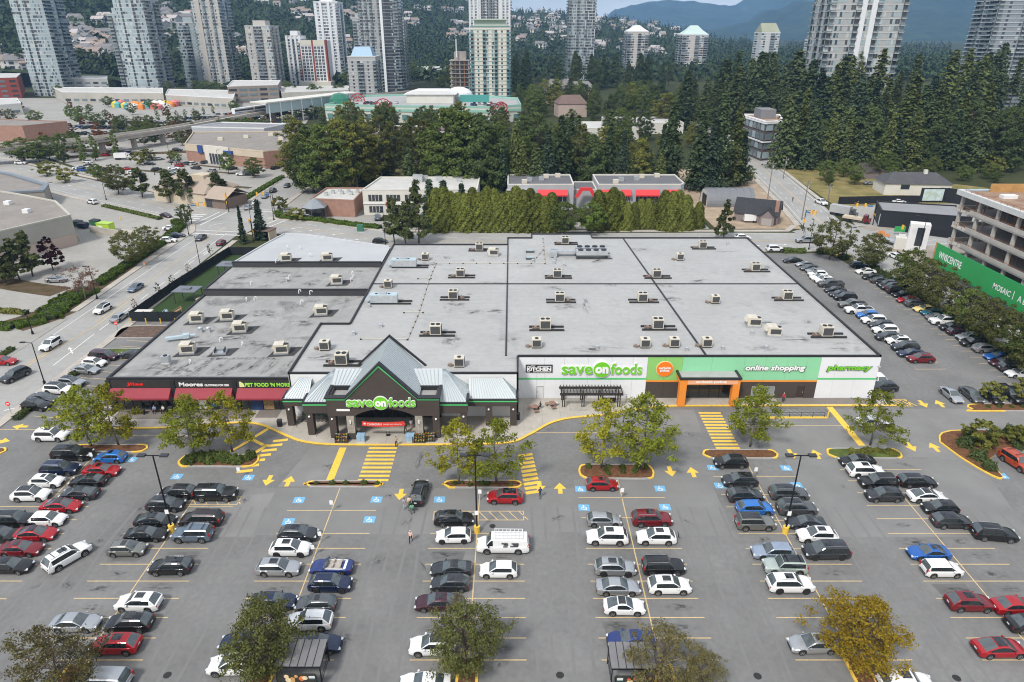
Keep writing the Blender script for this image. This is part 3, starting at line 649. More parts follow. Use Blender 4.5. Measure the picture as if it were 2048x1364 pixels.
# signs on the east front
def logo(prefix,cx,y,cz,wid,rad,parent):
 """save (on) foods: green letters with white edges and a green disc"""
 side=(wid-2*rad)/2-.06
 for body,sx in(('save',-1),('foods',1)):
  x=cx+sx*(rad+.04+side/2)
  o=ob('sign_letters',sign_text('t',body,side+.14,(0,0,0),SIGNW,None,extrude=.06,offset=.055,height=rad*(1.16 if body=='save' else 1.52)).data,parent);bpy.data.objects.remove(bpy.data.objects['t'])
  o.location=(x-O.x,y-.10-O.y,cz+(-.1 if body=='save' else .08)*rad);o.rotation_euler=(PI/2,0,0)
  o2=ob('sign_letters',sign_text('t',body,side,(0,0,0),SIGNG,None,extrude=.06,offset=.02,height=rad*(1.02 if body=='save' else 1.38)).data,parent);bpy.data.objects.remove(bpy.data.objects['t'])
  o2.location=(x-O.x,y-.17-O.y,cz+(-.1 if body=='save' else .08)*rad);o2.rotation_euler=(PI/2,0,0)
 b=MB();b.cyl((cx,y-.02,cz),(cx,y-.22,cz),rad*1.03,rad*1.03,36);W('sign_disc_rim',b,SIGNW,parent,-O)
 b=MB();b.cyl((cx,y-.1,cz),(cx,y-.28,cz),rad*.95,rad*.95,36);W('sign_disc',b,SIGNG,parent,-O)
 o=ob('sign_letters',sign_text('t','on',rad*1.5,(0,0,0),SIGNW,None,extrude=.05,offset=.05,height=rad*.82).data,parent);bpy.data.objects.remove(bpy.data.objects['t'])
 o.location=(cx-O.x,y-.31-O.y,cz-rad*.05);o.rotation_euler=(PI/2,0,0)
logo('wall',14.4,97.86,5.45,12.9,1.42,st)
def stext(body,wid,c,m,height=None,shear=0,ext=.04,off=.03,parent=None):
 o=sign_text('sign_letters',body,wid,(c[0]-O.x,c[1]-O.y,c[2]),m,parent or st,extrude=ext,offset=off,shear=shear,height=height);return o
sp('sign_board',MB().box(2.2,6.5,97.76,97.87,4.85,6.25),CAP)
stext('KiTCHEN',3.9,(4.35,97.74,5.5),SIGNW,.62,0,.02,.05)
for z,a,c in((6.0,2.4,3.0),(6.0,4.1,6.3),(5.0,2.4,2.9),(5.0,3.4,6.3)):sp('sign_bar',MB().box(a,c,97.735,97.76,z-.05,z+.05),SIGNW)
stext('my',.7,(3.4,97.74,6.02),SIGNW,.22,0,.02,.02)
b=MB();b.cyl((24.5,97.87,5.5),(24.5,97.75,5.5),1.38,1.38,36);sp('sign_disc_rim',b,mat('pale_orange',(.85,.60,.32),.5,0,0))
b=MB();b.cyl((24.5,97.78,5.5),(24.5,97.70,5.5),1.29,1.29,36);sp('sign_disc',b,mat('sign_orange',(.86,.20,.01),.5,0,0))
stext('curbside',1.95,(24.5,97.68,5.72),SIGNW,.42);stext('pickup',1.5,(24.5,97.68,5.22),SIGNW,.5)
SHD=mat('sign_edge_black',(.03,.03,.03),.6,0,0)
for body,wid,c,m,h in(('online shopping',9.6,(42.2,97.7,5.62),SIGNW,1.2),('pharmacy',7.1,(54.1,97.7,5.65),SIGNG,1.15)):
 stext(body,wid+.22,(c[0]+.06,97.82,c[2]-.05),SHD,h+.12,.16,.05,.055);stext(body,wid,c,m,h,.16,.05,.03)
# curbside pickup portal
pt=sp('pickup_portal',MB().box(26.5,27.6,95.1,96.1,.15,4.1).box(34.9,36,95.1,96.1,.15,4.1).box(26.5,36,95.1,97.86,4.1,5.0),ORANGE)
def child(name,b,mats,parent):return ob(name,b.mesh(name,mats if isinstance(mats,list) else[mats]),parent)
b=MB().box(26.35,36.15,94.95,95.3,5.0,5.3).box(26.35,26.7,95.3,97.86,5.0,5.3).box(35.8,36.15,95.3,97.86,5.0,5.3);child('parapet_cap',b,CAP,pt)
child('flat_roof',MB().box(26.7,35.8,95.3,97.86,5.0,5.06),ROOFG,pt)
o=stext('curbside pickup',4.9,(31.4,95.07,4.55),SIGNW,.52,0,.02,.03,pt);o.location=(31.4,95.07,4.55)
sp('shop_glazing',MB().box(27.2,35.5,97.95,98.05,.15,3.1),GLASSD)
for k in range(6):sp('mullion',MB().box(27.25+1.62*k,27.37+1.62*k,97.88,97.97,.15,3.1),FRAME)
PINK=mat('portal_fascia',(.84,.42,.24),.6,0,.03);child('fascia_board',MB().box(27.7,35.6,95.085,95.1,4.15,4.95),PINK,pt)
# pergola of dark timber
pg=thing('pergola','dark timber pergola over a seat bay against the white store wall','pergola',(12.5,95.9,.15))
TIMB=mat('dark_timber',(.035,.028,.024),.7,0,.2,3)
po=Vector((12.5,95.9,.15))
for x in(8.2,11.3,14.2,17.0):
 for y in(94.8,97.0):
  for d in(-.17,.17):o=MB().box(x+d-.07,x+d+.07,y-.07,y+.07,.15,2.55).build('post',TIMB,pg);o.location=-po
  o=MB().box(x-.38,x+.38,y-.32,y+.32,.15,.26).build('footing',CONC,pg);o.location=-po
for y in(94.65,94.95,96.85,97.15):o=MB().box(7.6,17.6,y-.05,y+.05,2.4,2.66).build('beam',TIMB,pg);o.location=-po
for k in range(20):o=MB().box(7.75+.51*k,7.85+.51*k,94.2,97.5,2.66,2.82).build('rafter',TIMB,pg);o.location=-po
bn=thing('bench','dark bench in the shade of the pergola','bench',(15.6,96.2,.15))
MB().box(-1.1,1.1,-.25,.25,.42,.48).build('seat',TIMB,bn);MB().box(-1.1,1.1,.22,.28,.5,.85).build('backrest',TIMB,bn)
for x in(-.95,.95):MB().box(x-.04,x+.04,-.22,.25,0,.42).build('leg',TIMB,bn)

# --- entrance portico
BR=BROWNW
def poly_y(b,pts,y0,y1,m=0):
 """extrude an x-z polygon along y"""
 n=len(pts);i=len(b.v);b.v+=[(p[0],y0,p[1]) for p in pts]+[(p[0],y1,p[1]) for p in pts]
 b.f.append(tuple(i+k for k in range(n)));b.m.append(m);b.f.append(tuple(i+n+n-1-k for k in range(n)));b.m.append(m)
 for k in range(n):b.f.append((i+k,i+n+k,i+n+(k+1)%n,i+(k+1)%n));b.m.append(m)
arch=[(-14.1-(8.7)*(k/14.0),4.1+1.2*math.sin(PI*k/14.0)**.8) for k in range(15)]
face=[(-26.7,4.1),(-26.7,6.75),(-23.9,6.75),(-18.7,12.0),(-13.5,6.75),(-10.5,6.75),(-10.5,4.1)]+arch
b=MB();poly_y(b,face,85.5,86.1);sp('gable_wall',b,BR)
b=MB();poly_y(b,[(-26.72,6.75),(-23.95,6.75),(-18.7,12.0),(-13.45,6.75),(-10.48,6.75),(-10.48,7.02),(-13.55,7.02),(-18.7,12.38),(-23.85,7.02),(-26.72,7.02)],85.38,86.2);sp('gable_trim',b,STRIPE)
b=MB();poly_y(b,[(-26.9,7.02),(-23.85,7.02),(-18.7,12.38),(-13.55,7.02),(-10.3,7.02),(-10.3,7.2),(-13.45,7.2),(-18.7,12.66),(-23.95,7.2),(-26.9,7.2)],85.25,86.2);sp('gable_cap',b,CAP)
# side faces of the block and its two small flat roofs
for x0,x1 in((-26.7,-26.2),(-11.0,-10.5)):sp('block_side',MB().box(x0,x1,86.1,91.9,4.1,6.98),BR)
for x0,x1 in((-26.2,-23.3),(-14.1,-11.0)):
 sp('flat_roof',MB().box(x0,x1,86.2,89.2,6.4,6.5),ROOF2)
 sp('parapet_cap',MB().box(x0-.4,x1+.4,88.9,89.2,6.5,7.15),CAP)
for x0,x1 in((-26.9,-26.45),(-10.75,-10.3)):sp('parapet_cap',MB().box(x0,x1,86.2,89.3,6.98,7.2),CAP)
# steep metal gable roof with raised seams
def seam_roof(name,quad,nseam,along,cap=None):
 """quad: a,b,c,d with eave a-b and ridge d-c; seams run eave to ridge"""
 a,bq,c,d=[Vector(q) for q in quad];o=MB();o.q([a,bq,c,d]);me=sp(name,o,METALR)
 nrm=(bq-a).cross(d-a).normalized();s=MB()
 if nrm.z<0:nrm=-nrm
 for k in range(1,nseam):
  t=k/nseam;p=a.lerp(bq,t);q=d.lerp(c,t);e=(bq-a).normalized()*.045
  if(q-p).length<.15:continue
  s.q([p-e+nrm*.06,p+e+nrm*.06,q+e+nrm*.06,q-e+nrm*.06]);s.q([p-e,p-e+nrm*.06,q-e+nrm*.06,q-e]);s.q([p+e,q+e,q+e+nrm*.06,p+e+nrm*.06])
 if s.f:
  so=child('standing_seams',s,mat('seam_metal',(.38,.43,.45),.45,.3,0),me);so['kind']='stuff'
 return me
seam_roof('gable_roof',[(-24.0,86.2,6.95),(-24.0,95,6.95),(-18.7,95,12.4),(-18.7,86.2,12.4)],16,0)
seam_roof('gable_roof',[(-13.4,95,6.95),(-13.4,86.2,6.95),(-18.7,86.2,12.4),(-18.7,95,12.4)],16,0)
b=MB();poly_y(b,[(-24.1,7.3),(-18.7,12.44),(-13.3,7.3),(-13.3,7.62),(-18.7,12.76),(-24.1,7.62)],94.8,95.2);sp('rear_gable_cap',b,CAP)
b=MB();poly_y(b,[(-24,7.4),(-13.4,7.4),(-18.7,12.5)],95.0,95.15);sp('rear_gable_wall',b,PANEL)
# wings: hip roofs, brown fascias with green trim, square columns
def wing(x0,x1,yf,zt,zb,ridge_y,ridge_z,hip,side):
 sp('fascia',MB().box(x0,x1,yf,yf+.4,zb,zt-.28),BR);sp('fascia_trim',MB().box(x0-.05,x1+.05,yf-.08,yf+.4,zt-.28,zt),STRIPE);sp('gutter',MB().box(x0-.12,x1+.12,yf-.14,yf+.3,zt,zt+.16),CAP)
 xe=x0 if side<0 else x1
 sp('end_fascia',MB().box(min(xe,xe-side*.4),max(xe,xe-side*.4),yf+.4,92,zb,zt),BR)
 sp('end_gutter',MB().box(min(xe+side*.14,xe-side*.2),max(xe+side*.14,xe-side*.2),yf+.3,min(ridge_y,yf+2.6),zt+.0,zt+.34),CAP)
 sp('soffit',MB().box(x0+.1,x1-.1,yf+.4,92,zb+.1,zb+.15),mat('soffit',(.28,.26,.25),.8,0,0))
 if side<0:
  seam_roof('hip_roof',[(x0,yf+.2,zt+.12),(x1,yf+.2,zt+.12),(x1,ridge_y,ridge_z),(x0+hip,ridge_y,ridge_z)],max(4,int((x1-x0)/.42)),0);seam_roof('hip_roof',[(x0,92.1,zt+.12),(x0,yf+.2,zt+.12),(x0+hip,ridge_y,ridge_z),(x0+hip,92.1,ridge_z)],8,0)
 else:
  seam_roof('hip_roof',[(x0,yf+.2,zt+.12),(x1,yf+.2,zt+.12),(x1-hip,ridge_y,ridge_z),(x0,ridge_y,ridge_z)],max(4,int((x1-x0)/.42)),0);seam_roof('hip_roof',[(x1,yf+.2,zt+.12),(x1,92.1,zt+.12),(x1-hip,92.1,ridge_z),(x1-hip,ridge_y,ridge_z)],8,0)
wing(-30.4,-26.7,86.4,5.62,4.0,92.0,8.4,3.7,-1)
wing(-10.5,-6.5,86.4,5.62,4.0,92.0,8.4,3.7,1)
seam_roof('hip_roof',[(-26.7,89.2,7.0),(-22.5,89.2,7.0),(-20.6,92.0,8.4),(-26.7,92.0,8.4)],10,0);seam_roof('hip_roof',[(-14.8,89.2,7.0),(-10.5,89.2,7.0),(-10.5,92,8.4),(-16.8,92,8.4)],10,0)
wing(-34.2,-30.4,89.0,4.72,3.7,91.95,6.9,2.0,-1)
wing(-6.5,.75,89.0,4.72,3.7,91.95,6.9,2.2,1)
b=MB();poly_y(b,[(-26.7,6.9),(-10.6,6.9),(-10.6,8.36),(-26.7,8.36)],92.0,92.25);sp('roof_back_wall',b,PANEL)
for x,y,z in((-26.15,86.1,4.1),(-11.05,86.1,4.1),(-29.7,86.95,4.0),(-7.1,86.95,4.0),(-33.5,89.55,3.7),(-3.5,89.55,3.7),(.2,89.55,3.7)):
 c=sp('column',MB().box(x-.5,x+.5,y-.5,y+.5,.15,z),BR);child('column_base',MB().box(x-.68,x+.68,y-.68,y+.68,.15,.27),CONC,c)
 l=MB();l.ball((x,y-.56,z-.55),.16,10);child('globe_lamp',l,SIGNW,c)
# stone pillars laid in courses
for x0 in(-24.05,-14.1):
 sp('pillar_base',MB().box(x0-.08,x0+1.18,85.4,86.6,.15,1.2),BR)
 for k in range(8):
  z=1.2+k*.365;e=random.uniform(-.03,.03)
  for j in range(2):
   s0=x0+j*(.55+e*2);s1=x0+.55+e*2 if j==0 else x0+1.1
   sp('stone',MB().box(s0+.006,s1-.006,85.48+random.uniform(-.03,.02),86.5,z+.006,z+.358),STONE)
stl=sp('pillar_lamp',MB().box(-23.58,-23.42,85.32,85.45,2.9,3.4),SIGNW);sp('pillar_lamp',MB().box(-13.6,-13.44,85.32,85.45,2.9,3.4),SIGNW)
logo('gable',-18.8,85.42,6.38,9.9,1.08,st)
sp('notice_plate',MB().box(-25.3,-23.4,85.42,85.5,4.95,5.25),SIGNW);stext('OPEN DAILY',.01,(-24,85.4,5),SIGNW,.01) if False else None
# dark glazed shop front under the portico, with doors
sp('shop_glazing',MB().box(-26,-11,91.7,92.05,.15,4.6),GLASSD)
for k in range(11):sp('mullion',MB().box(-25.8+1.45*k,-25.68+1.45*k,91.6,91.72,.15,4.6),FRAME)
sp('transom',MB().box(-26,-11,91.58,91.7,2.5,2.65),FRAME)
sp('portico_ceiling',MB().box(-26.2,-11,86.2,91.9,5.3,5.36),mat('dark_ceiling',(.06,.055,.05),.8,0,0))
PLM=mat('poster_mix',(.45,.10,.08),.6,0,1,2.5,rgb2=(.05,.35,.55))
sp('window_poster',MB().box(-9.9,-7.2,91.85,92.04,.9,3.4),PLM)
sp('window_poster',MB().box(-25.6,-24.2,91.52,91.58,.5,2.3),mat('shelf_goods',(.35,.18,.06),.7,0,.9,4,rgb2=(.06,.10,.04)))
# red banner strung between the stone pillars
bnr=MB();RED=mat('banner_red',(.65,.045,.03),.6,0,0)
N=14
for k in range(N):
 xa=-21.9+6.2*k/N;xb=-21.9+6.2*(k+1)/N;sag=lambda x:-.18*math.sin(PI*(x+21.9)/6.2)
 bnr.q([(xa,85.65,2.35+sag(xa)),(xb,85.65,2.35+sag(xb)),(xb,85.65,3.1+sag(xb)),(xa,85.65,3.1+sag(xa))]);bnr.q([(xa,85.69,2.35+sag(xa)),(xa,85.69,3.1+sag(xa)),(xb,85.69,3.1+sag(xb)),(xb,85.69,2.35+sag(xb))])
bt=thing('banner','red cloth banner strung across the entrance arch','banner',(-18.8,85.65,2.4))
bo=Vector((-18.8,85.65,2.4));o=bnr.build('cloth',RED,bt);o.location=-bo
o=MB().tube([(-22.8,85.8,3.15),(-21.9,85.67,3.1)],.02).tube([(-15.7,85.67,3.1),(-14.1,85.8,3.15)],.02).build('rope',BLACK,bt);o.location=-bo
o=sign_text('banner_letters','CANADIAN',2.1,Vector((-20.1,85.62,2.62))-bo,SIGNW,bt,height=.36,extrude=.005);o=sign_text('banner_letters','OWNED AND OPERATED',2.7,Vector((-17.45,85.62,2.6))-bo,SIGNW,bt,height=.2,extrude=.005)
lf=MB();lf.q([(-21.5+.22*math.cos(t)*(1 if k%2 else .5),85.63,2.72+.22*math.sin(t)*(1 if k%2 else .5)) for k,t in enumerate([2*PI*i/14 for i in range(14)])]);o=lf.build('maple_leaf',SIGNW,bt);o.location=-bo

# --- the shops beside it (lower roofs stepping up to the north)
sh=thing('shop_row','low strip of shops with maroon awnings and three stepped grey roofs','shop building',(-48,94,0))
O2=Vector((-48,94,0))
def s2(name,b,mats,parent=None):
 o=ob(name,b.mesh(name,mats if isinstance(mats,list) else[mats]),sh if parent is None else parent)
 if parent is None:o.location=-O2
 return o
Z1,Z2,Z3=5.6,6.7,7.7
DKW=mat('charcoal_cladding',(.045,.045,.047),.7,0,.08,.5)
s2('roof_field',MB().q([(-62.6,94.4,Z1),(-34.3,94.4,Z1),(-34.3,111.2,Z1),(-29.0,111.2,Z1),(-29.0,130.6,Z1),(-62.6,130.6,Z1)]),ROOF2)
s2('roof_field',MB().q([(-62.6,131.0,Z2),(-29.1,131.0,Z2),(-29.1,145.6,Z2),(-62.6,145.6,Z2)]),ROOF2)
ROOF3=mat('pale_roof_membrane',(.42,.43,.435),.75,0,.06,.12);seamed(ROOF3,'X',3,.8,.04) if False else None
s2('roof_field',MB().q([(-62.2,146.2,Z3),(-29.1,146.2,Z3),(-29.1,158.2,Z3),(-52.5,169,Z3),(-58,169.6,Z3),(-60,160,Z3)]),ROOF3)
for pts,z,h in(([(-63,94),(-34.2,94),(-34.2,94.4),(-62.6,94.4),(-62.6,130.6),(-63,130.6)],Z1,.28),([(-63,130.9),(-29.2,130.9),(-29.2,131.3),(-62.6,131.3),(-62.6,145.6),(-63,145.6)],Z2,.25),([(-62.6,145.9),(-29.2,145.9),(-29.2,146.3),(-62.2,146.3)],Z3,.25)):
 b=MB();b.prism(pts,z-.05,z+h);s2('parapet_cap',b,CAP)
s2('step_wall',MB().box(-62.9,-29.2,130.65,131.0,0,Z2-.06),DKW);s2('step_wall',MB().box(-62.4,-29.2,145.65,146.0,0,Z3-.06),DKW)
s2('wall',MB().box(-62.95,-62.6,94.4,130.6,0,Z1-.06),DKW);s2('wall',MB().box(-62.9,-62.6,131,145.6,0,Z2-.06),GREYW)
b=MB();P3=[(-62.2,146.1),(-60,160),(-58,169.6),(-52.5,169),(-29.2,158.2)]
for a,c in zip(P3[:-1],P3[1:]):
 a=Vector(a);c=Vector(c);b.q([(a.x,a.y,0),(c.x,c.y,0),(c.x,c.y,Z3+.25),(a.x,a.y,Z3+.25)])
 d=(c-a).normalized();nr=Vector((d.y,-d.x))*.3;b.q([(a.x,a.y,Z3+.25),(c.x,c.y,Z3+.25),(c.x+nr.x,c.y+nr.y,Z3+.25),(a.x+nr.x,a.y+nr.y,Z3+.25)]);b.q([(a.x+nr.x,a.y+nr.y,Z3),(c.x+nr.x,c.y+nr.y,Z3),(c.x+nr.x,c.y+nr.y,Z3+.25),(a.x+nr.x,a.y+nr.y,Z3+.25)])
s2('wall',b,mat('pale_grey_wall',(.5,.51,.53),.7,0,.05))
s2('infill_wall',MB().box(-34.0,-28.9,111.0,111.38,0,5.9),CREAM);s2('infill_wall',MB().box(-34.25,-34.02,94.5,111,5.5,6.1),CREAM);s2('infill_wall',MB().box(-29.1,-28.85,111.4,158,5.4,7.2),GREYW)
rs=random.Random(29)
for k in range(20):dirt(rs.uniform(-60,-32)+48,rs.uniform(96,129)-94,Z1+.004+.0004*k,rs.uniform(1,3.6),rs.uniform(.8,3),sh,rs.uniform(-.5,.5))
for k in range(14):dirt(rs.uniform(-60,-32)+48,rs.uniform(132,144)-94,Z2+.004+.0004*k,rs.uniform(1.4,4),rs.uniform(.8,2),sh)
for k in range(9):dirt(-58+2.7*k+48,98.4-94,Z1+.022+.0004*k,1.0,3.6,sh,rs.uniform(-.5,-.2))
for k in range(7):dirt(-49+1.6*k+48,101.4-94,Z1+.03+.0004*k,1.4,.6,sh)
# front: sign band, awnings, piers and glazed shops
BAYS=[(-62.6,-53.2),(-52.4,-43.6),(-42.8,-34.4)]
MARO=mat('maroon_awning',(.28,.035,.05),.7,0,.06,.8)
for x in(-62.8,-52.8,-43.2):s2('pier',MB().box(x-.35,x+.35,93.7,94.2,.15,Z1-.06),CAP)
s2('front_wall',MB().box(-62.6,-34.2,94.05,94.35,3.6,Z1-.06),DKW)
for(a,c) in BAYS:
 s2('sign_band',MB().box(a,c,93.8,94.05,4.25,5.45),mat('sign_band',(.035,.033,.032),.6,0,.15,1))
 b=MB();b.q([(a,92.5,3.05),(c,92.5,3.05),(c,93.8,4.2),(a,93.8,4.2)]);b.q([(a,92.5,2.75),(c,92.5,2.75),(c,92.5,3.05),(a,92.5,3.05)]);b.q([(a,93.8,4.2),(a,93.8,2.9),(a,92.5,2.75),(a,92.5,3.05)]);b.q([(c,93.8,4.2),(c,92.5,3.05),(c,92.5,2.75),(c,93.8,2.9)]);s2('awning',b,MARO)
 s2('shop_glazing',MB().box(a,c,94.1,94.3,.15,3.6),GLASSD)
 for k in range(1,7):x=a+(c-a)*k/7;s2('mullion',MB().box(x-.05,x+.05,94.02,94.1,.15,3.6),FRAME)
s2('shop_door',MB().box(-41.2,-39.4,93.98,94.08,.15,2.7),mat('navy_poster',(.02,.045,.13),.5,0,0));s2('window_poster',MB().box(-39.2,-37.6,93.98,94.08,.3,2.6),mat('kraft_poster',(.32,.21,.10),.7,0,.5,3))
s2('window_poster',MB().box(-49.5,-48.2,93.98,94.08,.4,2.4),SIGNW);s2('window_poster',MB().box(-47.6,-46.6,93.98,94.08,.8,2.2),mat('teal_poster',(.05,.22,.30),.6,0,0));s2('window_poster',MB().box(-45.2,-44.4,93.98,94.08,.8,2.6),ORANGE)
def s2t(body,wid,c,m,h):
 o=sign_text('sign_letters',body,wid,Vector(c)-O2,m,sh,height=h,extrude=.04,offset=.03);return o
s2t('Jllas',2.6,(-58.6,93.74,4.85),mat('sign_red',(.75,.03,.02),.5,0,0),.62)
s2t('Moores',3.7,(-49.9,93.74,4.86),SIGNW,.66);s2t('CLOTHING FOR MEN',3.8,(-45.9,93.74,4.72),SIGNW,.34)
s2t("PET FOOD 'N MORE",7.0,(-38.0,93.74,4.8),mat('sign_lime',(.36,.78,.08),.5,0,0),.66)
b=MB();b.q([(-42.4,93.74,4.4),(-41.6,93.74,4.4),(-41.7,93.74,5.0),(-42.2,93.74,5.4),(-42.4,93.74,5.2)]);s2('pet_emblem',b,mat('sign_pale_yellow',(.75,.78,.35),.5,0,0))
# ================================================================== VEHICLES
def paint(name,rgb,metal=.35,rough=.32):return mat('paint_'+name,rgb,rough,metal,0,spec=.5,coat=.6)
PAINT={'white':paint('white',(.78,.78,.77),0,.3),'black':paint('black',(.010,.010,.011),.2),'grey':paint('grey',(.11,.115,.12),.5),'dark grey':paint('dark_grey',(.045,.048,.054),.5),
   'silver':paint('silver',(.47,.48,.49),.7),'red':paint('red',(.42,.012,.018)),'dark red':paint('dark_red',(.20,.010,.016)),'maroon':paint('maroon',(.055,.015,.025)),'blue':paint('blue',(.02,.12,.42)),
   'dark blue':paint('dark_blue',(.012,.022,.06)),'bright blue':paint('bright_blue',(.03,.18,.55)),'navy':paint('navy',(.02,.04,.17)),'blue-grey':paint('blue_grey',(.15,.19,.24),.5),'pale green':paint('pale_green',(.42,.48,.44),.3),'olive grey':paint('olive_grey',(.22,.22,.20),.6),'pale blue':paint('pale_blue',(.36,.42,.52),.6),
   'brown':paint('brown',(.035,.025,.024),.4),'orange':paint('orange_red',(.50,.07,.025)),'yellow':paint('yellow',(.55,.36,.02)),'cream yellow':paint('cream_yellow',(.78,.62,.25),0),'teal':paint('teal',(.02,.16,.24)),'sky blue':paint('sky_blue',(.22,.42,.56),0),'lime':paint('lime',(.42,.62,.05),0)}
CGLASS=mat('car_glass',(.018,.024,.027),.06,0,0,spec=.9);WGLASS=mat('windshield_glass',(.075,.09,.093),.05,0,0,spec=1.0);TYRE=mat('tyre',(.022,.022,.023),.85,0,0);RIM=mat('wheel_rim',(.42,.43,.44),.35,.8,0);RIMD=mat('dark_wheel_rim',(.06,.06,.065),.4,.6,0)  # windshield and rear glass: grey-teal sky reflection put into the base colour
TRIM=mat('car_trim',(.022,.022,.024),.6,0,0);LAMPW=mat('headlight_lens',(.62,.64,.66),.12,0,0,spec=.9);LAMPR=mat('taillight_lens',(.34,.012,.014),.2,0,0,spec=.8);PLATE=mat('licence_plate',(.62,.64,.68),.5,0,0);SUNR=mat('sunroof_glass',(.012,.013,.015),.05,0,0,spec=.9);CHROME=mat('roof_rail_metal',(.55,.56,.57),.25,.9,0);LEATH=mat('tan_leather',(.42,.38,.33),.7,0,.1)

# type: L, W, H, wheelbase, wheel r, belt z, hood front z, cowl x, roof front x, roof rear x, rear glass base x, tail z
SPEC={
 'sedan':(4.70,1.83,1.45,2.75,.33,.93,.74,1.02,.18,-1.02,-1.78,.98),
 'sleek sedan':(4.75,1.88,1.44,2.88,.35,.92,.70,1.18,.30,-.75,-1.98,.98),
 'coupe':(4.55,1.83,1.36,2.65,.34,.90,.70,.90,.05,-.80,-1.75,.95),
 'hatchback':(4.15,1.78,1.50,2.58,.32,.95,.80,1.02,.25,-1.45,-1.98,.98),
 'bubble hatchback':(4.25,1.81,1.48,2.54,.33,.95,.78,.88,.15,-.75,-1.75,.92),
 'boxy hatchback':(4.15,1.80,1.62,2.57,.33,1.02,.92,1.12,.50,-1.72,-2.0,1.02),
 'crossover':(4.55,1.86,1.66,2.70,.36,1.06,.90,1.08,.30,-1.50,-2.10,1.08),
 'suv':(4.85,1.94,1.76,2.86,.38,1.10,.96,1.10,.38,-1.85,-2.30,1.10),
 'large suv':(5.35,2.04,1.92,3.07,.42,1.22,1.12,1.12,.45,-2.25,-2.60,1.20),
 'boxy suv':(4.65,1.90,1.84,2.75,.40,1.14,1.08,.95,.48,-1.95,-2.20,1.12),
 'wagon':(4.82,1.86,1.58,2.75,.34,.97,.82,1.05,.25,-1.75,-2.25,.98),
 'minivan':(5.10,1.98,1.78,3.05,.36,1.02,.86,1.50,.62,-2.05,-2.45,1.02),
 'pickup':(5.75,2.02,1.92,3.65,.41,1.18,1.10,1.20,.55,-.75,-1.05,1.16),
 'convertible':(4.75,1.90,1.36,2.75,.36,.92,.74,.80,.30,-1.0,-1.4,.96),
 'work van':(6.05,2.03,2.10,3.60,.38,1.20,1.02,1.95,1.35,-2.75,-2.98,1.25),
}
def loft_faces(rings,closed):
 F=[];n=len(rings[0])
 for i in range(len(rings)-1):
  for j in range(n if closed else n-1):F.append((i,j))
 return F
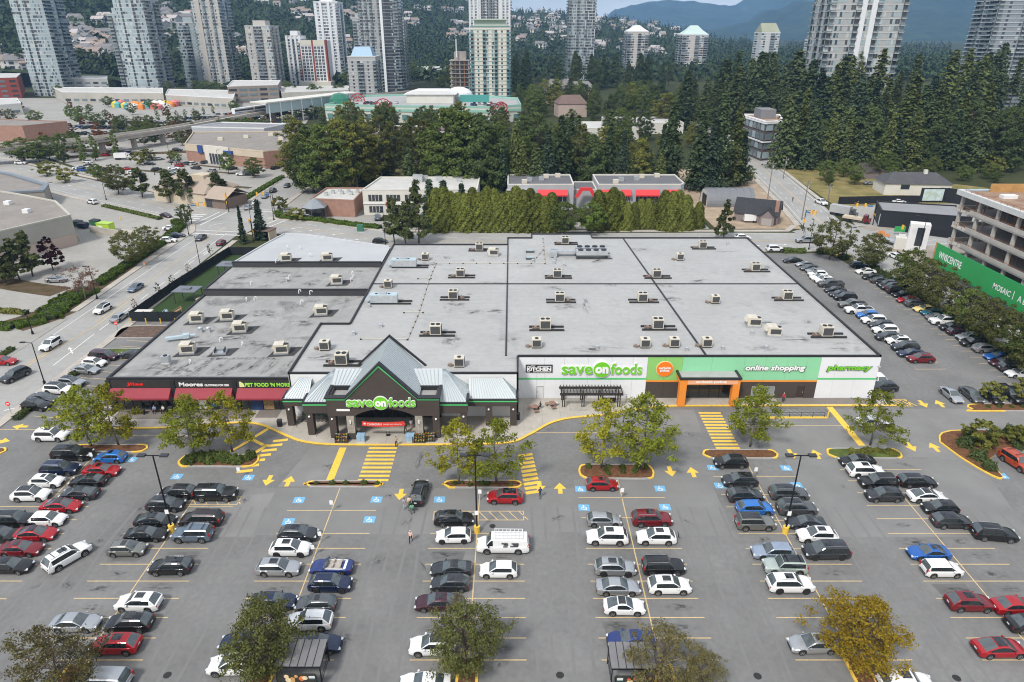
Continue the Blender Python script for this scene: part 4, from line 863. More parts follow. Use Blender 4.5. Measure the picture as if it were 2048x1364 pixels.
def car_proto(kind):
 L,W,H,wb,wr,zb_,zh,cx,rf,rr_,rb,zt=SPEC[kind]
 hw=W/2;xf=L/2;xr=-L/2;ax=wb/2+.02;axr=-wb/2+.02
 zlow=.20+(wr-.33)*1.1
 parts={}
 top=[(xr,zt-.30),(xr+.05,zt-.06),(xr+.22,zt),(rb,max(zt,zb_-.01)),(rb+.5,zb_),(0,zb_),(cx-.1,zb_),(cx,zb_-.005),(cx+(xf-cx)*.35,(zb_+zh)/2+.05),(xf-.40,zh+.02),(xf-.16,zh-.06),(xf-.04,zh-.22),(xf,zh-.36)]
 if kind=='pickup':top=[(xr,zt-.2),(xr+.05,zt-.02),(-1.0,zt),(0,zb_),(cx,zb_)]+top[8:]
 def ztop(x):
  for(a,za),(c,zc) in zip(top[:-1],top[1:]):
   if x<=c:return za+(zc-za)*(x-a)/max(1e-6,c-a)
  return top[-1][1]
 def wid(x):
  f=(x-(xf-.95))/.95
  if f>0:return hw*(1-.20*f**2.4)
  f=((xr+.75)-x)/.75
  if f>0:return hw*(1-.14*f**2.2)
  return hw
 ra=wr+.07
 st_=set([xr,xr+.05,xr+.22,xr+.45,rb,rb+.45,0,cx*.5,cx,cx+.3,xf-.7,xf-.40,xf-.16,xf-.04,xf])
 for c in(ax,axr):
  for k in(-1.04,-1.0,-.86,-.5,0,.5,.86,1.0,1.04):st_.add(c+k*ra)
 xs=[]
 for x in sorted(st_):
  if xr<=x<=xf and(not xs or x-xs[-1]>.012):xs.append(x)
 rings=[]
 for x in xs:
  z=zlow
  for c in(ax,axr):
   d=abs(x-c)
   if d<ra*1.01:z=max(z,min(wr+math.sqrt(max(0,ra*ra-d*d)),wr+ra))
  if x>xf-.1 or x<xr+.08:z=max(z,zlow+.10)
  w_=wid(x);t=ztop(x);z=min(z,t-.12);mid=z+(t-z)*.5
  half=[(w_*.93,z),(w_*.985,min(z+.09,mid)),(w_,mid),(w_*.99,mid+(t-mid)*.55),(w_*.955,t-.045),(w_*.86,t-.004),(w_*.45,t+.022),(0,t+.03)]
  rings.append([(x,y,zz) for y,zz in half]+[(x,-y,zz) for y,zz in reversed(half[:-1])])
 b=MB();n=len(rings[0])
 for r in rings:b.v+=r
 for i in range(len(rings)-1):
  for j in range(n-1):
   lowtrim=(j in(0,n-2))
   m=1 if lowtrim else 0
   b.f.append((i*n+j,(i+1)*n+j,(i+1)*n+j+1,i*n+j+1));b.m.append(m)
 b.f.append(tuple(range(n-1,-1,-1)));b.m.append(0);k=(len(rings)-1)*n;b.f.append(tuple(k+j for j in range(n)));b.m.append(0)
 # dark underbody
 b.box(xr+.25,xf-.25,-hw*.86,hw*.86,zlow+.02,zlow+.25,1)
 b.box(axr-ra,axr+ra,-hw*.62,hw*.62,zlow+.1,wr+ra,1);b.box(ax-ra,ax+ra,-hw*.62,hw*.62,zlow+.1,wr+ra,1)
 # cabin loft
 wb0=hw*.89;wt=hw*(.70 if kind not in('large suv','boxy suv','minivan','work van','pickup','boxy hatchback') else .77)
 def cab(x):
  if x>=rf:
   t=(cx-x)/(cx-rf);return zb_+(H-.045-zb_)*(math.sin(t*PI/2)*.22+t*.78)
  if x<=rr_:
   t=(x-rb)/(rr_-rb);return zb_+(H-.075-zb_)*(math.sin(t*PI/2)*.28+t*.72)
  t=(x-rr_)/(rf-rr_);return H-.075+.03*t+.075*math.sin(PI*t)*(.75 if rr_>-1.2 else .55)
 bp=(rf+rr_)/2-.02 if kind not in('pickup',) else rf-.75
 if kind in('minivan','suv','large suv','wagon','boxy suv'):bp=rf-.72
 cp=rr_-(rr_-rb)*(.55 if kind in('sedan','sleek sedan','coupe') else .02) if kind not in('minivan','suv','large suv','wagon','boxy suv') else rr_+.02
 dp=rf-1.75
 cs=sorted(set([round(v,3) for v in[cx,cx-(cx-rf)*.33,cx-(cx-rf)*.66,rf,rf-.22,bp+.06,bp-.06,(bp+rr_)/2,rr_+.12,rr_,cp,rr_-(rr_-rb)*.5,rb]+([dp+.05,dp-.05] if kind in('minivan','suv','large suv','wagon','boxy suv') else[])]))
 cr=[]
 for x in cs:
  z=cab(x);h=max(0,min(1,(z-zb_)/(H-.06-zb_)));wtop=wb0+(wt-wb0)*h
  zz=zb_-.015
  half=[(wb0,zz),(wb0+(wtop-wb0)*.30,zz+(z-zz)*.40),(wb0+(wtop+.035-wb0)*.86,zz+(z-zz)*.84),(wtop*.93,z-.012*h),(wtop*.5,z+.028),(0,z+.038)]
  cr.append([(x,y,q) for y,q in half]+[(x,-y,q) for y,q in reversed(half[:-1])])
 nc=len(cr[0]);cats={'paint':[],'windshield':[],'rear_window':[],'sw':{},'pillar':[]}
 conv=kind=='convertible'
 for i in range(len(cr)-1):
  xa,xb=cs[i],cs[i+1];xm=(xa+xb)/2
  for j in range(nc-1):
   q=[cr[i][j],cr[i+1][j],cr[i+1][j+1],cr[i][j+1]]
   side=j in(0,1,nc-2,nc-3);rail=j in(2,nc-4)
   if xm>rf and not side and not rail:cats['windshield'].append(q)
   elif conv:continue
   elif xm<rr_ and not side and not rail and kind!='work van':cats['rear_window'].append(q)
   elif side and kind=='work van' and xm<rf-.9:cats['paint'].append(q)
   elif side:
    if abs(xm-bp)<.061 or(kind in('minivan','suv','large suv','wagon','boxy suv') and abs(xm-dp)<.051):cats['pillar'].append(q)
    elif xm<cp and kind in('sedan','sleek sedan','coupe','hatchback','bubble hatchback','crossover','boxy hatchback','suv','wagon','large suv','boxy suv','minivan'):cats['paint'].append(q)
    else:cats['sw'].setdefault(('f' if xm>bp else 'r',j<nc/2),[]).append(q)
   else:cats['paint'].append(q)
 def addq(mb,qs,m):
  for q in qs:mb.q(q,m)
 if not conv:addq(b,cats['paint'],0);addq(b,cats['pillar'],1)
 if kind=='pickup': # open bed: dark inset floor with raised rims, on top of the rear deck
  b.box(xr+.12,-1.12,-hw*.80,hw*.80,zt+.005,zt+.035,1)
  for y0,y1 in((-hw*.93,-hw*.80),(hw*.80,hw*.93)):b.box(xr+.06,-1.1,y0,y1,zt-.02,zt+.10,0)
  b.box(xr+.02,xr+.12,-hw*.80,hw*.80,zt-.1,zt+.10,0)
 if kind=='convertible':
  b.box(-1.55,cx-.2,-hw*.74,hw*.74,zb_+.0,zb_+.045,2)
  for y in(-.38,.38):
   b.obox((-.25,y,zb_+.14),(.16,.5,.42),0,2,0,R(-12));b.obox((-1.1,y,zb_+.12),(.14,.5,.3),0,2,0,R(-12));b.box(-.2,.3,y-.26,y+.26,zb_+.045,zb_+.09,2)
  b.box(-1.75,-1.5,-hw*.78,hw*.78,zb_-.02,zb_+.07,3);b.box(-1.55,cx-.3,hw*.74,hw*.82,zb_,zb_+.05,3);b.box(-1.55,cx-.3,-hw*.82,-hw*.74,zb_,zb_+.05,3)
  b.tube([(cx-.02,-wb0,zb_),(rf+.02,-wt,H-.05),(rf+.02,wt,H-.05),(cx-.02,wb0,zb_)],.03,6,0)
 # mirrors, grille, bumper strip, rear plate on their own meshes
 P=[]
 body=b.mesh('body_'+kind.replace(' ','_'),[PAINT['white'],TRIM,LEATH,SIGNW],True,38);P.append(('body',body,(0,0,0),None))
 def simp(name,mb,m,smooth=False):P.append((name,mb.mesh(name,[m],smooth,40),(0,0,0),None))
 if cats['windshield']:mb=MB();addq(mb,cats['windshield'],0);simp('windshield',mb,WGLASS,True)
 if cats['rear_window'] and not conv:mb=MB();addq(mb,cats['rear_window'],0);simp('rear_window',mb,WGLASS,True)
 if not conv:
  for key,qs in cats['sw'].items():mb=MB();addq(mb,qs,0);simp('side_window',mb,CGLASS)
 for s in(-1,1):
  simp('mirror',MB().obox((cx-.32,s*(hw+.07),zb_+.06),(.16,.2,.14),s*.25),TRIM if kind in('work van','boxy suv') else BLACK)
  wf=wid(xf-.15)
  simp('headlight',MB().obox((xf-.14,s*wf*.76,zh-.14),(.30,wf*.34,.13),-s*.42),LAMPW)
  wr_=wid(xr+.1);tall=kind in('boxy suv','large suv','minivan','work van','boxy hatchback')
  simp('taillight',MB().obox((xr+.12,s*wr_*.84,zt-(.22 if not tall else .12)),(.24,wr_*.26,.16 if not tall else .5),s*.2),LAMPR)
 simp('grille',MB().box(xf-.06,xf+.012,-wid(xf)*.52,wid(xf)*.52,zh-.46,zh-.26),BLACK)
 simp('front_bumper',MB().box(xf-.12,xf+.008,-wid(xf)*.72,wid(xf)*.72,zlow+.10,zlow+.24),TRIM)
 simp('rear_bumper',MB().box(xr-.012,xr+.12,-wid(xr)*.80,wid(xr)*.80,zlow+.14,zlow+.32),TRIM)
 simp('licence_plate',MB().box(xr-.016,xr+.02,-.17,.17,zt-.36,zt-.22),PLATE)
 wm=MB();
 for k in range(2):pass
 tw=.21;r=wr
 prof=[(r*.62,tw/2-.02),(r*.93,tw/2),(r,tw/2-.04),(r,-tw/2+.04),(r*.93,-tw/2)]
 nseg=18
 for k in range(nseg):
  t=2*PI*k/nseg;wm.v+=[(p[0]*math.cos(t),p[1],p[0]*math.sin(t)) for p in prof]
 m_=len(prof)
 for k in range(nseg):
  for j in range(m_-1):a=k*m_+j;c2=((k+1)%nseg)*m_+j;wm.f.append((a,a+1,c2+1,c2));wm.m.append(0)
 tyre_me=wm.mesh('tyre',[TYRE],True,40)
 rm=MB();rm.cyl((0,tw/2-.075,0),(0,tw/2-.06,0),r*.64,r*.64,18,1);rm.cyl((0,tw/2-.06,0),(0,tw/2-.02,0),r*.14,r*.12,8,0)
 for k in range(5):
  t=2*PI*k/5+.3;rm.obox((r*.36*math.cos(t),tw/2-.035,r*.36*math.sin(t)),(r*.56,.03,r*.17),0,0,0,-t)
 for k in range(18):
  t0=2*PI*k/18;t1=2*PI*(k+1)/18;rm.q([(r*.57*math.cos(t0),tw/2-.02,r*.57*math.sin(t0)),(r*.66*math.cos(t0),tw/2-.01,r*.66*math.sin(t0)),(r*.66*math.cos(t1),tw/2-.01,r*.66*math.sin(t1)),(r*.57*math.cos(t1),tw/2-.02,r*.57*math.sin(t1))],0)
 rim_me=rm.mesh('rim',[RIM,TYRE])
 W4=[(ax,hw-tw/2-.005,0),(ax,-hw+tw/2+.005,PI),(axr,hw-tw/2-.005,0),(axr,-hw+tw/2+.005,PI)]
 ex={'sunroof':MB().box(rr_+.35 if rr_>-1.2 else rf-1.25,rf-.18,-wt*.62,wt*.62,H-.03,H+.018).mesh('sunroof',[SUNR]),'roof':None}
 gr=MB();gx0=rr_+.1;gx1=rf-.05
 N=6
 for i in range(N):
  for j in range(4):
   def pt(i_,j_):
    x=gx0+(gx1-gx0)*i_/N;y=-wt*.84+wt*1.68*j_/4;z=cab(x)+.045-.03*(abs(y)/wt)**2;return(x,y,z)
   gr.q([pt(i,j),pt(i+1,j),pt(i+1,j+1),pt(i,j+1)])
 ex['glass roof']=gr.mesh('glass_roof',[SUNR],True)
 ex['sunroof']=None
 s_=MB();a0=rf-.75 if kind in('sedan','sleek sedan','coupe','hatchback') else rf-1.1;a1=rf-.2
 for i in range(3):
  for j in range(2):
   def pt2(i_,j_):
    x=a0+(a1-a0)*i_/3;y=-wt*.58+wt*1.16*j_/2;return(x,y,cab(x)+.048-.012*(abs(y)/wt)**2)
   s_.q([pt2(i,j),pt2(i+1,j),pt2(i+1,j+1),pt2(i,j+1)])
 ex['sunroof']=s_.mesh('sunroof',[SUNR],True)
 rails=[]
 for s in(-1,1):rails.append(MB().tube([(rr_+.1,s*wt*.86,cab(rr_+.1)+.05),((rf+rr_)/2,s*wt*.86,H+.045),(rf-.1,s*wt*.86,cab(rf-.1)+.05)],.022,5).mesh('roof_rail',[CHROME]))
 bars=MB()
 for x in(rf-.5,rr_+.5):bars.obox((x,0,H+.09),(.06,wt*1.75,.035))
 return dict(parts=P,tyre=tyre_me,rim=rim_me,wheels=W4,wr=wr,extra=ex,rails=rails,bars=bars.mesh('roof_bar',[TRIM]),L=L,W=W,H=H)
PROTO={}
def make_car(kind,colour,loc,rz,label,group,opts=(),z=0.0):
 if kind not in PROTO:PROTO[kind]=car_proto(kind)
 p=PROTO[kind]
 nm={'work van':'work_van','pickup':'pickup_truck','minivan':'parked_minivan'}.get(kind,'parked_car')
 if 'moving' in opts:nm=nm.replace('parked_','driving_')
 cat={'work van':'van','pickup':'pickup truck','minivan':'minivan'}.get(kind,'car')
 t=thing(nm,label,cat,(loc[0],loc[1],z),rz,group)
 for name,me,l,_ in p['parts']:
  o=ob(name,me,t)
  if name=='body':o.material_slots[0].link='OBJECT';o.material_slots[0].material=PAINT[colour]
  if name=='mirror' and 'dark' not in opts and 'work' not in kind:o.material_slots[0].link='OBJECT';o.material_slots[0].material=PAINT[colour]
 for(x,y,a) in p['wheels']:
  w_=ob('wheel',p['tyre'],t,(x,y,p['wr']),(0,0,a));r_=ob('rim',p['rim'],w_)
  if 'darkrim' in opts:r_.material_slots[0].link='OBJECT';r_.material_slots[0].material=RIMD
 if 'sunroof' in opts:ob('sunroof',p['extra']['sunroof'],t)
 if 'glass' in opts:ob('glass_roof',p['extra']['glass roof'],t)
 if 'rails' in opts:
  for m in p['rails']:ob('roof_rail',m,t)
 if 'bars' in opts:ob('roof_bars',p['bars'],t)
 return t

# ---- the front lot, row by row: (photo x, photo y of the car's middle, kind, colour, nose L/R, options)
ROWS={
 'far left row':[(103,871,'suv','white','R',('sunroof',)),(146,909,'large suv','black','R',()),(221,914,'hatchback','bright blue','L',('sunroof',)),(121,938,'suv','dark blue','R',('rails',)),(204,940,'sedan','red','R',('sunroof',)),(94,962,'hatchback','white','R',('sunroof',)),(177,961,'sedan','black','L',('glass',)),
   (63,989,'crossover','white','R',('glass',)),(159,986,'sleek sedan','dark grey','L',()),(123,1011,'sleek sedan','red','R',('glass',)),(29,1040,'suv','black','R',('rails',)),(96,1038,'hatchback','white','R',()),(2,1071,'crossover','black','R',()),(71,1067,'sleek sedan','red','R',('glass',)),(42,1097,'sedan','dark red','R',('sunroof',)),(20,1131,'sedan','black','R',())],
 'left lamp row':[(355,985,'crossover','black','L',()),(432,988,'large suv','black','R',('rails','sunroof')),(332,1009,'crossover','dark grey','R',('rails','sunroof')),(403,1038,'minivan','brown','L',('rails',)),(311,1040,'sleek sedan','black','R',('glass',)),(386,1069,'boxy suv','blue-grey','L',('rails','bars')),(293,1068,'sedan','black','R',('sunroof',)),(255,1097,'hatchback','olive grey','R',('sunroof',)),(342,1133,'crossover','black','L',('rails','glass')),
   (278,1205,'crossover','white','L',('sunroof',)),(152,1245,'sedan','silver','R',()),(259,1246,'crossover','black','L',('rails','sunroof')),(232,1289,'crossover','red','L',('sunroof',)),(205,1362,'minivan','silver','L',())],
 'left shelter row':[(597,1068,'crossover','dark grey','R',('rails','sunroof')),(581,1097,'crossover','white','R',('sunroof','darkrim')),(557,1135,'wagon','silver','R',('rails','sunroof')),(663,1133,'convertible','navy','L',()),(661,1167,'crossover','dark blue','R',('darkrim',)),(632,1207,'hatchback','grey','L',('sunroof',)),(620,1242,'crossover','white','L',('rails',)),(547,1202,'sedan','dark blue','R',()),(635,1287,'sedan','dark blue','R',('sunroof',)),(488,1284,'sedan','dark blue','L',()),(466,1330,'crossover','white','L',('sunroof','rails'))],
 'middle lamp row':[(1010,994,'crossover','red','L',('glass',)),(908,1037,'wagon','black','R',('rails','glass')),(907,1071,'hatchback','white','L',('darkrim',)),(1006,1090,'work van','white','L',()),(997,1139,'hatchback','white','L',()),(902,1136,'coupe','dark grey','L',('sunroof',)),(900,1166,'hatchback','dark grey','L',('sunroof',)),(875,1204,'sedan','maroon','L',('sunroof',)),(866,1291,'crossover','white','L',('glass',)),(850,1366,'sedan','white','L',())],
 'right shelter row':[(1204,968,'hatchback','red','R',('sunroof',)),(1208,1039,'hatchback','silver','R',()),(1303,1038,'suv','dark red','R',('sunroof','rails')),(1214,1074,'suv','white','L',('sunroof',)),(1312,1074,'crossover','white','L',('sunroof',)),(1230,1135,'crossover','silver','R',('sunroof','rails','darkrim')),(1326,1134,'boxy suv','black','R',('rails',)),(1236,1173,'sedan','silver','R',()),(1338,1171,'crossover','white','R',('sunroof','rails')),(1248,1212,'bubble hatchback','white','R',('glass',)),(1262,1280,'sedan','navy','L',('sunroof',))],
 'right lamp row':[(1461,924,'crossover','black','L',('rails',)),(1479,961,'crossover','dark grey','L',('glass',)),(1490,991,'crossover','dark grey','R',('sunroof',)),(1509,1017,'crossover','bright blue','R',()),(1510,1046,'boxy suv','olive grey','R',('glass',)),(1577,987,'suv','grey','R',('rails','glass')),(1593,1016,'suv','grey','R',('rails','glass')),(1611,1044,'coupe','dark grey','L',('sunroof',)),(1634,1071,'crossover','white','L',('sunroof',)),(1546,1103,'wagon','pale blue','L',()),(1652,1102,'minivan','dark grey','L',('rails','sunroof','darkrim')),(1569,1133,'boxy suv','pale green','L',('glass','bars')),(1580,1168,'suv','white','R',('sunroof','rails','darkrim')),(1627,1287,'sedan','silver','L',('sunroof',))],
 'far right row':[(1714,921,'sedan','black','L',()),(1731,942,'suv','white','R',('sunroof','darkrim')),(1756,964,'suv','black','L',('rails',)),(1768,990,'crossover','dark grey','L',('sunroof',)),(1834,962,'wagon','black','R',('rails',)),(1853,991,'sleek sedan','white','R',('glass',)),(1880,1015,'hatchback','black','L',('sunroof',)),(1903,1042,'crossover','dark grey','R',('glass',)),(1857,1104,'coupe','blue','L',('sunroof',)),(1883,1138,'boxy hatchback','white','R',()),(1939,1205,'crossover','dark red','R',('sunroof',)),(2031,1211,'sedan','red','R',()),(1999,1295,'sleek sedan','red','R',('glass',)),(1812,1367,'suv','white','R',('sunroof',)),(2062,1247,'sedan','black','R',())],
}
KINDW={'suv':'SUV','large suv':'large SUV','boxy suv':'boxy SUV','wagon':'estate car','bubble hatchback':'round-roofed hatchback','work van':'work van with roof ladder rack','convertible':'open convertible'}
def extras(opts):
 if 'glass' in opts:return ' with black glass roof'
 if 'bars' in opts:return ' with roof bars'
 if 'sunroof' in opts:return ' with sunroof'
 if 'rails' in opts:return ' with roof rails'
 return ''
VAN=None;BIKECAR=None
for rn,cars in ROWS.items():
 order=sorted(cars,key=lambda c:c[1]);cnt={}
 tot={}
 for c in order:k=(c[2],c[3],extras(c[5]));tot[k]=tot.get(k,0)+1
 for(px,py,kind,colr,nose,opts) in order:
  g=G(px,py,.62);key=(kind,colr,extras(opts));cnt[key]=cnt.get(key,0)+1
  lab=f"{colr} {KINDW.get(kind, kind)}{extras(opts)} in the {rn}"
  if tot[key]>1:lab+=f", {ORD[cnt[key]-1]} from the store"
  rz=(0 if nose=='R' else PI)+R(random.uniform(-1.6,1.6))
  t=make_car(kind,colr,(g.x,g.y),rz,lab,'cars parked in the front lot',opts)
  if kind=='work van':VAN=t
  if(px,py)==(1312,1074):BIKECAR=t
# ladder rack of the van and bike rack of the white crossover
if VAN:
 for y in(-.75,-.25,.25,.75):o=MB().box(-2.3,1.0,y-.025,y+.025,2.32,2.37).build('ladder_rail',WHITE,VAN)
 for k in range(8):MB().box(-2.3+.46*k,-2.24+.46*k,-.8,.8,2.27,2.32).build('rack_bar',WHITE,VAN)
 for x in(-2.2,-.7,.8):
  for y in(-.72,.72):MB().box(x-.02,x+.02,y-.02,y+.02,2.02,2.28).build('rack_post',WHITE,VAN)
 DKL=mat('van_lettering',(.08,.08,.09),.6,0,0)
 bb=MB()
 for(x,z,l) in((-.2,1.62,.7),(-.35,1.42,.5),(-1.4,1.6,.8),(-1.5,1.4,.6),(-1.3,1.2,.9),(-.3,1.15,.5)):bb.box(x-l/2,x+l/2,-1.0185,-.88,z,z+.09);bb.box(x-l/2,x+l/2,.88,1.0185,z,z+.09)
 bb.build('side_lettering',DKL,VAN);
if BIKECAR:
 MB().tube([(-2.25,0,.5),(-2.6,0,.5),(-2.6,0,1.2),(-2.55,-.3,1.2)],.035).tube([(-2.6,0,1.2),(-2.55,.3,1.2)],.035).tube([(-2.65,-.25,.8),(-2.65,.25,.8)],.03).build('bike_rack',BLACK,BIKECAR)
# two cars on the move in the lot, one waiting in the lane
g=G(134,1112,.7);a=G(100,1130,.7);c=G(170,1090,.7);make_car('suv','white',(g.x,g.y),math.atan2(c.y-a.y,c.x-a.x),'white SUV with roof bars driving diagonally up the left lane','cars driving in the lot',('rails','bars','sunroof','moving'))
g=G(838,984,.7);make_car('suv','black',(g.x,g.y),R(86),'black SUV driving towards the store entrance past three shoppers','cars driving in the lot',('sunroof','rails','moving'))
g=G(1989,1066,.7);make_car('suv','black',(g.x,g.y),R(-8),'black SUV driving alone in the far right lane','cars driving in the lot',('rails','moving'))
g=G(1746,842,.7);make_car('sedan','white',(g.x,g.y),R(0),'white saloon car half hidden behind the tree below the pharmacy','cars driving in the lot',('moving',))
g=G(2034,922,.8);make_car('boxy suv','orange',(g.x,g.y),R(-78),'orange-red SUV parked nose down by the right shrub island','cars parked in the front lot',('bars',))
for(px,py,k,c,lab) in((1903,788,'sedan','silver','silver saloon car angled at the bed end, leftmost of four'),(1943,788,'sedan','grey','grey saloon car between silver saloon and shaded black car'),(1984,792,'hatchback','black','black hatchback shaded by the small bed tree'),(2020,788,'pickup','black','black pickup truck at the right edge behind the bed tree')):
 g=G(px,py,.7);make_car(k,c,(g.x,g.y),R(-90),lab,'angled cars at the right bed',())
# ---- right side lot: two long rows
RL=[(1585,521,'sedan','black'),(1610,529,'sedan','silver'),(1619,536,'sedan','grey'),(1629,542,'hatchback','silver'),(1635,549,'crossover','white'),(1640,555,'sedan','white'),(1648,561,'crossover','white'),(1661,569,'pickup','grey'),(1670,580,'sedan','black'),(1679,588,'sedan','black'),(1690,595,'suv','black'),(1704,610,'pickup','olive grey'),(1717,621,'pickup','white'),(1735,631,'crossover','bright blue'),(1747,641,'suv','white'),(1762,650,'wagon','dark grey'),(1770,661,'suv','white'),(1775,674,'crossover','dark grey'),(1796,682,'crossover','white'),(1810,695,'suv','dark grey'),(1822,707,'sedan','dark blue'),(1841,718,'crossover','dark red')]
for i,(px,py,k,c) in enumerate(RL):
 g=G(px,py,.55);make_car(k,c,(g.x,g.y),PI+R(random.uniform(-2,2)),f"{c} {KINDW.get(k, k)}, {ORD[len(RL)-1-i]} from the near end, by the store's right wall",'cars parked in the right side lot',('rails',) if k=='suv' else(('sunroof',) if i%3==0 else()))
RR2=[(1718,530,'hatchback','dark blue'),(1731,543,'sedan','white'),(1745,554,'sedan','black'),(1761,561,'sedan','grey'),(1774,569,'crossover','black'),(1783,575,'suv','black'),(1794,582,'boxy suv','black'),(1806,589,'sedan','black'),(1816,600,'sedan','red'),(1831,608,'crossover','grey'),(1850,618,'sedan','cream yellow'),(1863,626,'hatchback','teal'),(1875,635,'sedan','silver'),(1888,643,'pickup','white'),(1903,655,'crossover','black'),(1916,664,'hatchback','maroon'),(1937,675,'crossover','silver'),(1946,686,'crossover','black'),(1971,698,'crossover','silver'),(1995,713,'coupe','blue'),(2007,725,'sedan','maroon'),(2025,736,'suv','dark grey'),(2040,747,'sedan','white')]
for i,(px,py,k,c) in enumerate(RR2):
 g=G(px,py,.55);make_car(k,c,(g.x,g.y),R(random.uniform(-2,2))+(PI if i%3 else 0),f"{c} {KINDW.get(k, k)}, {ORD[len(RR2)-1-i]} from the near end, under the street trees",'cars parked under the street trees',('rails',) if k=='suv' else())
for(px,py,k,c,rz,lab) in((1686,510,'coupe','yellow',0,'yellow sports car parked at the top of the right side lot'),(1753,756,'crossover','white',90,"white car half hidden beside the store's pharmacy corner"),(1766,774,'crossover','dark grey',180,"dark grey crossover just outside the store's pharmacy corner")):
 g=G(px,py,.6);make_car(k,c,(g.x,g.y),R(rz),lab,'cars parked in the right side lot',())
# ---- left shop lot and the streets
LS=[(208,712,'minivan','maroon','R'),(189,725,'hatchback','white','R'),(172,739,'sedan','silver','R'),(142,765,'crossover','silver','R'),(118,779,'suv','white','R'),(87,796,'sedan','grey','R'),(73,811,'crossover','black','R'),(262,709,'sedan','dark grey','L')]
for i,(px,py,k,c,n) in enumerate(LS):
 g=G(px,py,.6);make_car(k,c,(g.x,g.y),R(-7)+(0 if n=='R' else PI),f"{c} {KINDW.get(k, k)} parked at the left side of the low shops"+(' against the wall' if i==7 else ''),'cars parked beside the shops',('rails','glass') if k in('suv','crossover') else())
ST=[(206,618,'crossover','white',262,('glass',),'white crossover waiting on the left street beside a shrub bed'),(239,634,'sedan','silver',88,(),'silver saloon car on the left street next to the white crossover'),(271,575,'sedan','blue-grey',266,(),'blue-grey saloon car driving alone down the left street'),(102,689,'suv','white',266,('rails','bars'),'white patrol SUV with roof light bar on the left street'),(31,751,'suv','dark grey',252,(),'dark grey SUV at the left edge of the left street'),(6,722,'sedan','red',0,(),'red car cut by the left edge of the picture'),(402,475,'sedan','dark grey',268,(),'dark grey car entering the left street from the crossroads'),(442,485,'hatchback','dark red',93,(),'dark red hatchback waiting at the crossroads stop line'),
 (342,456,'sedan','white',3,(),'white saloon car parked by the hedge left of the crossroads'),(353,471,'sedan','dark blue',8,(),'dark blue car parked by the hedge left of the crossroads'),(337,481,'crossover','white',5,(),'white car under the tree by the long hedge'),(113,559,'sedan','silver',5,(),'silver car alone beside the pine group in the pale lot'),(332,431,'sedan','maroon',-32,(),'maroon car on the west road near the crossroads'),(185,404,'suv','white',148,(),'white SUV driving on the west road'),(496,415,'crossover','silver',95,(),'silver car first in the queue north of the crossroads'),(512,405,'sedan','white',93,(),'white car second in the queue north of the crossroads'),(530,392,'sedan','pale blue',92,(),'pale blue car third in the queue north of the crossroads'),(546,381,'crossover','black',92,(),'black car fourth in the queue north of the crossroads'),(574,371,'sedan','dark grey',272,(),'dark grey car driving up the road north of the crossroads'),
 (755,435,'suv','blue-grey',100,(),'blue-grey SUV parked in front of the white office'),(620,413,'sedan','silver',10,(),'silver car beside the small brick building'),(617,433,'sedan','white',8,(),'white car below the small brick building'),(574,429,'sedan','black',10,(),'black car at the yellow shrubs near the crossroads'),(760,482,'hatchback','black',0,(),'black hatchback driving behind the low shops'),(1642,405,'pickup','white',280,(),'white pickup truck driving on the right road'),(1701,403,'suv','black',-20,(),'black SUV parked on the presentation centre drive'),(1797,403,'sedan','white',0,(),'white car on the lawn drive behind the black pavilion'),(1485,475,'crossover','white',0,(),"white crossover behind the store's far corner"),(1612,481,'pickup','silver',180,(),'silver pickup truck on the road behind the right side lot'),(1550,498,'suv','white',0,(),'white SUV turning into the right side lot'),(1793,513,'sedan','white',-75,(),'white car beside the blue truck on the right street'),(1738,366,'sedan','silver',10,(),'silver car under the firs by the hidden house'),
 (256,337,'sedan','red',0,(),'red car in the lot behind the restaurant'),(266,345,'hatchback','white',0,(),'white hatchback in the lot behind the restaurant'),(280,348,'crossover','dark grey',0,(),'dark grey car in the lot behind the restaurant'),(348,336,'sedan','white',0,(),'white car parked near the restaurant roof'),(345,345,'suv','silver',0,(),'silver SUV parked near the restaurant roof'),(300,327,'sedan','black',0,(),'black car in the middle of the restaurant lot'),(484,348,'sedan','white',0,(),'white car between restaurant and electronics store'),(497,348,'suv','black',0,(),'black SUV between restaurant and electronics store'),(42,326,'suv','white',0,(),'white SUV at the west road corner'),(5,351,'sedan','dark grey',-30,(),'dark grey car at the left edge on the west road'),(157,336,'sedan','white',0,(),'white car behind the yellow-green trees'),(166,336,'sedan','black',0,(),'black car behind the yellow-green trees'),(355,300,'suv','black',0,(),'black SUV on the lane left of the electronics store'),(345,322,'sedan','dark grey',90,(),'dark grey car on the lane before the electronics store'),(318,317,'sedan','silver',20,(),'silver car near the white box truck')]
for(px,py,k,c,a,o_,lab) in ST:
 g=G(px,py,.6);make_car(k,c,(g.x,g.y),R(a),lab,'vehicles on the surrounding streets',o_+(('moving',) if 'driving' in lab else()),z=.03)
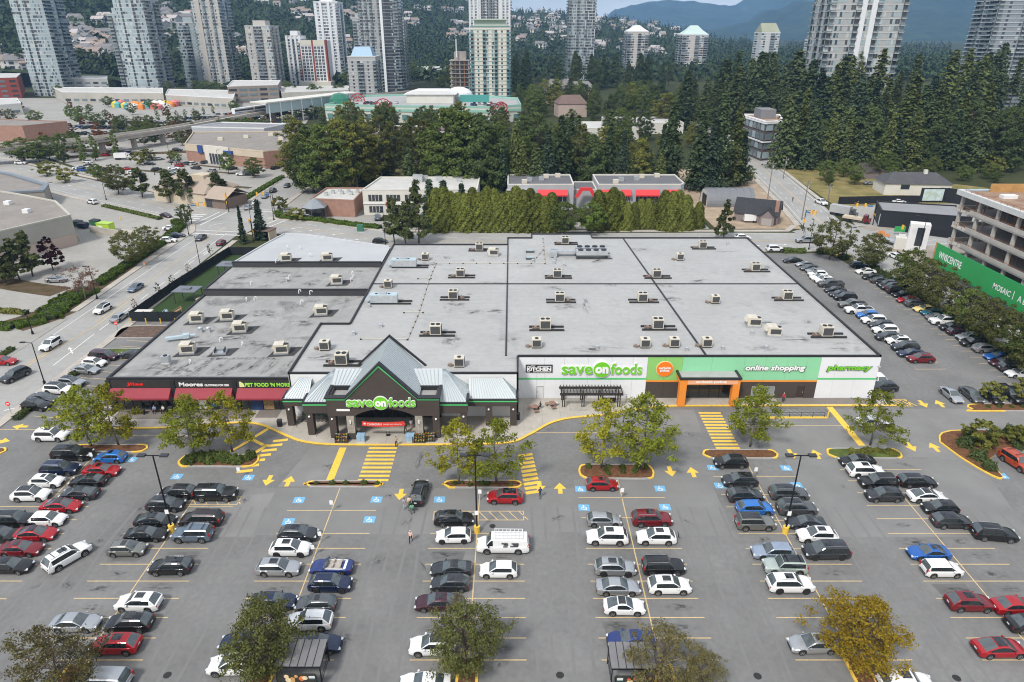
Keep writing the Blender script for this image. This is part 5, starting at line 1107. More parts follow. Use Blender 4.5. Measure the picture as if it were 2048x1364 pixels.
# ================================================================== TREES AND SHRUBS
rng=np.random.default_rng(11)
BARK=mat('bark',(.11,.085,.065),.9,0,.25,3,.3,10);BARKG=mat('grey_bark',(.20,.18,.16),.9,0,.2,3)
def leaf_mesh(name,pts,nrm,size,m,aspect=1.5,jitter=.9):
 """one quad per leaf spray: pts Nx3, nrm Nx3 rough facing"""
 n=len(pts);d=rng.normal(size=(n,3));nn=nrm+jitter*d;nn/=np.linalg.norm(nn,axis=1)[:,None]+1e-9
 a=np.cross(nn,rng.normal(size=(n,3)));a/=np.linalg.norm(a,axis=1)[:,None]+1e-9;b=np.cross(nn,a)
 s=size*rng.uniform(.6,1.3,size=(n,1));a=a*s*aspect*.5;b=b*s*.5
 V=np.empty((n,4,3));V[:,0]=pts-a;V[:,1]=pts-b*.9;V[:,2]=pts+a;V[:,3]=pts+b
 me=bpy.data.meshes.new(name);me.vertices.add(n*4);me.vertices.foreach_set('co',V.reshape(-1).astype(np.float32))
 me.loops.add(n*4);me.loops.foreach_set('vertex_index',np.arange(n*4,dtype=np.int32));me.polygons.add(n)
 me.polygons.foreach_set('loop_start',np.arange(0,n*4,4,dtype=np.int32));me.polygons.foreach_set('loop_total',np.full(n,4,dtype=np.int32))
 at=me.attributes.new('leafrand','FLOAT','FACE');at.data.foreach_set('value',rng.uniform(0,1,n).astype(np.float32))
 me.materials.append(m);me.update();return me
def broadleaf(name,h,rad,n,leaf,m,bark=BARK,bare=.25,shape='round',clump=14,hollow=.55,lobes=9,flat=1.0,seed=0,aspect=1.5):
 """crown of separate leaf clumps carried on branches: uneven outline, gaps between clumps"""
 random.seed(seed);z0=h*bare;zh=h-z0;T=max(26,int(n/62));r0=max(.09,h*.017)
 b=MB();fork=Vector((random.uniform(-.03,.03)*h,random.uniform(-.03,.03)*h,h*(bare+.18)));top=fork+Vector((random.uniform(-.05,.05)*h,random.uniform(-.05,.05)*h,h*(.72-bare)))
 b.cyl((0,0,0),fork,r0,r0*.68,8);b.cyl(fork,top,r0*.68,r0*.15,6)
 P=[];N=[];ax=random.uniform(.85,1.15)
 for k in range(T):
  f=(k+random.random())/T;a=random.uniform(0,2*PI)
  env={'round':math.sqrt(max(.04,1-(2*f-.95)**2)),'oval':math.sqrt(max(.04,1-(1.9*f-.8)**2)) if f<.95 else .3,'cone':1.0-.85*f if f>.08 else .7,'pyr':(.55+1.8*f if f<.25 else(1-(f-.25)/.75)**.65+.06),'vase':.45+.55*math.sin(min(1,f*1.15)*PI*.62)}[shape]*(1+.20*math.sin(a*3+seed)+.12*math.sin(a*5+f*7))
  q=rad*env*(.3+.7*math.sqrt(random.random()))*random.uniform(.8,1.16);c=Vector((math.cos(a)*q*ax,math.sin(a)*q/ax,z0+zh*(.04+.93*f)+random.uniform(-.04,.04)*zh))
  cr=rad*random.uniform(.12,.25)*(1.15-.4*f);k_=max(6,int(n/T*(cr/(rad*.21))**2))
  if k%2==0:
   s_=Vector((0,0,0)).lerp(fork,.9) if c.z<fork.z+.1*h else fork.lerp(top,max(0,min(.85,(c.z-fork.z)/max(.1,top.z-fork.z)-.18)));mid=s_.lerp(c,.55)+Vector((0,0,-.03*h));b.cyl(s_,mid,r0*.30,r0*.16,4,0,False);b.cyl(mid,c,r0*.16,r0*.05,4,0,False)
  D=rng.normal(size=(k_,3));D/=np.linalg.norm(D,axis=1)[:,None]+1e-9;rr=rng.uniform(.25,1.12,(k_,1));pp=np.array(c)+D*rr*cr*np.array([1,1,.62*flat]);P.append(pp);out=np.array([math.cos(a)*.5,math.sin(a)*.5,.45]);N.append(D*.8+out)
 P=np.concatenate(P);N=np.concatenate(N);N/=np.linalg.norm(N,axis=1)[:,None]+1e-9
 return dict(trunk=b.mesh(name+'_trunk',[bark],True),crown=leaf_mesh(name+'_crown',P,N,leaf,m,aspect,.55))
def conifer(name,h,rad,levels,per,m,bare=.10,droop=.35,seed=0,leaf=None,power=.85,thin=0.0):
 random.seed(seed);b=MB();r=h*.011+.05;b.cyl((0,0,0),(0,0,h*.6),r,r*.55,7);b.cyl((0,0,h*.6),(0,0,h*.99),r*.55,.02,6)
 for k in range(10):
  t=random.uniform(0,2*PI);z=h*random.uniform(bare*.5+.02,.6);l=rad*random.uniform(.25,.6);b.cyl((0,0,z),(math.cos(t)*l,math.sin(t)*l,z-.1*l),.06,.02,4)
 P=[];N=[]
 for i in range(levels):
  f=(i+random.random()*.6)/levels;z=h*(bare+(1-bare)*f);R_=rad*(1-f)**power*random.uniform(.58,1.18)*(.72+.28*min(1,f/.12))+.2
  for k in range(per):
   if random.random()<thin:continue
   t=random.uniform(0,2*PI);rl=R_*random.uniform(.72,1.1);m_=max(2,int(rl/(rad*.16))+1)
   for s in range(m_):
    q=(s+.6)/m_;x=rl*q;zz=z-droop*rl*q*q+.12*rl*q
    P.append((math.cos(t)*x+random.gauss(0,.06*rad),math.sin(t)*x+random.gauss(0,.06*rad),zz+random.gauss(0,.05*rad)));N.append((math.cos(t)*.55,math.sin(t)*.55,.8))
 P=np.array(P);N=np.array(N)
 return dict(trunk=b.mesh(name+'_trunk',[BARK],True),crown=leaf_mesh(name+'_crown',P,N,leaf or rad*.30,m,1.7,.45))
def cedar(name,h,rad,n,leaf,m,seed=0,power=.5):
 random.seed(seed);b=MB();b.cyl((0,0,0),(0,0,h*.85),.16,.03,6)
 f=rng.uniform(0,1,n)**1.1;t=rng.uniform(0,2*PI,n);prof=rad*np.clip(1-f,0,1)**power*(1+.16*np.sin(t*5+f*9)+.10*np.sin(t*9-f*23));rr=prof*rng.uniform(.72,1.05,n)
 P=np.stack([np.cos(t)*rr,np.sin(t)*rr,.1+f*h],1);N=np.stack([np.cos(t),np.sin(t),np.full(n,.35)],1)
 return dict(trunk=b.mesh(name+'_trunk',[BARK],True),crown=leaf_mesh(name+'_crown',P,N,leaf,m,2.2,.5))
def shrub(name,r,h,n,leaf,m,seed=0):
 d=rng.normal(size=(n,3));d[:,2]=np.abs(d[:,2]);d/=np.linalg.norm(d,axis=1)[:,None];k=1+.15*np.sin(d[:,0:1]*7)+.12*np.sin(d[:,1:2]*9+1)
 P=d*rng.uniform(.7,1.0,(n,1))*k*np.array([r,r,h]);return leaf_mesh(name,P,d,leaf,m,1.4,.7)
LF={'locust':leafmat('leaf_locust',(.20,.225,.03),.55,.4),'locust_y':leafmat('leaf_locust_yellow',(.27,.26,.03),.55,.4),'olive':leafmat('leaf_olive',(.115,.122,.042),.5,.35),'olive_b':leafmat('leaf_olive_brown',(.145,.128,.055),.45,.35),'gold':leafmat('leaf_gold',(.30,.215,.028),.35,.4),'green':leafmat('leaf_green',(.115,.148,.042),.5,.35),'dkgreen':leafmat('leaf_dark_green',(.088,.118,.044),.55,.35),'lime':leafmat('leaf_light_green',(.13,.18,.04),.45,.3),'yg':leafmat('leaf_yellow_green',(.18,.185,.045),.45,.35),'rust':leafmat('leaf_rust',(.17,.065,.022),.45,.25),'purple':leafmat('leaf_purple',(.040,.014,.018),.4,.2),'fir':leafmat('needle_fir',(.056,.078,.036),.6,.15),'fir_m':leafmat('needle_mid',(.075,.095,.040),.6,.15),'fir_g':leafmat('needle_green',(.10,.118,.040),.6,.15),'spruce':leafmat('needle_spruce',(.055,.08,.05),.5,.15),'cedar':leafmat('needle_cedar',(.135,.15,.034),.6,.2),'pine':leafmat('needle_pine',(.078,.092,.036),.5,.2),'hedge':leafmat('leaf_hedge',(.085,.13,.022),.45,.2),'pink':leafmat('leaf_pinkish',(.17,.10,.075),.4,.25)}
TP={
 'locust1':broadleaf('locust1',9.0,3.5,6500,.18,LF['locust'],BARKG,.20,'pyr',14,.5,12,1.0,1,1.8),'locust2':broadleaf('locust2',9.0,3.3,5200,.18,LF['locust_y'],BARKG,.20,'pyr',14,.5,12,1.1,2,1.8),'locust3':broadleaf('locust3',8.0,3.1,3900,.17,LF['locust'],BARKG,.22,'pyr',14,.5,10,1.0,3,1.8),
 'lot1':broadleaf('lot1',7.6,3.5,14000,.155,LF['olive'],BARK,.16,'oval',12,.45,12,.9,4),'lot2':broadleaf('lot2',7.6,3.5,8500,.15,LF['olive_b'],BARK,.16,'oval',12,.45,12,.9,5),'lot3':broadleaf('lot3',7.6,3.6,15000,.16,LF['gold'],BARK,.12,'oval',12,.4,12,.9,6),
 'round1':broadleaf('round1',10,4.4,7500,.29,LF['green'],BARK,.18,'round',14,.5,10,.9,7),'round2':broadleaf('round2',10,4.5,7500,.28,LF['olive'],BARK,.16,'round',14,.5,9,.9,8),'round3':broadleaf('round3',10,4.2,6000,.32,LF['lime'],BARK,.2,'round',14,.5,9,.9,9),
 'tall1':broadleaf('tall1',18,5.6,11000,.42,LF['green'],BARK,.10,'oval',14,.5,14,1.0,10),'tall2':broadleaf('tall2',18,5.0,7000,.38,LF['olive'],BARKG,.22,'oval',12,.45,12,.9,11),'tall3':broadleaf('tall3',18,5.8,11000,.42,LF['dkgreen'],BARK,.08,'oval',14,.5,14,1.0,12),'tall4':broadleaf('tall4',16,5.2,9000,.40,LF['yg'],BARK,.12,'oval',14,.5,12,.9,13),
 'poplar':broadleaf('poplar',14,2.2,3200,.5,LF['lime'],BARK,.05,'oval',12,.5,12,1.6,14),'poplar2':broadleaf('poplar2',14,2.4,3400,.5,LF['green'],BARK,.05,'oval',12,.5,12,1.6,15),'rust':broadleaf('rust',8,3.2,2400,.42,LF['rust'],BARK,.2,'round',12,.45,8,.9,16),'purple':broadleaf('purple',8,2.8,3000,.36,LF['purple'],BARK,.15,'oval',12,.45,8,.9,17),'sparse':broadleaf('sparse',7,3.0,4200,.13,LF['pink'],BARKG,.25,'vase',8,.4,9,.9,18),'sapling':broadleaf('sapling',4.5,1.0,700,.22,LF['olive'],BARKG,.25,'oval',8,.4,6,1.2,19),'sapling2':broadleaf('sapling2',4.2,1.0,420,.2,LF['pink'],BARKG,.25,'oval',8,.4,6,1.2,20),'yellow':broadleaf('yellow',6,3.0,2600,.4,LF['yg'],BARK,.12,'round',12,.5,8,.9,21),
 'fir1':conifer('fir1',30,6.4,62,15,LF['fir'],.05,.40,1,.88,.78),'fir2':conifer('fir2',30,5.8,58,15,LF['fir_g'],.08,.45,2,.85,.8),'fir3':conifer('fir3',34,6.0,52,14,LF['fir_m'],.28,.4,3,.88,.62),'fir4':conifer('fir4',28,6.2,60,15,LF['spruce'],.03,.3,4,.85,.9),'firthin':conifer('firthin',32,4.0,44,10,LF['fir_g'],.40,.4,5,.8,.6,.25),'fir5':conifer('fir5',26,6.8,50,16,LF['fir_m'],.04,.5,7,.85,.7),
 'spire':conifer('spire',12,1.9,40,9,LF['spruce'],.02,.25,6,.62,.95),'pine1':broadleaf('pine1',12,3.8,3600,.5,LF['pine'],BARK,.14,'cone',14,.45,12,.8,22,2.4),'pine2':broadleaf('pine2',12,3.6,2800,.5,LF['pine'],BARK,.2,'cone',14,.45,12,.8,23,2.4),
 'cedar1':cedar('cedar1',10,2.2,7000,.34,LF['cedar'],1,.36),'cedar2':cedar('cedar2',10,2.5,7000,.34,LF['cedar'],2,.38),
}
def tree(kind,x,y,h,label,group=None,wide=1.0,z=0.0,name=None,cat='tree'):
 base={'locust1':9,'locust2':9,'locust3':8,'lot1':7.6,'lot2':7.6,'lot3':7.6,'round1':10,'round2':10,'round3':10,'tall1':18,'tall2':18,'tall3':18,'tall4':16,'poplar':14,'poplar2':14,'rust':8,'purple':8,'sparse':7,'sapling':4.5,'sapling2':4.2,'yellow':6,'fir1':30,'fir2':30,'fir3':34,'fir5':26,'fir4':28,'firthin':32,'spire':12,'pine1':12,'pine2':12,'cedar1':10,'cedar2':10}[kind]
 nm=name or('conifer_tree' if kind[:3] in('fir','spi') else 'cedar_tree' if kind[:5]=='cedar' else 'pine_tree' if kind[:4]=='pine' else 'woodland_tree' if kind[:4]=='tall' else 'poplar_tree' if kind[:6]=='poplar' else 'sapling_tree' if kind[:3]=='sap' else 'broadleaf_tree')
 t=thing(nm,label,cat,(x,y,z),random.uniform(0,2*PI),group);s=h/base
 t.scale=(s*wide,s*wide,s)
 ob('trunk',TP[kind]['trunk'],t);ob('crown',TP[kind]['crown'],t);return t
def tree_px(kind,px,py,toppy,label,group=None,wide=1.0,z=0.0):
 """base at photo point (px,py); height so that the tip reaches photo row toppy"""
 g=G(px,py);return tree(kind,g.x,g.y,max(1.5,AT(px,toppy,g.y).z),label,group,wide,z)
random.seed(3)
GL='lot island trees'
for k,px,py,tp,lab,w_ in(('locust1',183,893,772,'light green tree left of the pair on the left mulched island',1.1),('locust2',238,891,768,'yellow-green tree right of the pair on the left mulched island',1.0),('locust1',390,912,790,'light green tree left of the pair on the shrubby island',1.05),('locust2',465,903,782,'yellow-green tree right of the pair on the shrubby island',1.05),
  ('locust2',918,968,838,'thin yellow-green tree beside the entrance, left on its island',.95),('locust3',993,966,838,'thin light green tree beside the entrance, right on its island',1.1),('locust2',1202,936,798,'yellow-green tree left on the mid lot island',.95),('locust1',1284,938,788,'dense green tree right on the mid lot island',1.0),('locust1',1500,893,772,'light green tree in front of the orange pickup portal',1.0),('locust3',1740,890,780,'light green tree in front of the pharmacy wall',1.15)):
 tree_px(k,px,py,tp,lab,GL,w_)
for k,x,y,h,lab,w_ in(('lot2',-41.2,43.6,7.4,'olive-brown tree in the lower left corner of the lot',1.1),('lot1',-22.9,45.5,8.2,'olive green tree beside the left shelter',.95),('lot1',-4.2,46.2,7.6,'olive green tree in the row of the middle lamp',.95),('lot2',13.7,44.0,7.0,'sparse olive-brown tree beside the right shelter',1.0),('lot3',32.8,47.0,7.6,'golden orange tree in the right lamp row',1.0),('lot2',17.0,43.0,5.6,'thin twiggy brownish tree right of the right shelter',.8)):
 tree(k,x,y,h,lab,GL,w_)
# street trees between the right lot and the street
for i,(px,py,tp) in enumerate(((1658,519,440),(1737,540,467),(1812,583,497),(1843,610,520),(1886,636,552),(1925,655,576),(1962,685,596),(2005,715,622),(2046,745,645),(2080,770,665))):
 tree_px(['round2','round2','round1'][i%3],px,py,tp,f"olive street tree, {ORD[i]} from the far end of the row above the right lot",'street trees by the right lot',1.0)
for i,(px,py,tp) in enumerate(((1978,800,762),(2040,800,758))):tree_px('yellow',px,py,tp,['small light green tree on the right bed','small light green tree at the right edge of the bed'][i],'small bed trees',1.1)
for i,(px,py,tp) in enumerate(((1962,895,842),(2030,890,850))):tree_px('yellow',px,py,tp,['small leafy tree on the curved shrub island','small leafy tree by the right edge of the curved island'][i],'small bed trees',1.1)
# left part of the photograph
for k,px,py,tp,lab,w_ in(('round2',262,532,462,'olive tree at the left end of the long hedge',.95),('round2',298,510,452,'olive tree in the middle of the long hedge',1.0),('round1',372,450,408,'tree at the hedge end by the crossroads',.8),('sparse',172,600,530,'sparse pinkish tree on the left shrub bed',1.1),('purple',107,540,475,'dark purple-leaved tree beside the pine group',1.0),
  ('pine1',12,565,470,'pine at the left edge beside the beige store',1.0),('pine1',40,560,478,'pine in the middle of the group by the beige store',1.05),('pine2',66,552,462,'tallest pine of the group by the beige store',1.0),('spire',488,487,412,'slim dark spruce at the crossroads corner',.75),('spire',524,478,400,'broad dark spruce at the crossroads corner',1.25),('sapling',318,590,565,'young tree outside the daycare fence, nearest the lamp',1.0),('sapling',346,575,550,'young tree outside the daycare fence, second from the bottom',1.0),('sapling2',378,548,527,'thin reddish young tree outside the daycare fence',1.0),('sapling',422,512,488,'young tree outside the daycare fence, farthest',1.0),('sapling2',272,622,597,'thin reddish young tree by the brown bed',1.0)):
 tree_px(k,px,py,tp,lab,'trees by the left street',w_)
for i,(k,px,py,tp,w_) in enumerate((('yellow',95,352,322,1.1),('yellow',132,365,336,1.1),('round3',196,362,328,.9),('round2',238,388,330,.9),('pine2',285,395,335,1.1),('pine2',342,405,338,1.0),('pine2',378,408,338,1.0),('pine2',440,405,345,1.2),('round3',458,348,305,.7),('round1',510,355,315,.9),('poplar2',128,325,265,1.0),('poplar',168,325,272,.9),('poplar',192,320,268,.9),('poplar',232,312,262,.9),('round1',50,325,275,1.1),('round1',80,325,285,1.1),('round1',100,320,270,1.0),('round1',150,305,262,1.0),('round1',20,310,282,1.0),('rust',212,300,262,1.0),('rust',345,280,258,1.2),('rust',375,280,258,1.3),('rust',395,276,256,1.2),('round1',270,285,252,1.0),('round1',300,280,250,1.0),('round1',320,276,248,1.0),('round1',352,265,245,.9),('round1',440,268,238,1.0),('round1',460,266,236,1.0),('round1',480,265,236,1.0),('round1',497,268,234,1.0),('poplar',318,242,222,1.0),('poplar',337,240,218,1.0),('poplar',355,240,220,1.0),('poplar',372,238,218,1.0),('poplar',390,236,216,1.1),('poplar',408,230,214,1.0),('poplar',428,228,210,1.0),('round3',540,240,208,1.0),('round2',560,238,208,1.0),('rust',575,235,210,.9),('round1',600,240,212,1.0),('round1',625,238,210,1.0),('round1',160,245,225,.8),('round1',180,245,222,.9),('spire',68,270,235,1.0),('yellow',345,322,300,.8),('yellow',295,322,296,.9),('yellow',280,330,305,.9),('round3',358,326,304,.6),('yellow',562,420,392,.9),('yellow',595,440,415,1.2))):
 tree_px(k,px,py,tp,f"{dict(yellow='yellow-green', round3='light green', round2='olive', round1='dark green', pine2='dark pine', poplar='light green upright', poplar2='green upright', rust='rust-coloured', spire='dark spruce')[k]} tree, {ORD[i] if i < 28 else 'far'} of the left district from its front-left corner" if i<28 else f"{dict(yellow='small yellow-green', round3='light green', round2='olive', round1='round dark green', poplar='slim light green', rust='rust-coloured', spire='dark spruce')[k]} tree among the far left parking lots and shops",'trees of the left district',w_*1.35)
# middle belt behind the store
mid=[('tall3',628,385,258,1.0),('tall1',655,392,248,1.1),('poplar2',602,330,255,1.2),('poplar2',622,332,262,1.2),('tall4',690,385,235,1.0),('tall2',715,380,240,1.1),('tall4',735,372,246,1.1),('tall2',765,370,228,.9),('tall2',790,365,240,.9),('tall2',835,372,232,.9),('tall2',858,372,236,.8),('tall1',870,380,255,.9),('poplar2',815,372,312,1.3),('poplar2',838,370,306,1.3),('tall1',905,385,215,1.1),('tall1',935,388,222,1.1),('tall3',960,392,230,1.1),('tall3',985,395,248,1.0),('fir2',1030,395,250,.9),('fir4',1005,398,285,1.0),('fir2',990,398,322,1.3),('fir2',1045,396,285,1.2),('fir5',1070,396,296,1.2),('fir1',1120,385,232,1.0),('fir4',1095,390,262,1.0),('tall2',1160,378,245,.8),('fir1',1185,385,270,.9),('fir1',1215,380,255,.9),('fir4',1242,382,262,.9),('tall4',1275,378,275,1.0),('fir2',1262,382,312,1.4),('fir5',1292,378,296,1.3),('fir2',1318,382,298,1.3),('fir1',1335,375,205,1.05),('fir4',1320,360,250,.9),('fir1',1392,380,222,1.1),('fir4',1415,382,240,1.1),('fir1',1430,378,190,1.0),('fir2',1462,372,210,1.0),('fir4',1478,370,262,1.0),('round1',1495,368,330,.9),('tall3',1075,352,225,.8),('tall3',1050,350,232,.8),('fir1',1140,350,228,.8)]
for i,(k,px,py,tp,w_) in enumerate(mid):
 w2=dict(tall1='green broadleaf',tall2='thin olive broadleaf',tall3='dark green broadleaf',tall4='yellow-green broadleaf',poplar2='slim upright green',fir1='dark fir',fir2='green fir',fir4='blue-green fir',fir5='broad mid-green fir',round1='rounded green')[k]
 where='left of the white office' if px<730 else 'behind the white office' if px<960 else 'between white office and grey red-awning block' if px<1110 else 'behind the grey red-awning block' if px<1350 else 'beside the metal arch shed'
 tree_px(k,px,py,tp,f"{w2} tree {where}",'trees of the belt behind the store',w_)
for k,px,py,tp,lab in(('fir5',1562,335,190,'broad fir right of the dark brick corner building'),('fir2',1592,332,180,'green fir second right of the dark brick corner building'),('fir1',1612,338,200,'dark fir third right of the dark brick corner building')):tree_px(k,px,py,tp,lab,'firs by the corner building',1.1)
# tall cedar hedge behind the store
random.seed(21)
for i in range(17):
 x=-22.5+2.15*i;tree('cedar1' if i%2 else 'cedar2',x,202+random.uniform(-1,1),(12.0 if i<13 else 11)+random.uniform(-1.3,1.3),f"tall clipped cedar in the left hedge, {ORD[i]} from its left end",'tall cedar hedge',random.uniform(.95,1.25))
for i in range(15):
 x=25.8+2.2*i;h=10.2 if i<4 else(6.8 if i<9 else(9.6 if i<13 else 6));tree('cedar1' if i%2 else 'cedar2',x,203+random.uniform(-1.5,1.5),h*1.12+random.uniform(-1.1,1.1),f"clipped cedar in the right hedge, {ORD[i]} from its left end",'right cedar hedge',1.05)
for k,px,py,tp,lab,w_ in(('pine2',790,489,395,'dark pine left of the cedar hedge, leftmost',1.0),('pine2',812,492,405,'dark pine left of the cedar hedge, second',1.0),('pine1',838,486,362,'tall dark pine left of the cedar hedge',.8),('spire',862,455,360,'dark pointed pine in front of the white office',1.5),('spire',890,450,362,'dark pointed pine second in front of the white office',1.6),('spire',925,445,368,'dark pointed pine right end of the white office',1.5),('round1',1128,470,402,'dark green round tree between the two cedar hedges',1.2),('round3',1182,470,405,'bright green tree between the two cedar hedges',1.0),('pine1',1447,478,400,'dark pine in front of the dark-roofed cottage',.8),('round2',1305,440,396,'olive tree in front of the red awnings',.9)):
 tree_px(k,px,py,tp,lab,'trees directly behind the store',w_)
# the fir wood on the right and the woods behind
random.seed(5)
wood=[]
def scatter(n,x0,x1,yb0,yb1,kinds,hh,tag_):
 for _ in range(n):
  px=random.uniform(x0,x1);py=random.uniform(yb0,yb1);g=G(px,py);wood.append((random.choice(kinds),g.x,g.y,random.uniform(*hh),tag_))
scatter(46,1545,2060,272,330,['fir1','fir2','fir3','fir1','fir4','fir5','fir2'],(15,37),'in the fir wood on the right')
scatter(40,1360,1640,205,262,['fir1','fir3','fir1','fir3','fir2','fir5'],(22,44),'in the tall wood beside the small roofed towers')
scatter(36,1640,2048,215,262,['fir1','fir3','fir1','firthin','fir2','fir5'],(22,46),'in the far fir wood at the right')
scatter(16,1600,2048,318,350,['fir2','fir4','firthin','tall3'],(16,28),'at the front edge of the fir wood')
scatter(14,1620,1960,335,362,['round1','round2','round1'],(6,10),'in the undergrowth of the fir wood')
scatter(24,1050,1360,190,248,['tall1','tall3','tall4','tall1'],(13,20),'in the leafy belt behind the turquoise mall')
scatter(22,1020,1360,165,192,['fir1','fir3','fir1','tall3'],(22,36),'in the dark wood behind the leafy belt')
scatter(46,600,1500,305,388,['tall1','tall3','tall4','fir5','tall2','fir1'],(13,21),'filling the belt behind the offices')
scatter(30,640,1480,262,305,['tall1','tall3','tall4','fir5'],(10,16),'at the rear of the belt behind the offices')
scatter(22,655,1045,256,268,['tall1','tall3','tall4','tall2'],(11,17),'in front of the turquoise mall')
scatter(34,1060,1480,196,262,['tall1','tall3','tall4','fir5','fir2'],(12,22),'between the turquoise mall and the right road')
scatter(26,1520,2060,300,345,['fir5','fir2','fir1','tall3','fir5'],(16,27),'in the near fir wood on the right')
scatter(36,1560,1990,326,372,['round1','round2','round1','yellow'],(4,8),'in the bushes along the dry lawn')
scatter(40,200,620,250,292,['round1','round1','rust','round2'],(5,9),'along the elevated railway')
scatter(44,0,600,214,300,['round1','round3','round2','yellow','rust','poplar'],(5,9),'among the left shops and lots')
wood=[w_ for w_ in wood if not(86<w_[1]-(w_[2]-205)*.17<112 and w_[2]>200 and w_[2]<420) and not(w_[4] in('among the left shops and lots','along the elevated railway') and(-168<w_[1]<-90 and 298<w_[2]<395)) and not(-55<w_[1]<60 and w_[2]<246) and not(-125<w_[1]<6 and 456<w_[2]<560) and not(110<w_[1]<142 and 300<w_[2]<356)]
for(k,x,y,h,tg) in wood:tree(k,x,y,h,f"{'tall dark fir' if k[:3] == 'fir' else 'leafy green tree'} {tg}",'trees '+tg,random.uniform(1.1,1.45) if k[:3]=='fir' else random.uniform(.9,1.2))
for px,py,tp,w_ in((1065,225,168,1.0),(1085,235,200,1.0),(1080,212,175,1.0),(1038,205,168,.8)):tree_px('tall1',px,py,tp,'green street tree on the avenue behind the turquoise mall','avenue trees',w_)
for px,py,tp in((965,205,172),(985,206,170),(1008,205,178),(948,205,190)):tree_px('tall4',px,py,tp,'olive tree at the foot of the cream tower','trees at the cream tower',1.0)
for i in range(34):
 px=random.choice([random.uniform(330,480),random.uniform(0,700),random.uniform(480,720)]);g=G(px,random.uniform(188,196));tree(random.choice(['round1','tall1','tall3']),g.x,g.y,random.uniform(7,14),'green tree at the foot of the left towers','trees at the tower feet',1.1)
for i in range(46):
 px=random.uniform(600,940) if i<26 else random.uniform(0,600);g=G(px,random.uniform(150,178));tree(random.choice(['tall1','tall4','tall3','round1']),g.x,g.y,random.uniform(12,24),'broad green tree on the flat behind the towers','trees behind the towers',1.3)

# ---- shrubs, hedges, beds
SH={'g':shrub('shrub_green',.6,.7,420,.16,LF['hedge']),'o':shrub('shrub_olive',.6,.7,380,.16,LF['green']),'d':shrub('shrub_dark',.9,1.1,520,.2,LF['dkgreen']),'y':shrub('shrub_yellow',.7,.6,380,.16,LF['yg'])}
def shrub_at(k,x,y,s,label,group,z=.12):o=ob('shrub',SH[k],None,(x,y,z),(0,0,random.uniform(0,6)),(s,s,s));tag(o,label,'shrub',group)
random.seed(8)
for i in range(34):shrub_at('o',random.uniform(-45.6,-36.6),random.uniform(79.2,81.3),random.uniform(.8,1.5),'low green shrub on the shrubby island by the crosswalk','shrubs of the shrubby island')
for i in range(5):shrub_at('o',-26+2.0*i+random.uniform(-.3,.3),74.7,random.uniform(.5,.9),'tiny shrub on the treeless island by the entrance','shrubs of the entrance island')
for i in range(16):shrub_at('y',random.uniform(46.2,54.3),random.uniform(81.2,82.7),random.uniform(.6,.95),'yellow-green tuft on the grassy island','tufts of the grassy island')
for i in range(10):shrub_at('o',random.uniform(10.2,18.4),random.uniform(76.6,78.6),random.uniform(.5,.9),'low shrub under the mid lot island trees','shrubs of the mid lot island')
for i in range(8):shrub_at('o',random.uniform(-8,.4),random.uniform(74.2,75),random.uniform(.4,.7),'low shrub on the yellow ended island','shrubs of the yellow ended island')
for i in range(26):
 x=random.uniform(64.6,92);shrub_at('d',x,random.uniform(83.4,87.2) if x>67 else random.uniform(79.6,86.6),random.uniform(.9,1.5),'dark rounded shrub on the curved right island','shrubs of the curved island')
shrub_at('d',65.7,78.2,1.1,'single dark shrub at the tip of the curved island','shrubs of the curved island')
for i in range(40):g=G(random.uniform(1690,2048),random.uniform(548,560));y=106+66*i/40;shrub_at('d',91.2+random.uniform(-.5,.5),y,random.uniform(.9,1.4),'dark shrub under the right street trees','shrubs under the street trees')
for i in range(12):shrub_at('o',76+1.9*i,94.9,random.uniform(.5,.8),'small shrub on the right mulched bed','shrubs of the right bed')
def hedge_run(label,pts,w_,h,m,n_per=90,name='hedge',leaf=.2):
 path=[Vector((p[0],p[1])) for p in pts];P=[];N=[]
 for a,b in zip(path[:-1],path[1:]):
  L_=(b-a).length;n=int(L_*n_per*(w_+h));d=(b-a).normalized();nr=Vector((-d.y,d.x))
  for _ in range(n):
   t=random.random();s=random.choice((0,1,2));u=random.uniform(-1,1)
   wob=1+.18*math.sin(t*L_*1.3+s)+random.uniform(-.1,.1)
   off_,z=(u*w_/2,h*wob*(1-.25*u*u)) if s==0 else((1 if s==1 else-1)*w_/2*wob,random.uniform(.05,.9)*h)
   p=a.lerp(b,t)+nr*off_;P.append((p.x,p.y,z));N.append((nr.x*u,nr.y*u,1) if s==0 else(nr.x*(1 if s==1 else-1),nr.y*(1 if s==1 else-1),.4))
 me=leaf_mesh(name,np.array(P),np.array(N),leaf,m,1.4,.6)
 t=thing(name,label,'hedge',(0,0,0));ob('foliage',me,t)
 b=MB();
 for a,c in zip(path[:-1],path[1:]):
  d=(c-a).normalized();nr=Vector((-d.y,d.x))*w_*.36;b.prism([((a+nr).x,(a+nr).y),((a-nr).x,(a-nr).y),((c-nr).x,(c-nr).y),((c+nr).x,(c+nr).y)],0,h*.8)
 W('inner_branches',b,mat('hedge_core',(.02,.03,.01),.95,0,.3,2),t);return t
hedge_run('long clipped hedge along the left street',[(-98.0,152),(-98.6,170),(-99.2,190),(-101.5,205),(-106,211)],2.6,1.1,LF['hedge'],60,leaf=.26)
hedge_run('shrub bed hedge at the bend of the left street',[(-97,131),(-98.5,136),(-99.2,143),(-97.5,149)],5.2,.9,LF['hedge'],44,leaf=.28)
hedge_run('hedge of the shrub bed nose by the left street',[(-106,127),(-101,127.5),(-97,131)],3.2,.9,LF['hedge'],44,leaf=.28)
hedge_run('low hedge with white posts beside the shops lot',[(-76.7,91),(-76.7,102),(-76.6,114)],1.1,.7,LF['green'],40,leaf=.25)
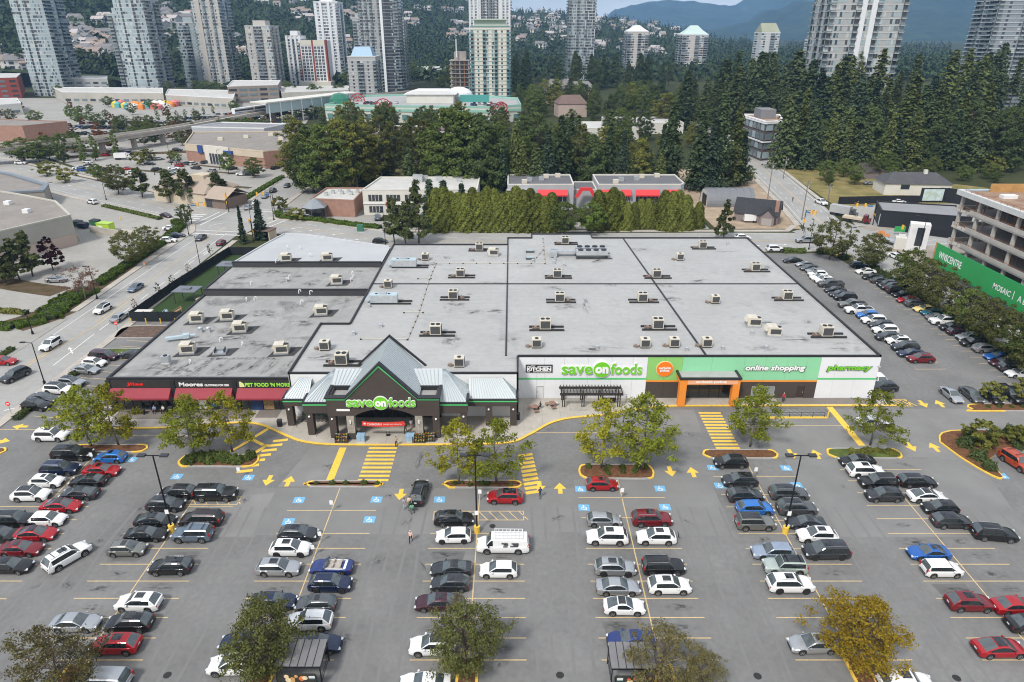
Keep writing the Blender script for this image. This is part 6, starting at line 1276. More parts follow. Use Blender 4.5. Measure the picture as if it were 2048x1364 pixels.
hedge_run('low hedge by the left edge street strip',[(-96,100),(-95,110),(-94.4,117)],1.2,.6,LF['green'],30,leaf=.25)
hedge_run('hedge around the restaurant corner',[(-104,234),(-98,231),(-95,234),(-94.5,262),(-94,282)],2.0,1.0,LF['hedge'],34,leaf=.32)
hedge_run('hedge in front of the small brick building',[(-77,222),(-74,216),(-62,212.5),(-48,206),(-40,203)],2.4,1.1,LF['hedge'],34,leaf=.32)
hedge_run('row of low hedge clumps along the west road',[(-112,214),(-124,222),(-140,232)],1.4,.8,LF['green'],16,leaf=.4)
hedge_run('clipped hedge at the top entrance of the right side lot',[(73.5,178.6),(79.5,178.4)],1.6,1.2,LF['green'],40,leaf=.3)
hedge_run('hedge along the upper corner of the right side lot',[(82.4,178),(86,177),(88,172)],1.8,1.2,LF['dkgreen'],36,leaf=.3)
hedge_run('yellowing reed strip at the left lot edge',[(-124,136.5),(-112,136),(-103,134.5)],1.4,.9,LF['yg'],26,leaf=.35)

_by={}
for o in bpy.data.objects:
 if o.get('category')=='tree':_by.setdefault(o['label'],[]).append(o)
for lab,os_ in _by.items():
 if 1<len(os_)<=12 and len(lab.split())<=12:
  for i,o in enumerate(sorted(os_,key=lambda q:q.location.x/q.location.y)):o['label']=f"{lab}, {ORD[i]} from the left"
# ================================================================== BUILDINGS BEYOND THE STORE
def gl(name,rgb,r=.12):return mat(name,rgb,r,0,0,spec=.8)
GT=[gl('tower_glass_pale',(.34,.42,.44),.2),gl('tower_glass_mid',(.16,.20,.22)),gl('tower_glass_dark',(.035,.042,.05)),gl('tower_glass_blind',(.50,.51,.50),.5)]
CONCW=mat('pale_concrete',(.55,.55,.54),.8,0,.05,.1);CONCG=mat('grey_concrete',(.40,.40,.39),.85,0,.06,.1);CONCB=mat('beige_concrete',(.47,.44,.40),.85,0,.06,.1);TEALC=mat('tower_teal_panel',(.36,.42,.43),.4,.1,.05,.1);WHT=mat('tower_white',(.72,.73,.74),.7,0,.03,.1);DKP=mat('tower_dark_panel',(.05,.055,.065),.4,.2,.05,.1);CREAMT=mat('tower_cream',(.66,.63,.54),.8,0,.04,.1);TEALG=gl('teal_glass',(.12,.24,.25),.15);REDP=mat('tower_red_panel',(.30,.06,.035),.7,0,.05,.1)
def tower(name,label,foot,h,fh,wallm,patterns,slabm=None,pierm=None,base_z=0,cat='tower block',glass=GT,gw=(.42,.28,.2,.1),crown=None,ledge=.18,seed=1,top_step=0,bay=3.4,sill=.28):
 """foot: plan polygon (counter-clockwise); patterns: one string per side, a letter per bay: g glass, w wall, b balcony, p pier, s slot"""
 rd=random.Random(seed);cx=sum(p[0] for p in foot)/len(foot);cy=sum(p[1] for p in foot)/len(foot)
 t=thing(name,label,cat,(cx,cy,base_z));F=[Vector((p[0]-cx,p[1]-cy)) for p in foot];n=len(F)
 core=MB();core.prism([(p.x,p.y) for p in F],0,h);W('wall',core,wallm,t)
 nf=int(h/fh);slab=MB();win=MB();bal=MB();rail=MB();pier=MB()
 for i in range(n):
  a=F[i];c=F[(i+1)%n];d=c-a;L=d.length;d=d/L;nr=Vector((d.y,-d.x));pat=patterns[i%len(patterns)]
  if not pat:continue
  m=len(pat)
  def P(s,o,z):q=a+d*s+nr*o;return(q.x,q.y,z)
  for k in range(nf):
   z0=k*fh;z1=z0+fh
   if ledge>0:
    slab.q([P(-.0,ledge,z1-.16),P(L,ledge,z1-.16),P(L,ledge,z1+.12),P(0,ledge,z1+.12)]);slab.q([P(0,ledge,z1+.12),P(L,ledge,z1+.12),P(L,0,z1+.12),P(0,0,z1+.12)]);slab.q([P(0,0,z1-.16),P(L,0,z1-.16),P(L,ledge,z1-.16),P(0,ledge,z1-.16)])
   for j,ch in enumerate(pat):
    s0=L*j/m;s1=L*(j+1)/m;bw=s1-s0
    if ch=='w' or ch=='p':continue
    e=.06
    lo,hi=(z0+fh*sill,z1-.2) if ch in 'g' else(z0+.2,z1-.2)
    if ch=='o':lo,hi=z0+fh*.3,z1-fh*.2;
    mi=rd.choices(range(4),gw)[0] if ch!='b' else rd.choices(range(4),(.1,.3,.55,.05))[0]
    if ch=='s':mi=2
    if ch=='o':q0,q1=s0+bw*.22,s1-bw*.22;mi=rd.choices(range(4),(.05,.25,.65,.05))[0]
    else:q0,q1=s0+bw*.05,s1-bw*.05
    if ch=='g' and bw>2.2:
     mid=(q0+q1)/2;m2=rd.choices(range(4),gw)[0]
     win.q([P(q0,e,lo),P(mid-.06,e,lo),P(mid-.06,e,hi),P(q0,e,hi)],mi);win.q([P(mid+.06,e,lo),P(q1,e,lo),P(q1,e,hi),P(mid+.06,e,hi)],m2)
    else:win.q([P(q0,e,lo),P(q1,e,lo),P(q1,e,hi),P(q0,e,hi)],mi)
    if ch=='b':
     o_=1.5;bal.q([P(s0+.1,o_,z0+.12),P(s1-.1,o_,z0+.12),P(s1-.1,.0,z0+.12),P(s0+.1,0,z0+.12)]);bal.q([P(s0+.1,o_,z0-.12),P(s1-.1,o_,z0-.12),P(s1-.1,o_,z0+.12),P(s0+.1,o_,z0+.12)]);bal.q([P(s0+.1,0,z0-.12),P(s1-.1,0,z0-.12),P(s1-.1,o_,z0-.12),P(s0+.1,o_,z0-.12)])
     rail.q([P(s0+.1,o_-.04,z0+.12),P(s1-.1,o_-.04,z0+.12),P(s1-.1,o_-.04,z0+1.1),P(s0+.1,o_-.04,z0+1.1)])
     for sx in(s0+.12,s1-.12):rail.q([P(sx,0,z0+.12),P(sx,o_,z0+.12),P(sx,o_,z0+1.1),P(sx,0,z0+1.1)])
  for j,ch in enumerate(pat):
   if ch=='p':
    s0=L*j/m;s1=L*(j+1)/m;o_=.7
    pier.q([P(s0,o_,0),P(s1,o_,0),P(s1,o_,h+.6),P(s0,o_,h+.6)]);pier.q([P(s0,0,0),P(s0,o_,0),P(s0,o_,h+.6),P(s0,0,h+.6)]);pier.q([P(s1,o_,0),P(s1,0,0),P(s1,0,h+.6),P(s1,o_,h+.6)]);pier.q([P(s0,o_,h+.6),P(s1,o_,h+.6),P(s1,0,h+.6),P(s0,0,h+.6)])
 for nm,mb,ms in(('floor_ledges',slab,[slabm or wallm]),('window_panes',win,list(glass)),('balcony_slabs',bal,[slabm or wallm]),('balcony_rails',rail,[glass[1]]),('piers',pier,[pierm or wallm])):
  if mb.f:
   o=ob(nm,mb.mesh(nm,ms),t)
   if nm!='piers':o['kind']='stuff'
 rf=MB();S=.88
 rf.prism([(p.x*1.02,p.y*1.02) for p in F],h,h+.8);W('roof_parapet',rf,slabm or wallm,t)
 if crown!='none':
  pe=MB();pe.prism([(p.x*.5,p.y*.5) for p in F],h+.8,h+5.2);W('plant_room',pe,wallm,t)
 return t
def rect_px(pl,pr,py,depth,skew=0.0):
 """plan rectangle whose front stands at photo row py between photo columns pl and pr"""
 a=G(pl,py);b=G(pr,py);d=Vector((b.x-a.x,b.y-a.y));
 if skew:
  c=math.cos(skew);s=math.sin(skew);d=Vector((d.x*c-d.y*s,d.x*s+d.y*c))
 n=Vector((-d.y,d.x)).normalized()*depth
 return[(a.x,a.y),(a.x+d.x,a.y+d.y),(a.x+d.x+n.x,a.y+d.y+n.y),(a.x+n.x,a.y+n.y)]
def rounded_front(pl,pr,py,depth,bulge):
 a=G(pl,py);b=G(pr,py);w_=b.x-a.x;pts=[]
 for k in range(7):t=k/6;pts.append((a.x+w_*t,a.y-bulge*math.sin(PI*t)))
 return pts+[(b.x,a.y+depth),(a.x,a.y+depth)]
f1=rounded_front(70,132,192,30,3)
tower('tower_block','curved pale glass tower at the far left, cut by the top edge',f1,96,2.9,TEALC,['gg','gs','gg','sg','gg','gw','bbgbb','gg','ggbbgg'],CONCW,seed=1,gw=(.60,.15,.15,.10))
f2=rounded_front(266,322,193,30,3)
tower('tower_block','curved glass tower with an orange-tinted roof line, second from left',f2,79,2.9,TEALC,['gg','gs','gg','gg','sg','gg','bbgbb','gg','gbbg'],CONCW,seed=2,gw=(.62,.12,.16,.10))
tower('tower_block','lower teal wing tower beside the second glass tower',rect_px(249,268,189,22),68,2.9,TEALC,['bg','gb','gg','bg'],CONCW,seed=22)
tower('tower_block','tall beige-grey tower third from left, cut by the top edge',rect_px(413,464,184,28),98,2.9,CONCB,['gwpgbgwbgw','bbgbb','gg','gb'],CONCW,CONCB,seed=3,gw=(.5,.2,.2,.1))
tower('tower_block','shorter stepped wing left of the tall beige-grey tower',rect_px(377,412,181,24),61,2.9,TEALC,['ggbbww','gb','gg','gb'],CONCW,seed=33)
tower('tower_block','mid-height grey-brown tower with setback top, fourth from left',rect_px(508,556,183,28),58,2.9,CONCB,['wgwbbbwgg','gbwbg','g','gw'],CONCW,seed=4,gw=(.3,.35,.25,.1))
tower('tower_block','setback crown of the grey-brown tower',rect_px(514,552,182,22),66,2.9,CONCB,['wbbgw','gbg','',''],CONCW,seed=44) if False else None
tower('tower_block','white tower with square crown behind the red and white hotel',rect_px(644,690,168,26),82,3.0,WHT,['wgpggpgwb','gwbgw','','gw'],WHT,WHT,seed=6,gw=(.2,.4,.3,.1))
tower('tower_block','slim white-grey tower left of the red and white hotel',rect_px(583,612,174,22),49,2.9,WHT,['pgpbpgp','gbg','','gb'],CONCG,WHT,seed=55,gw=(.2,.3,.4,.1))
# the hotel with a red stripe: every window its own part
hp=rect_px(610,660,175,22);hx0,hy0=hp[0];hx1=hp[1][0];hw_=hx1-hx0
ho=thing('hotel','white hotel with a grid of square windows and red stripes','hotel',((hx0+hx1)/2,hy0,0));HO=Vector(((hx0+hx1)/2,hy0,0));HH=45
def hpart(nm,b,m,par=None):
 o=ob(nm,b.mesh(nm,[m]),par or ho)
 if par is None:o.location=-HO
 return o
hpart('wall',MB().box(hx0,hx1,hy0,hy0+22,6,HH),WHT);hpart('podium',MB().box(hx0-3,hx1+3,hy0-6,hy0+24,0,6),CREAMT);hpart('sign_band',MB().box(hx0+.5,hx1,hy0-.15,hy0-.01,HH-4.4,HH+.6),CREAMT)
for xx,ww in((hx0+hw_*.48,1.7),(hx1-.2,1.5),(hx0-.6,1.0)):hpart('red_stripe',MB().box(xx-ww/2,xx+ww/2,hy0-.3,hy0-.02,6,HH+(.8 if xx>hx0 else-2)),REDP)
hpart('red_side',MB().box(hx1+.02,hx1+.3,hy0,hy0+6,6,HH+.8),REDP)
wme=MB().box(-1.2,1.2,-.12,.05,-1.1,1.1).mesh('window',[GT[2]]);ume=MB().box(-.09,.09,-.17,-.12,-1.1,1.1).mesh('window_bar',[WHT])
for k in range(11):
 for j in range(6):
  xx=hx0+hw_*((.09+.135*j) if j<3 else(.58+.135*(j-3)));w1=ob('window',wme,ho,(xx-HO.x,-.04,8+3.05*k));ob('window_bar',ume,w1)
tower('apartment_block','blocky grey apartment building with a blue hipped roof',rect_px(702,757,200,24),34,2.85,CONCG,['wowbbwowb','bgobw','','ob'],CONCW,seed=7,crown='none')
q=rect_px(707,750,199,18);b=MB();c0=Vector(((q[0][0]+q[1][0])/2,(q[0][1]+q[2][1])/2));rp=[Vector(p)-c0 for p in q]
for i in range(4):a,c=rp[i],rp[(i+1)%4];b.q([(a.x,a.y,34.8),(c.x,c.y,34.8),(c.x*.72,c.y*.45,42),(a.x*.72,a.y*.45,42)])
b.q([(p.x*.72,p.y*.45,42) for p in rp]);bo2=b.build('blue_roof',mat('blue_roof',(.25,.36,.46),.5,.2,.05));bo2.parent=bpy.data.objects['apartment_block'];bo2.location=(0,0,0)
tower('tower_block','tall tower with pale balconies and a black right half, cut by the top edge',rect_px(731,771,182,26),100,2.9,CONCG,['bgbgbgwb','','','gb'],CONCW,WHT,seed=8,gw=(.45,.3,.2,.05))
tower('tower_block','black glass half of the tall balcony tower',rect_px(771,806,184,24),100,2.9,DKP,['pswwgbb','bbgbb','',''],CONCG,WHT,seed=88,gw=(.2,.2,.55,.05),ledge=.05)
tower('tower_block','slim grey tower right behind the black glass tower',rect_px(803,815,172,20),64,2.9,CONCG,['gw','bgb','',''],CONCW,seed=89)
tower('tower_block','slim grey tower left behind the tall balcony tower',rect_px(716,730,170,20),66,2.9,CONCG,['bg','bgb','',''],CONCW,seed=90)
cr=tower('tower_block','cream tower with teal balconies and a pale green roof',rect_px(944,1019,207,26),57,2.9,CREAMT,['bwowbgwgbwowb','bgwgb','','bgwgb'],TEALG,seed=9,gw=(.2,.4,.3,.1),glass=[GT[0],TEALG,GT[2],GT[3]])
W('roof_cap',MB().box(-12.5,12.5,-8,9,57.8,62).box(-13.6,13.6,-10,10.5,62,63),mat('pale_green_roof',(.45,.50,.40),.7,0,.05),cr)
tower('tower_block','very tall white tower rising behind the cream tower',rect_px(941,1021,160,30),110,3.0,WHT,['pgpgpwsbgsbsbgswpgpgp','gbwbg','','gbwbg'],CONCW,WHT,seed=10,gw=(.35,.3,.3,.05),ledge=.08)
tower('tower_block','tall blue-grey glass tower with white lattice balconies, right of centre',rect_px(1134,1184,165,26),112,3.1,TEALC,['bggbggbbgb','bgb','','bgb'],CONCW,WHT,seed=11,gw=(.3,.4,.25,.05))
lat=MB();q=rect_px(1166,1184,165,26);lx0,ly0=q[0];lx1=q[1][0];c0=bpy.data.objects[[o.name for o in bpy.data.objects if o.get('label','').startswith('tall blue-grey glass')][0]]
for k in range(36):
 z=3.1*k;e=(k//3)%2;lat.box(lx0-c0.location.x+e*3,lx1-c0.location.x-3+e*3,ly0-1.9-c0.location.y,ly0-1.6-c0.location.y,z-.2,z+.2)
 if k%3==0:
  for xx in(lx0+e*3,lx1-3+e*3):lat.box(xx-.25-c0.location.x,xx+.25-c0.location.x,ly0-1.9-c0.location.y,ly0-1.6-c0.location.y,z,z+9.3)
o=W('white_lattice',lat,WHT,c0);o['kind']='stuff'
for pl,pr,py,tp,lab,roofc,roofh in((1250,1291,152,64,'slender beige tower with a white pyramid roof',(.70,.70,.68),5),(1358,1409,146,70,'pinkish tower with a stepped turquoise and white roof',(.50,.62,.58),8)):
 q=rect_px(pl,pr,py,30);h=AT((pl+pr)/2,tp,q[0][1]).z;t=tower('tower_block',lab,q,h,3.0,mat('pink_beige_wall',(.56,.50,.45),.8,0,.04,.1),['bgwbgb','bgb','','bgb'],WHT,seed=int(pl),crown='none',gw=(.2,.4,.3,.1));c0=t.location
 b=MB();ww=(q[1][0]-q[0][0])/2
 for s0,s1,z0,z1 in((1.0,.62,h+.8,h+.8+roofh*.6),(.62,.25,h+.8+roofh*.6,h+.8+roofh*1.4)):
  P0=[(-ww*s0,-15*s0),(ww*s0,-15*s0),(ww*s0,15*s0),(-ww*s0,15*s0)];P1=[(x/s0*s1,y/s0*s1) for x,y in P0]
  for i in range(4):b.q([(*P0[i],z0),(*P0[(i+1)%4],z0),(*P1[(i+1)%4],z1),(*P1[i],z1)])
 b.q([(*p,z1) for p in P1]);W('roof',b,mat('roof_'+str(pl),roofc,.6,0,.05),t)
for pl,pr,py,tp,lab in((1512,1548,150,66,'stone-coloured tower with a steep green gable roof above the firs'),(1616,1650,150,80,'low green-roofed gable tower peeking over the firs')):
 q=rect_px(pl,pr,py,30);h=AT(pl,tp,q[0][1]).z;t=tower('tower_block',lab,q,h,3,CONCW,['gwbg','gw','','gw'],WHT,seed=pl,crown='none');ww=(q[1][0]-q[0][0])/2;b=MB();b.q([(-ww,-15,h+.8),(ww,-15,h+.8),(ww-2,0,h+12),(-ww+2,0,h+12)]);b.q([(ww,15,h+.8),(-ww,15,h+.8),(-ww+2,0,h+12),(ww-2,0,h+12)]);b.q([(ww,-15,h+.8),(ww,15,h+.8),(ww-2,0,h+12)]);b.q([(-ww,15,h+.8),(-ww,-15,h+.8),(-ww+2,0,h+12)]);W('roof',b,mat('moss_roof',(.30,.31,.22),.8,0,.1,.1),t)
# big tower on the right, in front of the wood
q=rect_px(1622,1768,238,27,R(0));tower('tower_block','large grey glass tower with a white central stripe behind the firs on the right',q,100,4.1,CONCG,['bggwgbpgpbgwggb','bgbgb','','bgwgbwgb'],CONCW,WHT,seed=16,gw=(.45,.22,.23,.10))
q=rect_px(1944,2044,212,28);tower('tower_block','grey tower with white balcony bands at the right edge',q,92,3.0,mat('blue_grey_panel',(.26,.29,.32),.6,0,.04,.1),['bwowwobbbbb','','','bbobb'],WHT,seed=17,gw=(.2,.35,.4,.05),ledge=.3)
# ---- concrete tower under construction beside the cream tower
q=rect_px(903,940,200,24);x0,y0=q[0];x1=q[1][0];ct=thing('tower_under_construction','unfinished concrete frame tower with scaffolding left of the cream tower','construction site',(x0,y0,0));W_=x1-x0
RAWC=mat('raw_concrete',(.36,.32,.29),.9,0,.15,.1);RUSTF=mat('rust_formwork',(.30,.13,.07),.9,0,.3,.2)
for k in range(9):
 W('floor_slab',MB().box(-1,W_+1,0,24,4+3.4*k,4.4+3.4*k),RAWC,ct)
 for j in range(5):W('pillar',MB().box(j*(W_-.8)/4,j*(W_-.8)/4+.8,.5,1.3,3.4*k+1.02,4+3.4*k),RUSTF if j%2 else RAWC,ct)
W('core_wall',MB().box(3,W_-3,6,18,0,38),RAWC,ct);W('crane_mast',MB().box(W_*.3,W_*.3+.8,3,3.8,34,48),WHT,ct)
hs=[]
for i in range(len(bpy.data.objects)):pass

# ================================================================== MID-GROUND BUILDINGS
def lowrise(name,label,poly,h,wallm,roofm,capm=None,cat='building',cap=.35,capw=.35):
 cx=sum(p[0] for p in poly)/len(poly);cy=sum(p[1] for p in poly)/len(poly);t=thing(name,label,cat,(cx,cy,0))
 F=[(p[0]-cx,p[1]-cy) for p in poly];a=sum(F[k][0]*F[(k+1)%len(F)][1]-F[(k+1)%len(F)][0]*F[k][1] for k in range(len(F)))
 if a<0:F.reverse()
 n=len(F)
 for i in range(n):
  p,q=Vector(F[i]),Vector(F[(i+1)%n]);d=(q-p).normalized();nr=Vector((-d.y,d.x))*.3
  b=MB();b.q([(p.x,p.y,0),(q.x,q.y,0),(q.x,q.y,h),(p.x,p.y,h)]);W('wall',b,wallm,t)
  b=MB();n2=Vector((-d.y,d.x))*capw;o_=-n2*.15;b.prism([(s.x,s.y) for s in(p+o_,q+o_,q+n2,p+n2)],h-.02+i*.002,h+cap+i*.003);W('parapet_cap',b,capm or wallm,t)
 b=MB();b.q([(x,y,h-.05) for x,y in F]);W('roof',b,roofm,t)
 t['_c']=0;del t['_c'];return t,Vector((cx,cy,0))
def pw(t,c,name,b,m,**k):o=ob(name,b.mesh(name,m if isinstance(m,list) else[m]));o.parent=t;o.location=-c;return o
GRAVEL=mat('gravel_roof',(.25,.225,.20),.9,0,.12,.2,second=(1.5,.08));PALEW=mat('off_white_wall',(.62,.60,.54),.8,0,.05,.2);BRICK=mat('brick_wall',(.33,.19,.14),.85,0,.12,.8);TAN=mat('tan_wall',(.52,.44,.33),.85,0,.06,.2);DKROOF=mat('dark_grey_roof',(.14,.14,.15),.85,0,.1,.2);BEIGE=mat('beige_wall',(.45,.44,.38),.85,0,.05,.2)
# white two-storey office
t,c=lowrise('office_building','white two-storey office with flat roof and dark window groups',[(-48.2,220),(-11.2,220),(-11.2,241),(-46,241)],8.0,PALEW,mat('pale_gravel_roof',(.50,.49,.46),.9,0,.1,.2))
for x in(-46.4,-40.6,-34.6,-28.6,-22.6,-16.6):
 for z0,z1 in((4.6,6.6),(.9,2.9)):
  w1=pw(t,c,'window',MB().box(x,x+4.4,219.86,220.02,z0,z1),GT[2])
  for k in range(1,4):W('window_bar',MB().box(x+1.1*k-.07,x+1.1*k+.07,219.78,219.86,z0,z1),PALEW,w1)
pw(t,c,'floor_band',MB().box(-48.2,-11.2,219.75,219.98,3.6,4.1),WHITE);pw(t,c,'red_sign',MB().box(-41,-39,219.6,219.74,3.2,4.2),mat('sign_red',(.75,.03,.02),.5,0,0));pw(t,c,'red_sign',MB().box(-24.5,-22.8,219.6,219.84,4.9,6.2),mat('sign_red',(.75,.03,.02),.5,0,0));pw(t,c,'sign_panel',MB().box(-39,-34,219.6,219.74,3.3,4.0),WHITE)
for x,y,s in((-32,234,1.6),(-30,236.5,1.1),(-25,236,1),(-18,234,.8)):pw(t,c,'roof_unit',MB().box(x-s,x+s,y-s*.7,y+s*.7,7.95,7.95+s*1.5),SILV)
# small brick building with a metal tent canopy
t,c=lowrise('bank_building','small brown brick building with a grey metal tent-roof porch',[(-65,219.5),(-50.5,217),(-50.5,236),(-64,236)],5.2,BRICK,mat('pale_gravel_roof',(.5,.49,.46)),None,'building',.4)
b=MB();pc=Vector((-63.2,217.0));rr_=4.3
hexp=[(pc.x+rr_*math.cos(R(a)),pc.y+rr_*math.sin(R(a))) for a in range(30,390,60)]
for i in range(6):b.q([(*hexp[i],3.6),(*hexp[(i+1)%6],3.6),(pc.x,pc.y,6.4)])
pw(t,c,'porch_roof',b,mat('porch_metal',(.32,.34,.36),.4,.5,.05))
b=MB();b.prism(hexp,3.2,3.6);pw(t,c,'porch_fascia',b,DKGREY)
for x,y in hexp:pw(t,c,'porch_post',MB().box(x-.12,x+.12,y-.12,y+.12,0,3.2),DKGREY)
pw(t,c,'porch_glazing',MB().box(pc.x-2.6,pc.x+2.6,pc.y-2,pc.y+2,0,3.1),GT[2])
for k in range(7):x=-62+1.6*k;pw(t,c,'roof_unit',MB().box(x,x+1.0,225+(k*3%7),226.2+(k*3%7),5.1,6.2),SILV)
# grey block with red awnings
RA=mat('red_awning',(.66,.045,.05),.6,0,.05);GRW=mat('grey_stucco',(.40,.41,.43),.8,0,.05,.2)
for lab,x0,x1 in(('left part of the grey two-storey block with red awnings',-1.5,20.5),('right part of the grey two-storey block with red awnings',28.5,56)):
 t,c=lowrise('shop_block',lab,[(x0,227),(x1,227),(x1+(1.5 if x1>50 else 0),229),(x1+(1.5 if x1>50 else 0),244),(x0,244)],8.2,GRW,DKROOF,PALEW,'building',.4)
 bays=[(8.5,18.5)] if x0<0 else[(29,33),(36,39.6),(41,49),(50,56)]
 for a,e in bays:
  b=MB();b.q([(a,225.6,5.2),(e,225.6,5.2),(e,226.9,6.8),(a,226.9,6.8)]);b.q([(a,225.6,4.8),(e,225.6,4.8),(e,225.6,5.2),(a,225.6,5.2)]);pw(t,c,'awning',b,RA)
  pw(t,c,'window',MB().box(a+.3,e-.3,226.85,227.02,2.0,4.7),GT[2])
  for k in range(1,6):xx=a+(e-a)*k/6;pw(t,c,'window_bar',MB().box(xx-.08,xx+.08,226.75,226.86,2.0,4.7),WHITE)
 for k in range(5):x=x0+3+(x1-x0-6)*((k*.37+.11)%1);y=230+(k*5.3)%12;pw(t,c,'roof_unit',MB().box(x,x+1.8,y,y+1.4,8.1,9.4),[CREAM,SILV][k%2])
 if x0<0:pw(t,c,'front_bay',MB().box(x0-.3,7.0,224.6,227.0,0,7.0),GRW)
t,c=lowrise('link_building','lower link with red gable frame between the two grey parts',[(20.6,229),(28.4,229),(28.4,242),(20.6,242)],6.2,GRW,DKROOF,PALEW,'building',.3)
b=MB();poly_y(b,[(20.8,4.4),(22.6,7.6),(26.4,7.6),(28.2,4.4),(26.9,4.4),(25.6,6.6),(23.4,6.6),(22.1,4.4)],225.8,226.6);pw(t,c,'red_frame',b,RA)
# metal arch shed
qt=thing('arch_shed','grey corrugated metal arch shed with a pale end wall','shed',(74.6,236,0));QM=mat('corrugated_grey',(.20,.205,.215),.5,.3,.06,.6);b=MB();N=16
for k in range(N):
 a0,a1=PI*k/N,PI*(k+1)/N
 for i in range(14):xa,xb=-8.2+16.4*i/14,-8.2+16.4*(i+1)/14;rr_=5.2+(.06 if i%2 else 0);b.q([(xa,rr_*math.cos(a0),rr_*1.05*math.sin(a0)),(xb,rr_*math.cos(a0),rr_*1.05*math.sin(a0)),(xb,rr_*math.cos(a1),rr_*1.05*math.sin(a1)),(xa,rr_*math.cos(a1),rr_*1.05*math.sin(a1))])
W('arched_roof',b,QM,qt)
for s in(-8.0,8.0):b=MB();b.q([(s,5.1*math.cos(PI*k/N),5.3*math.sin(PI*k/N)) for k in range(N+1)]);W('end_wall',b,PALEW,qt)
W('door_opening',MB().box(-8.25,-8.05,-3.2,1.5,0,3.6),BLACK,qt)
def house(label,x,y,lx,ly,h,roofh,wallm,roofm,rz=0,name='house',hip=0.0,porch=None,cat='house',group=None):
 t=thing(name,label,cat,(x,y,0),rz,group);a,b_=lx/2,ly/2
 w1=MB().box(-a,a,-b_,b_,0,h);
 if hip==0:
  for s in(-a,a):w1.q([(s,-b_,h),(s,b_,h),(s,0,h+roofh)] if s>0 else[(s,b_,h),(s,-b_,h),(s,0,h+roofh)])
 W('wall',w1,wallm,t);e=.5;r=MB();ra=a+e-hip;th=.16
 zE=h-e*roofh/b_
 r.q([(-a-e,-b_-e,zE),(a+e,-b_-e,zE),(ra,0,h+roofh),(-ra,0,h+roofh)]);r.q([(a+e,b_+e,zE),(-a-e,b_+e,zE),(-ra,0,h+roofh),(ra,0,h+roofh)])
 if hip:r.q([(a+e,-b_-e,zE),(a+e,b_+e,zE),(ra,0,h+roofh)]);r.q([(-a-e,b_+e,zE),(-a-e,-b_-e,zE),(-ra,0,h+roofh)])
 r.v=r.v+[];W('roof',r,roofm,t).location=(0,0,.06)
 return t
SHING=mat('dark_shingle',(.035,.036,.04),.85,0,.15,.8);MAUVE=mat('mauve_siding',(.22,.18,.175),.85,0,.06,.5)
t=house('dark-roofed mauve cottage with brick chimney beside the arch shed',78,214,13,9,3.0,3.6,MAUVE,SHING,R(-25))
g2=MB();g2.box(1.4,5.6,-7,-4.4,0,2.8);g2.q([(1.4,-7,2.8),(5.6,-7,2.8),(3.5,-7,4.9)]);W('front_gable',g2,MAUVE,t)
g3=MB();g3.q([(1.0,-7.4,2.5),(1.0,-2.5,2.5),(3.5,-2.5,5.1),(3.5,-7.4,5.1)]);g3.q([(6.0,-2.5,2.5),(6.0,-7.4,2.5),(3.5,-7.4,5.1),(3.5,-2.5,5.1)]);W('gable_roof',g3,SHING,t)
W('chimney',MB().box(5.2,6.3,-3.6,-2.5,0,7.2),BRICK,t);W('garage_door',MB().box(2.0,5.0,-7.06,-6.98,.1,2.3),mat('taupe_door',(.34,.31,.29),.7,0,0),t);W('window',MB().box(-2.5,-.5,-4.6,-4.48,1.2,2.3),GT[2],t)
tr=thing('box_trailer','white enclosed box trailer parked beside the cottage','trailer',(G(1503,444).x,G(1503,444).y,0),R(-4))
W('body',MB().box(-2.6,2.6,-1.1,1.1,.55,2.6),PAINT['white'],tr);W('tow_bar',MB().box(-3.6,-2.6,-.06,.06,.5,.62),BLACK,tr)
for x in(.3,1.1):
 for s in(-1.12,1.12):b=MB();b.cyl((x,s-.08,.36),(x,s+.08,.36),.36,.36,14);W('wheel',b,TYRE,tr)
# house and pavilion at the right
g=G(1828,388);t=house('white bungalow with a dark hipped roof at the edge of the wood',g.x,g.y+3,23,11,4.4,3.0,PALEW,mat('grey_shingle',(.075,.075,.08),.85,0,.12,.5),R(-6),hip=4.5);W('chimney',MB().box(3,4.2,-1,0,4,8.4),PALEW,t);W('window',MB().box(8,9.2,-5.62,-5.48,1.2,3.0),GT[2],t);W('window',MB().box(-6,-3,-5.62,-5.48,2.2,3.8),GT[2],t)
for px,py,lab in((1985,310,'pale roofed house glimpsed between the firs'),(1945,305,'white house glimpsed between the firs at the right')):
 g=G(px,py);house(lab,g.x,g.y,16,11,5,3,PALEW,mat('grey_shingle',(.075,.075,.08)),R(10),hip=3)
g=G(1735,352);house('dark brown house hidden under the firs',g.x,g.y,12,9,3,2.6,MAUVE,mat('brown_shingle',(.06,.05,.045),.85,0,.1,.5),R(20))
pv,c=lowrise('presentation_pavilion','low black presentation pavilion with flat grey roof',[(112.5,205.5),(135,197),(139,212),(117,218)],4.8,mat('black_cladding',(.018,.02,.026),.6,0,.1,.4),mat('grey_flat_roof',(.25,.25,.255),.85,0,.08,.2),BLACK,'building',.3)
pw(pv,c,'glazed_corner',MB().obox((113.6,205.3,2.2),(2.6,.3,3.4),R(-20)),GT[0])
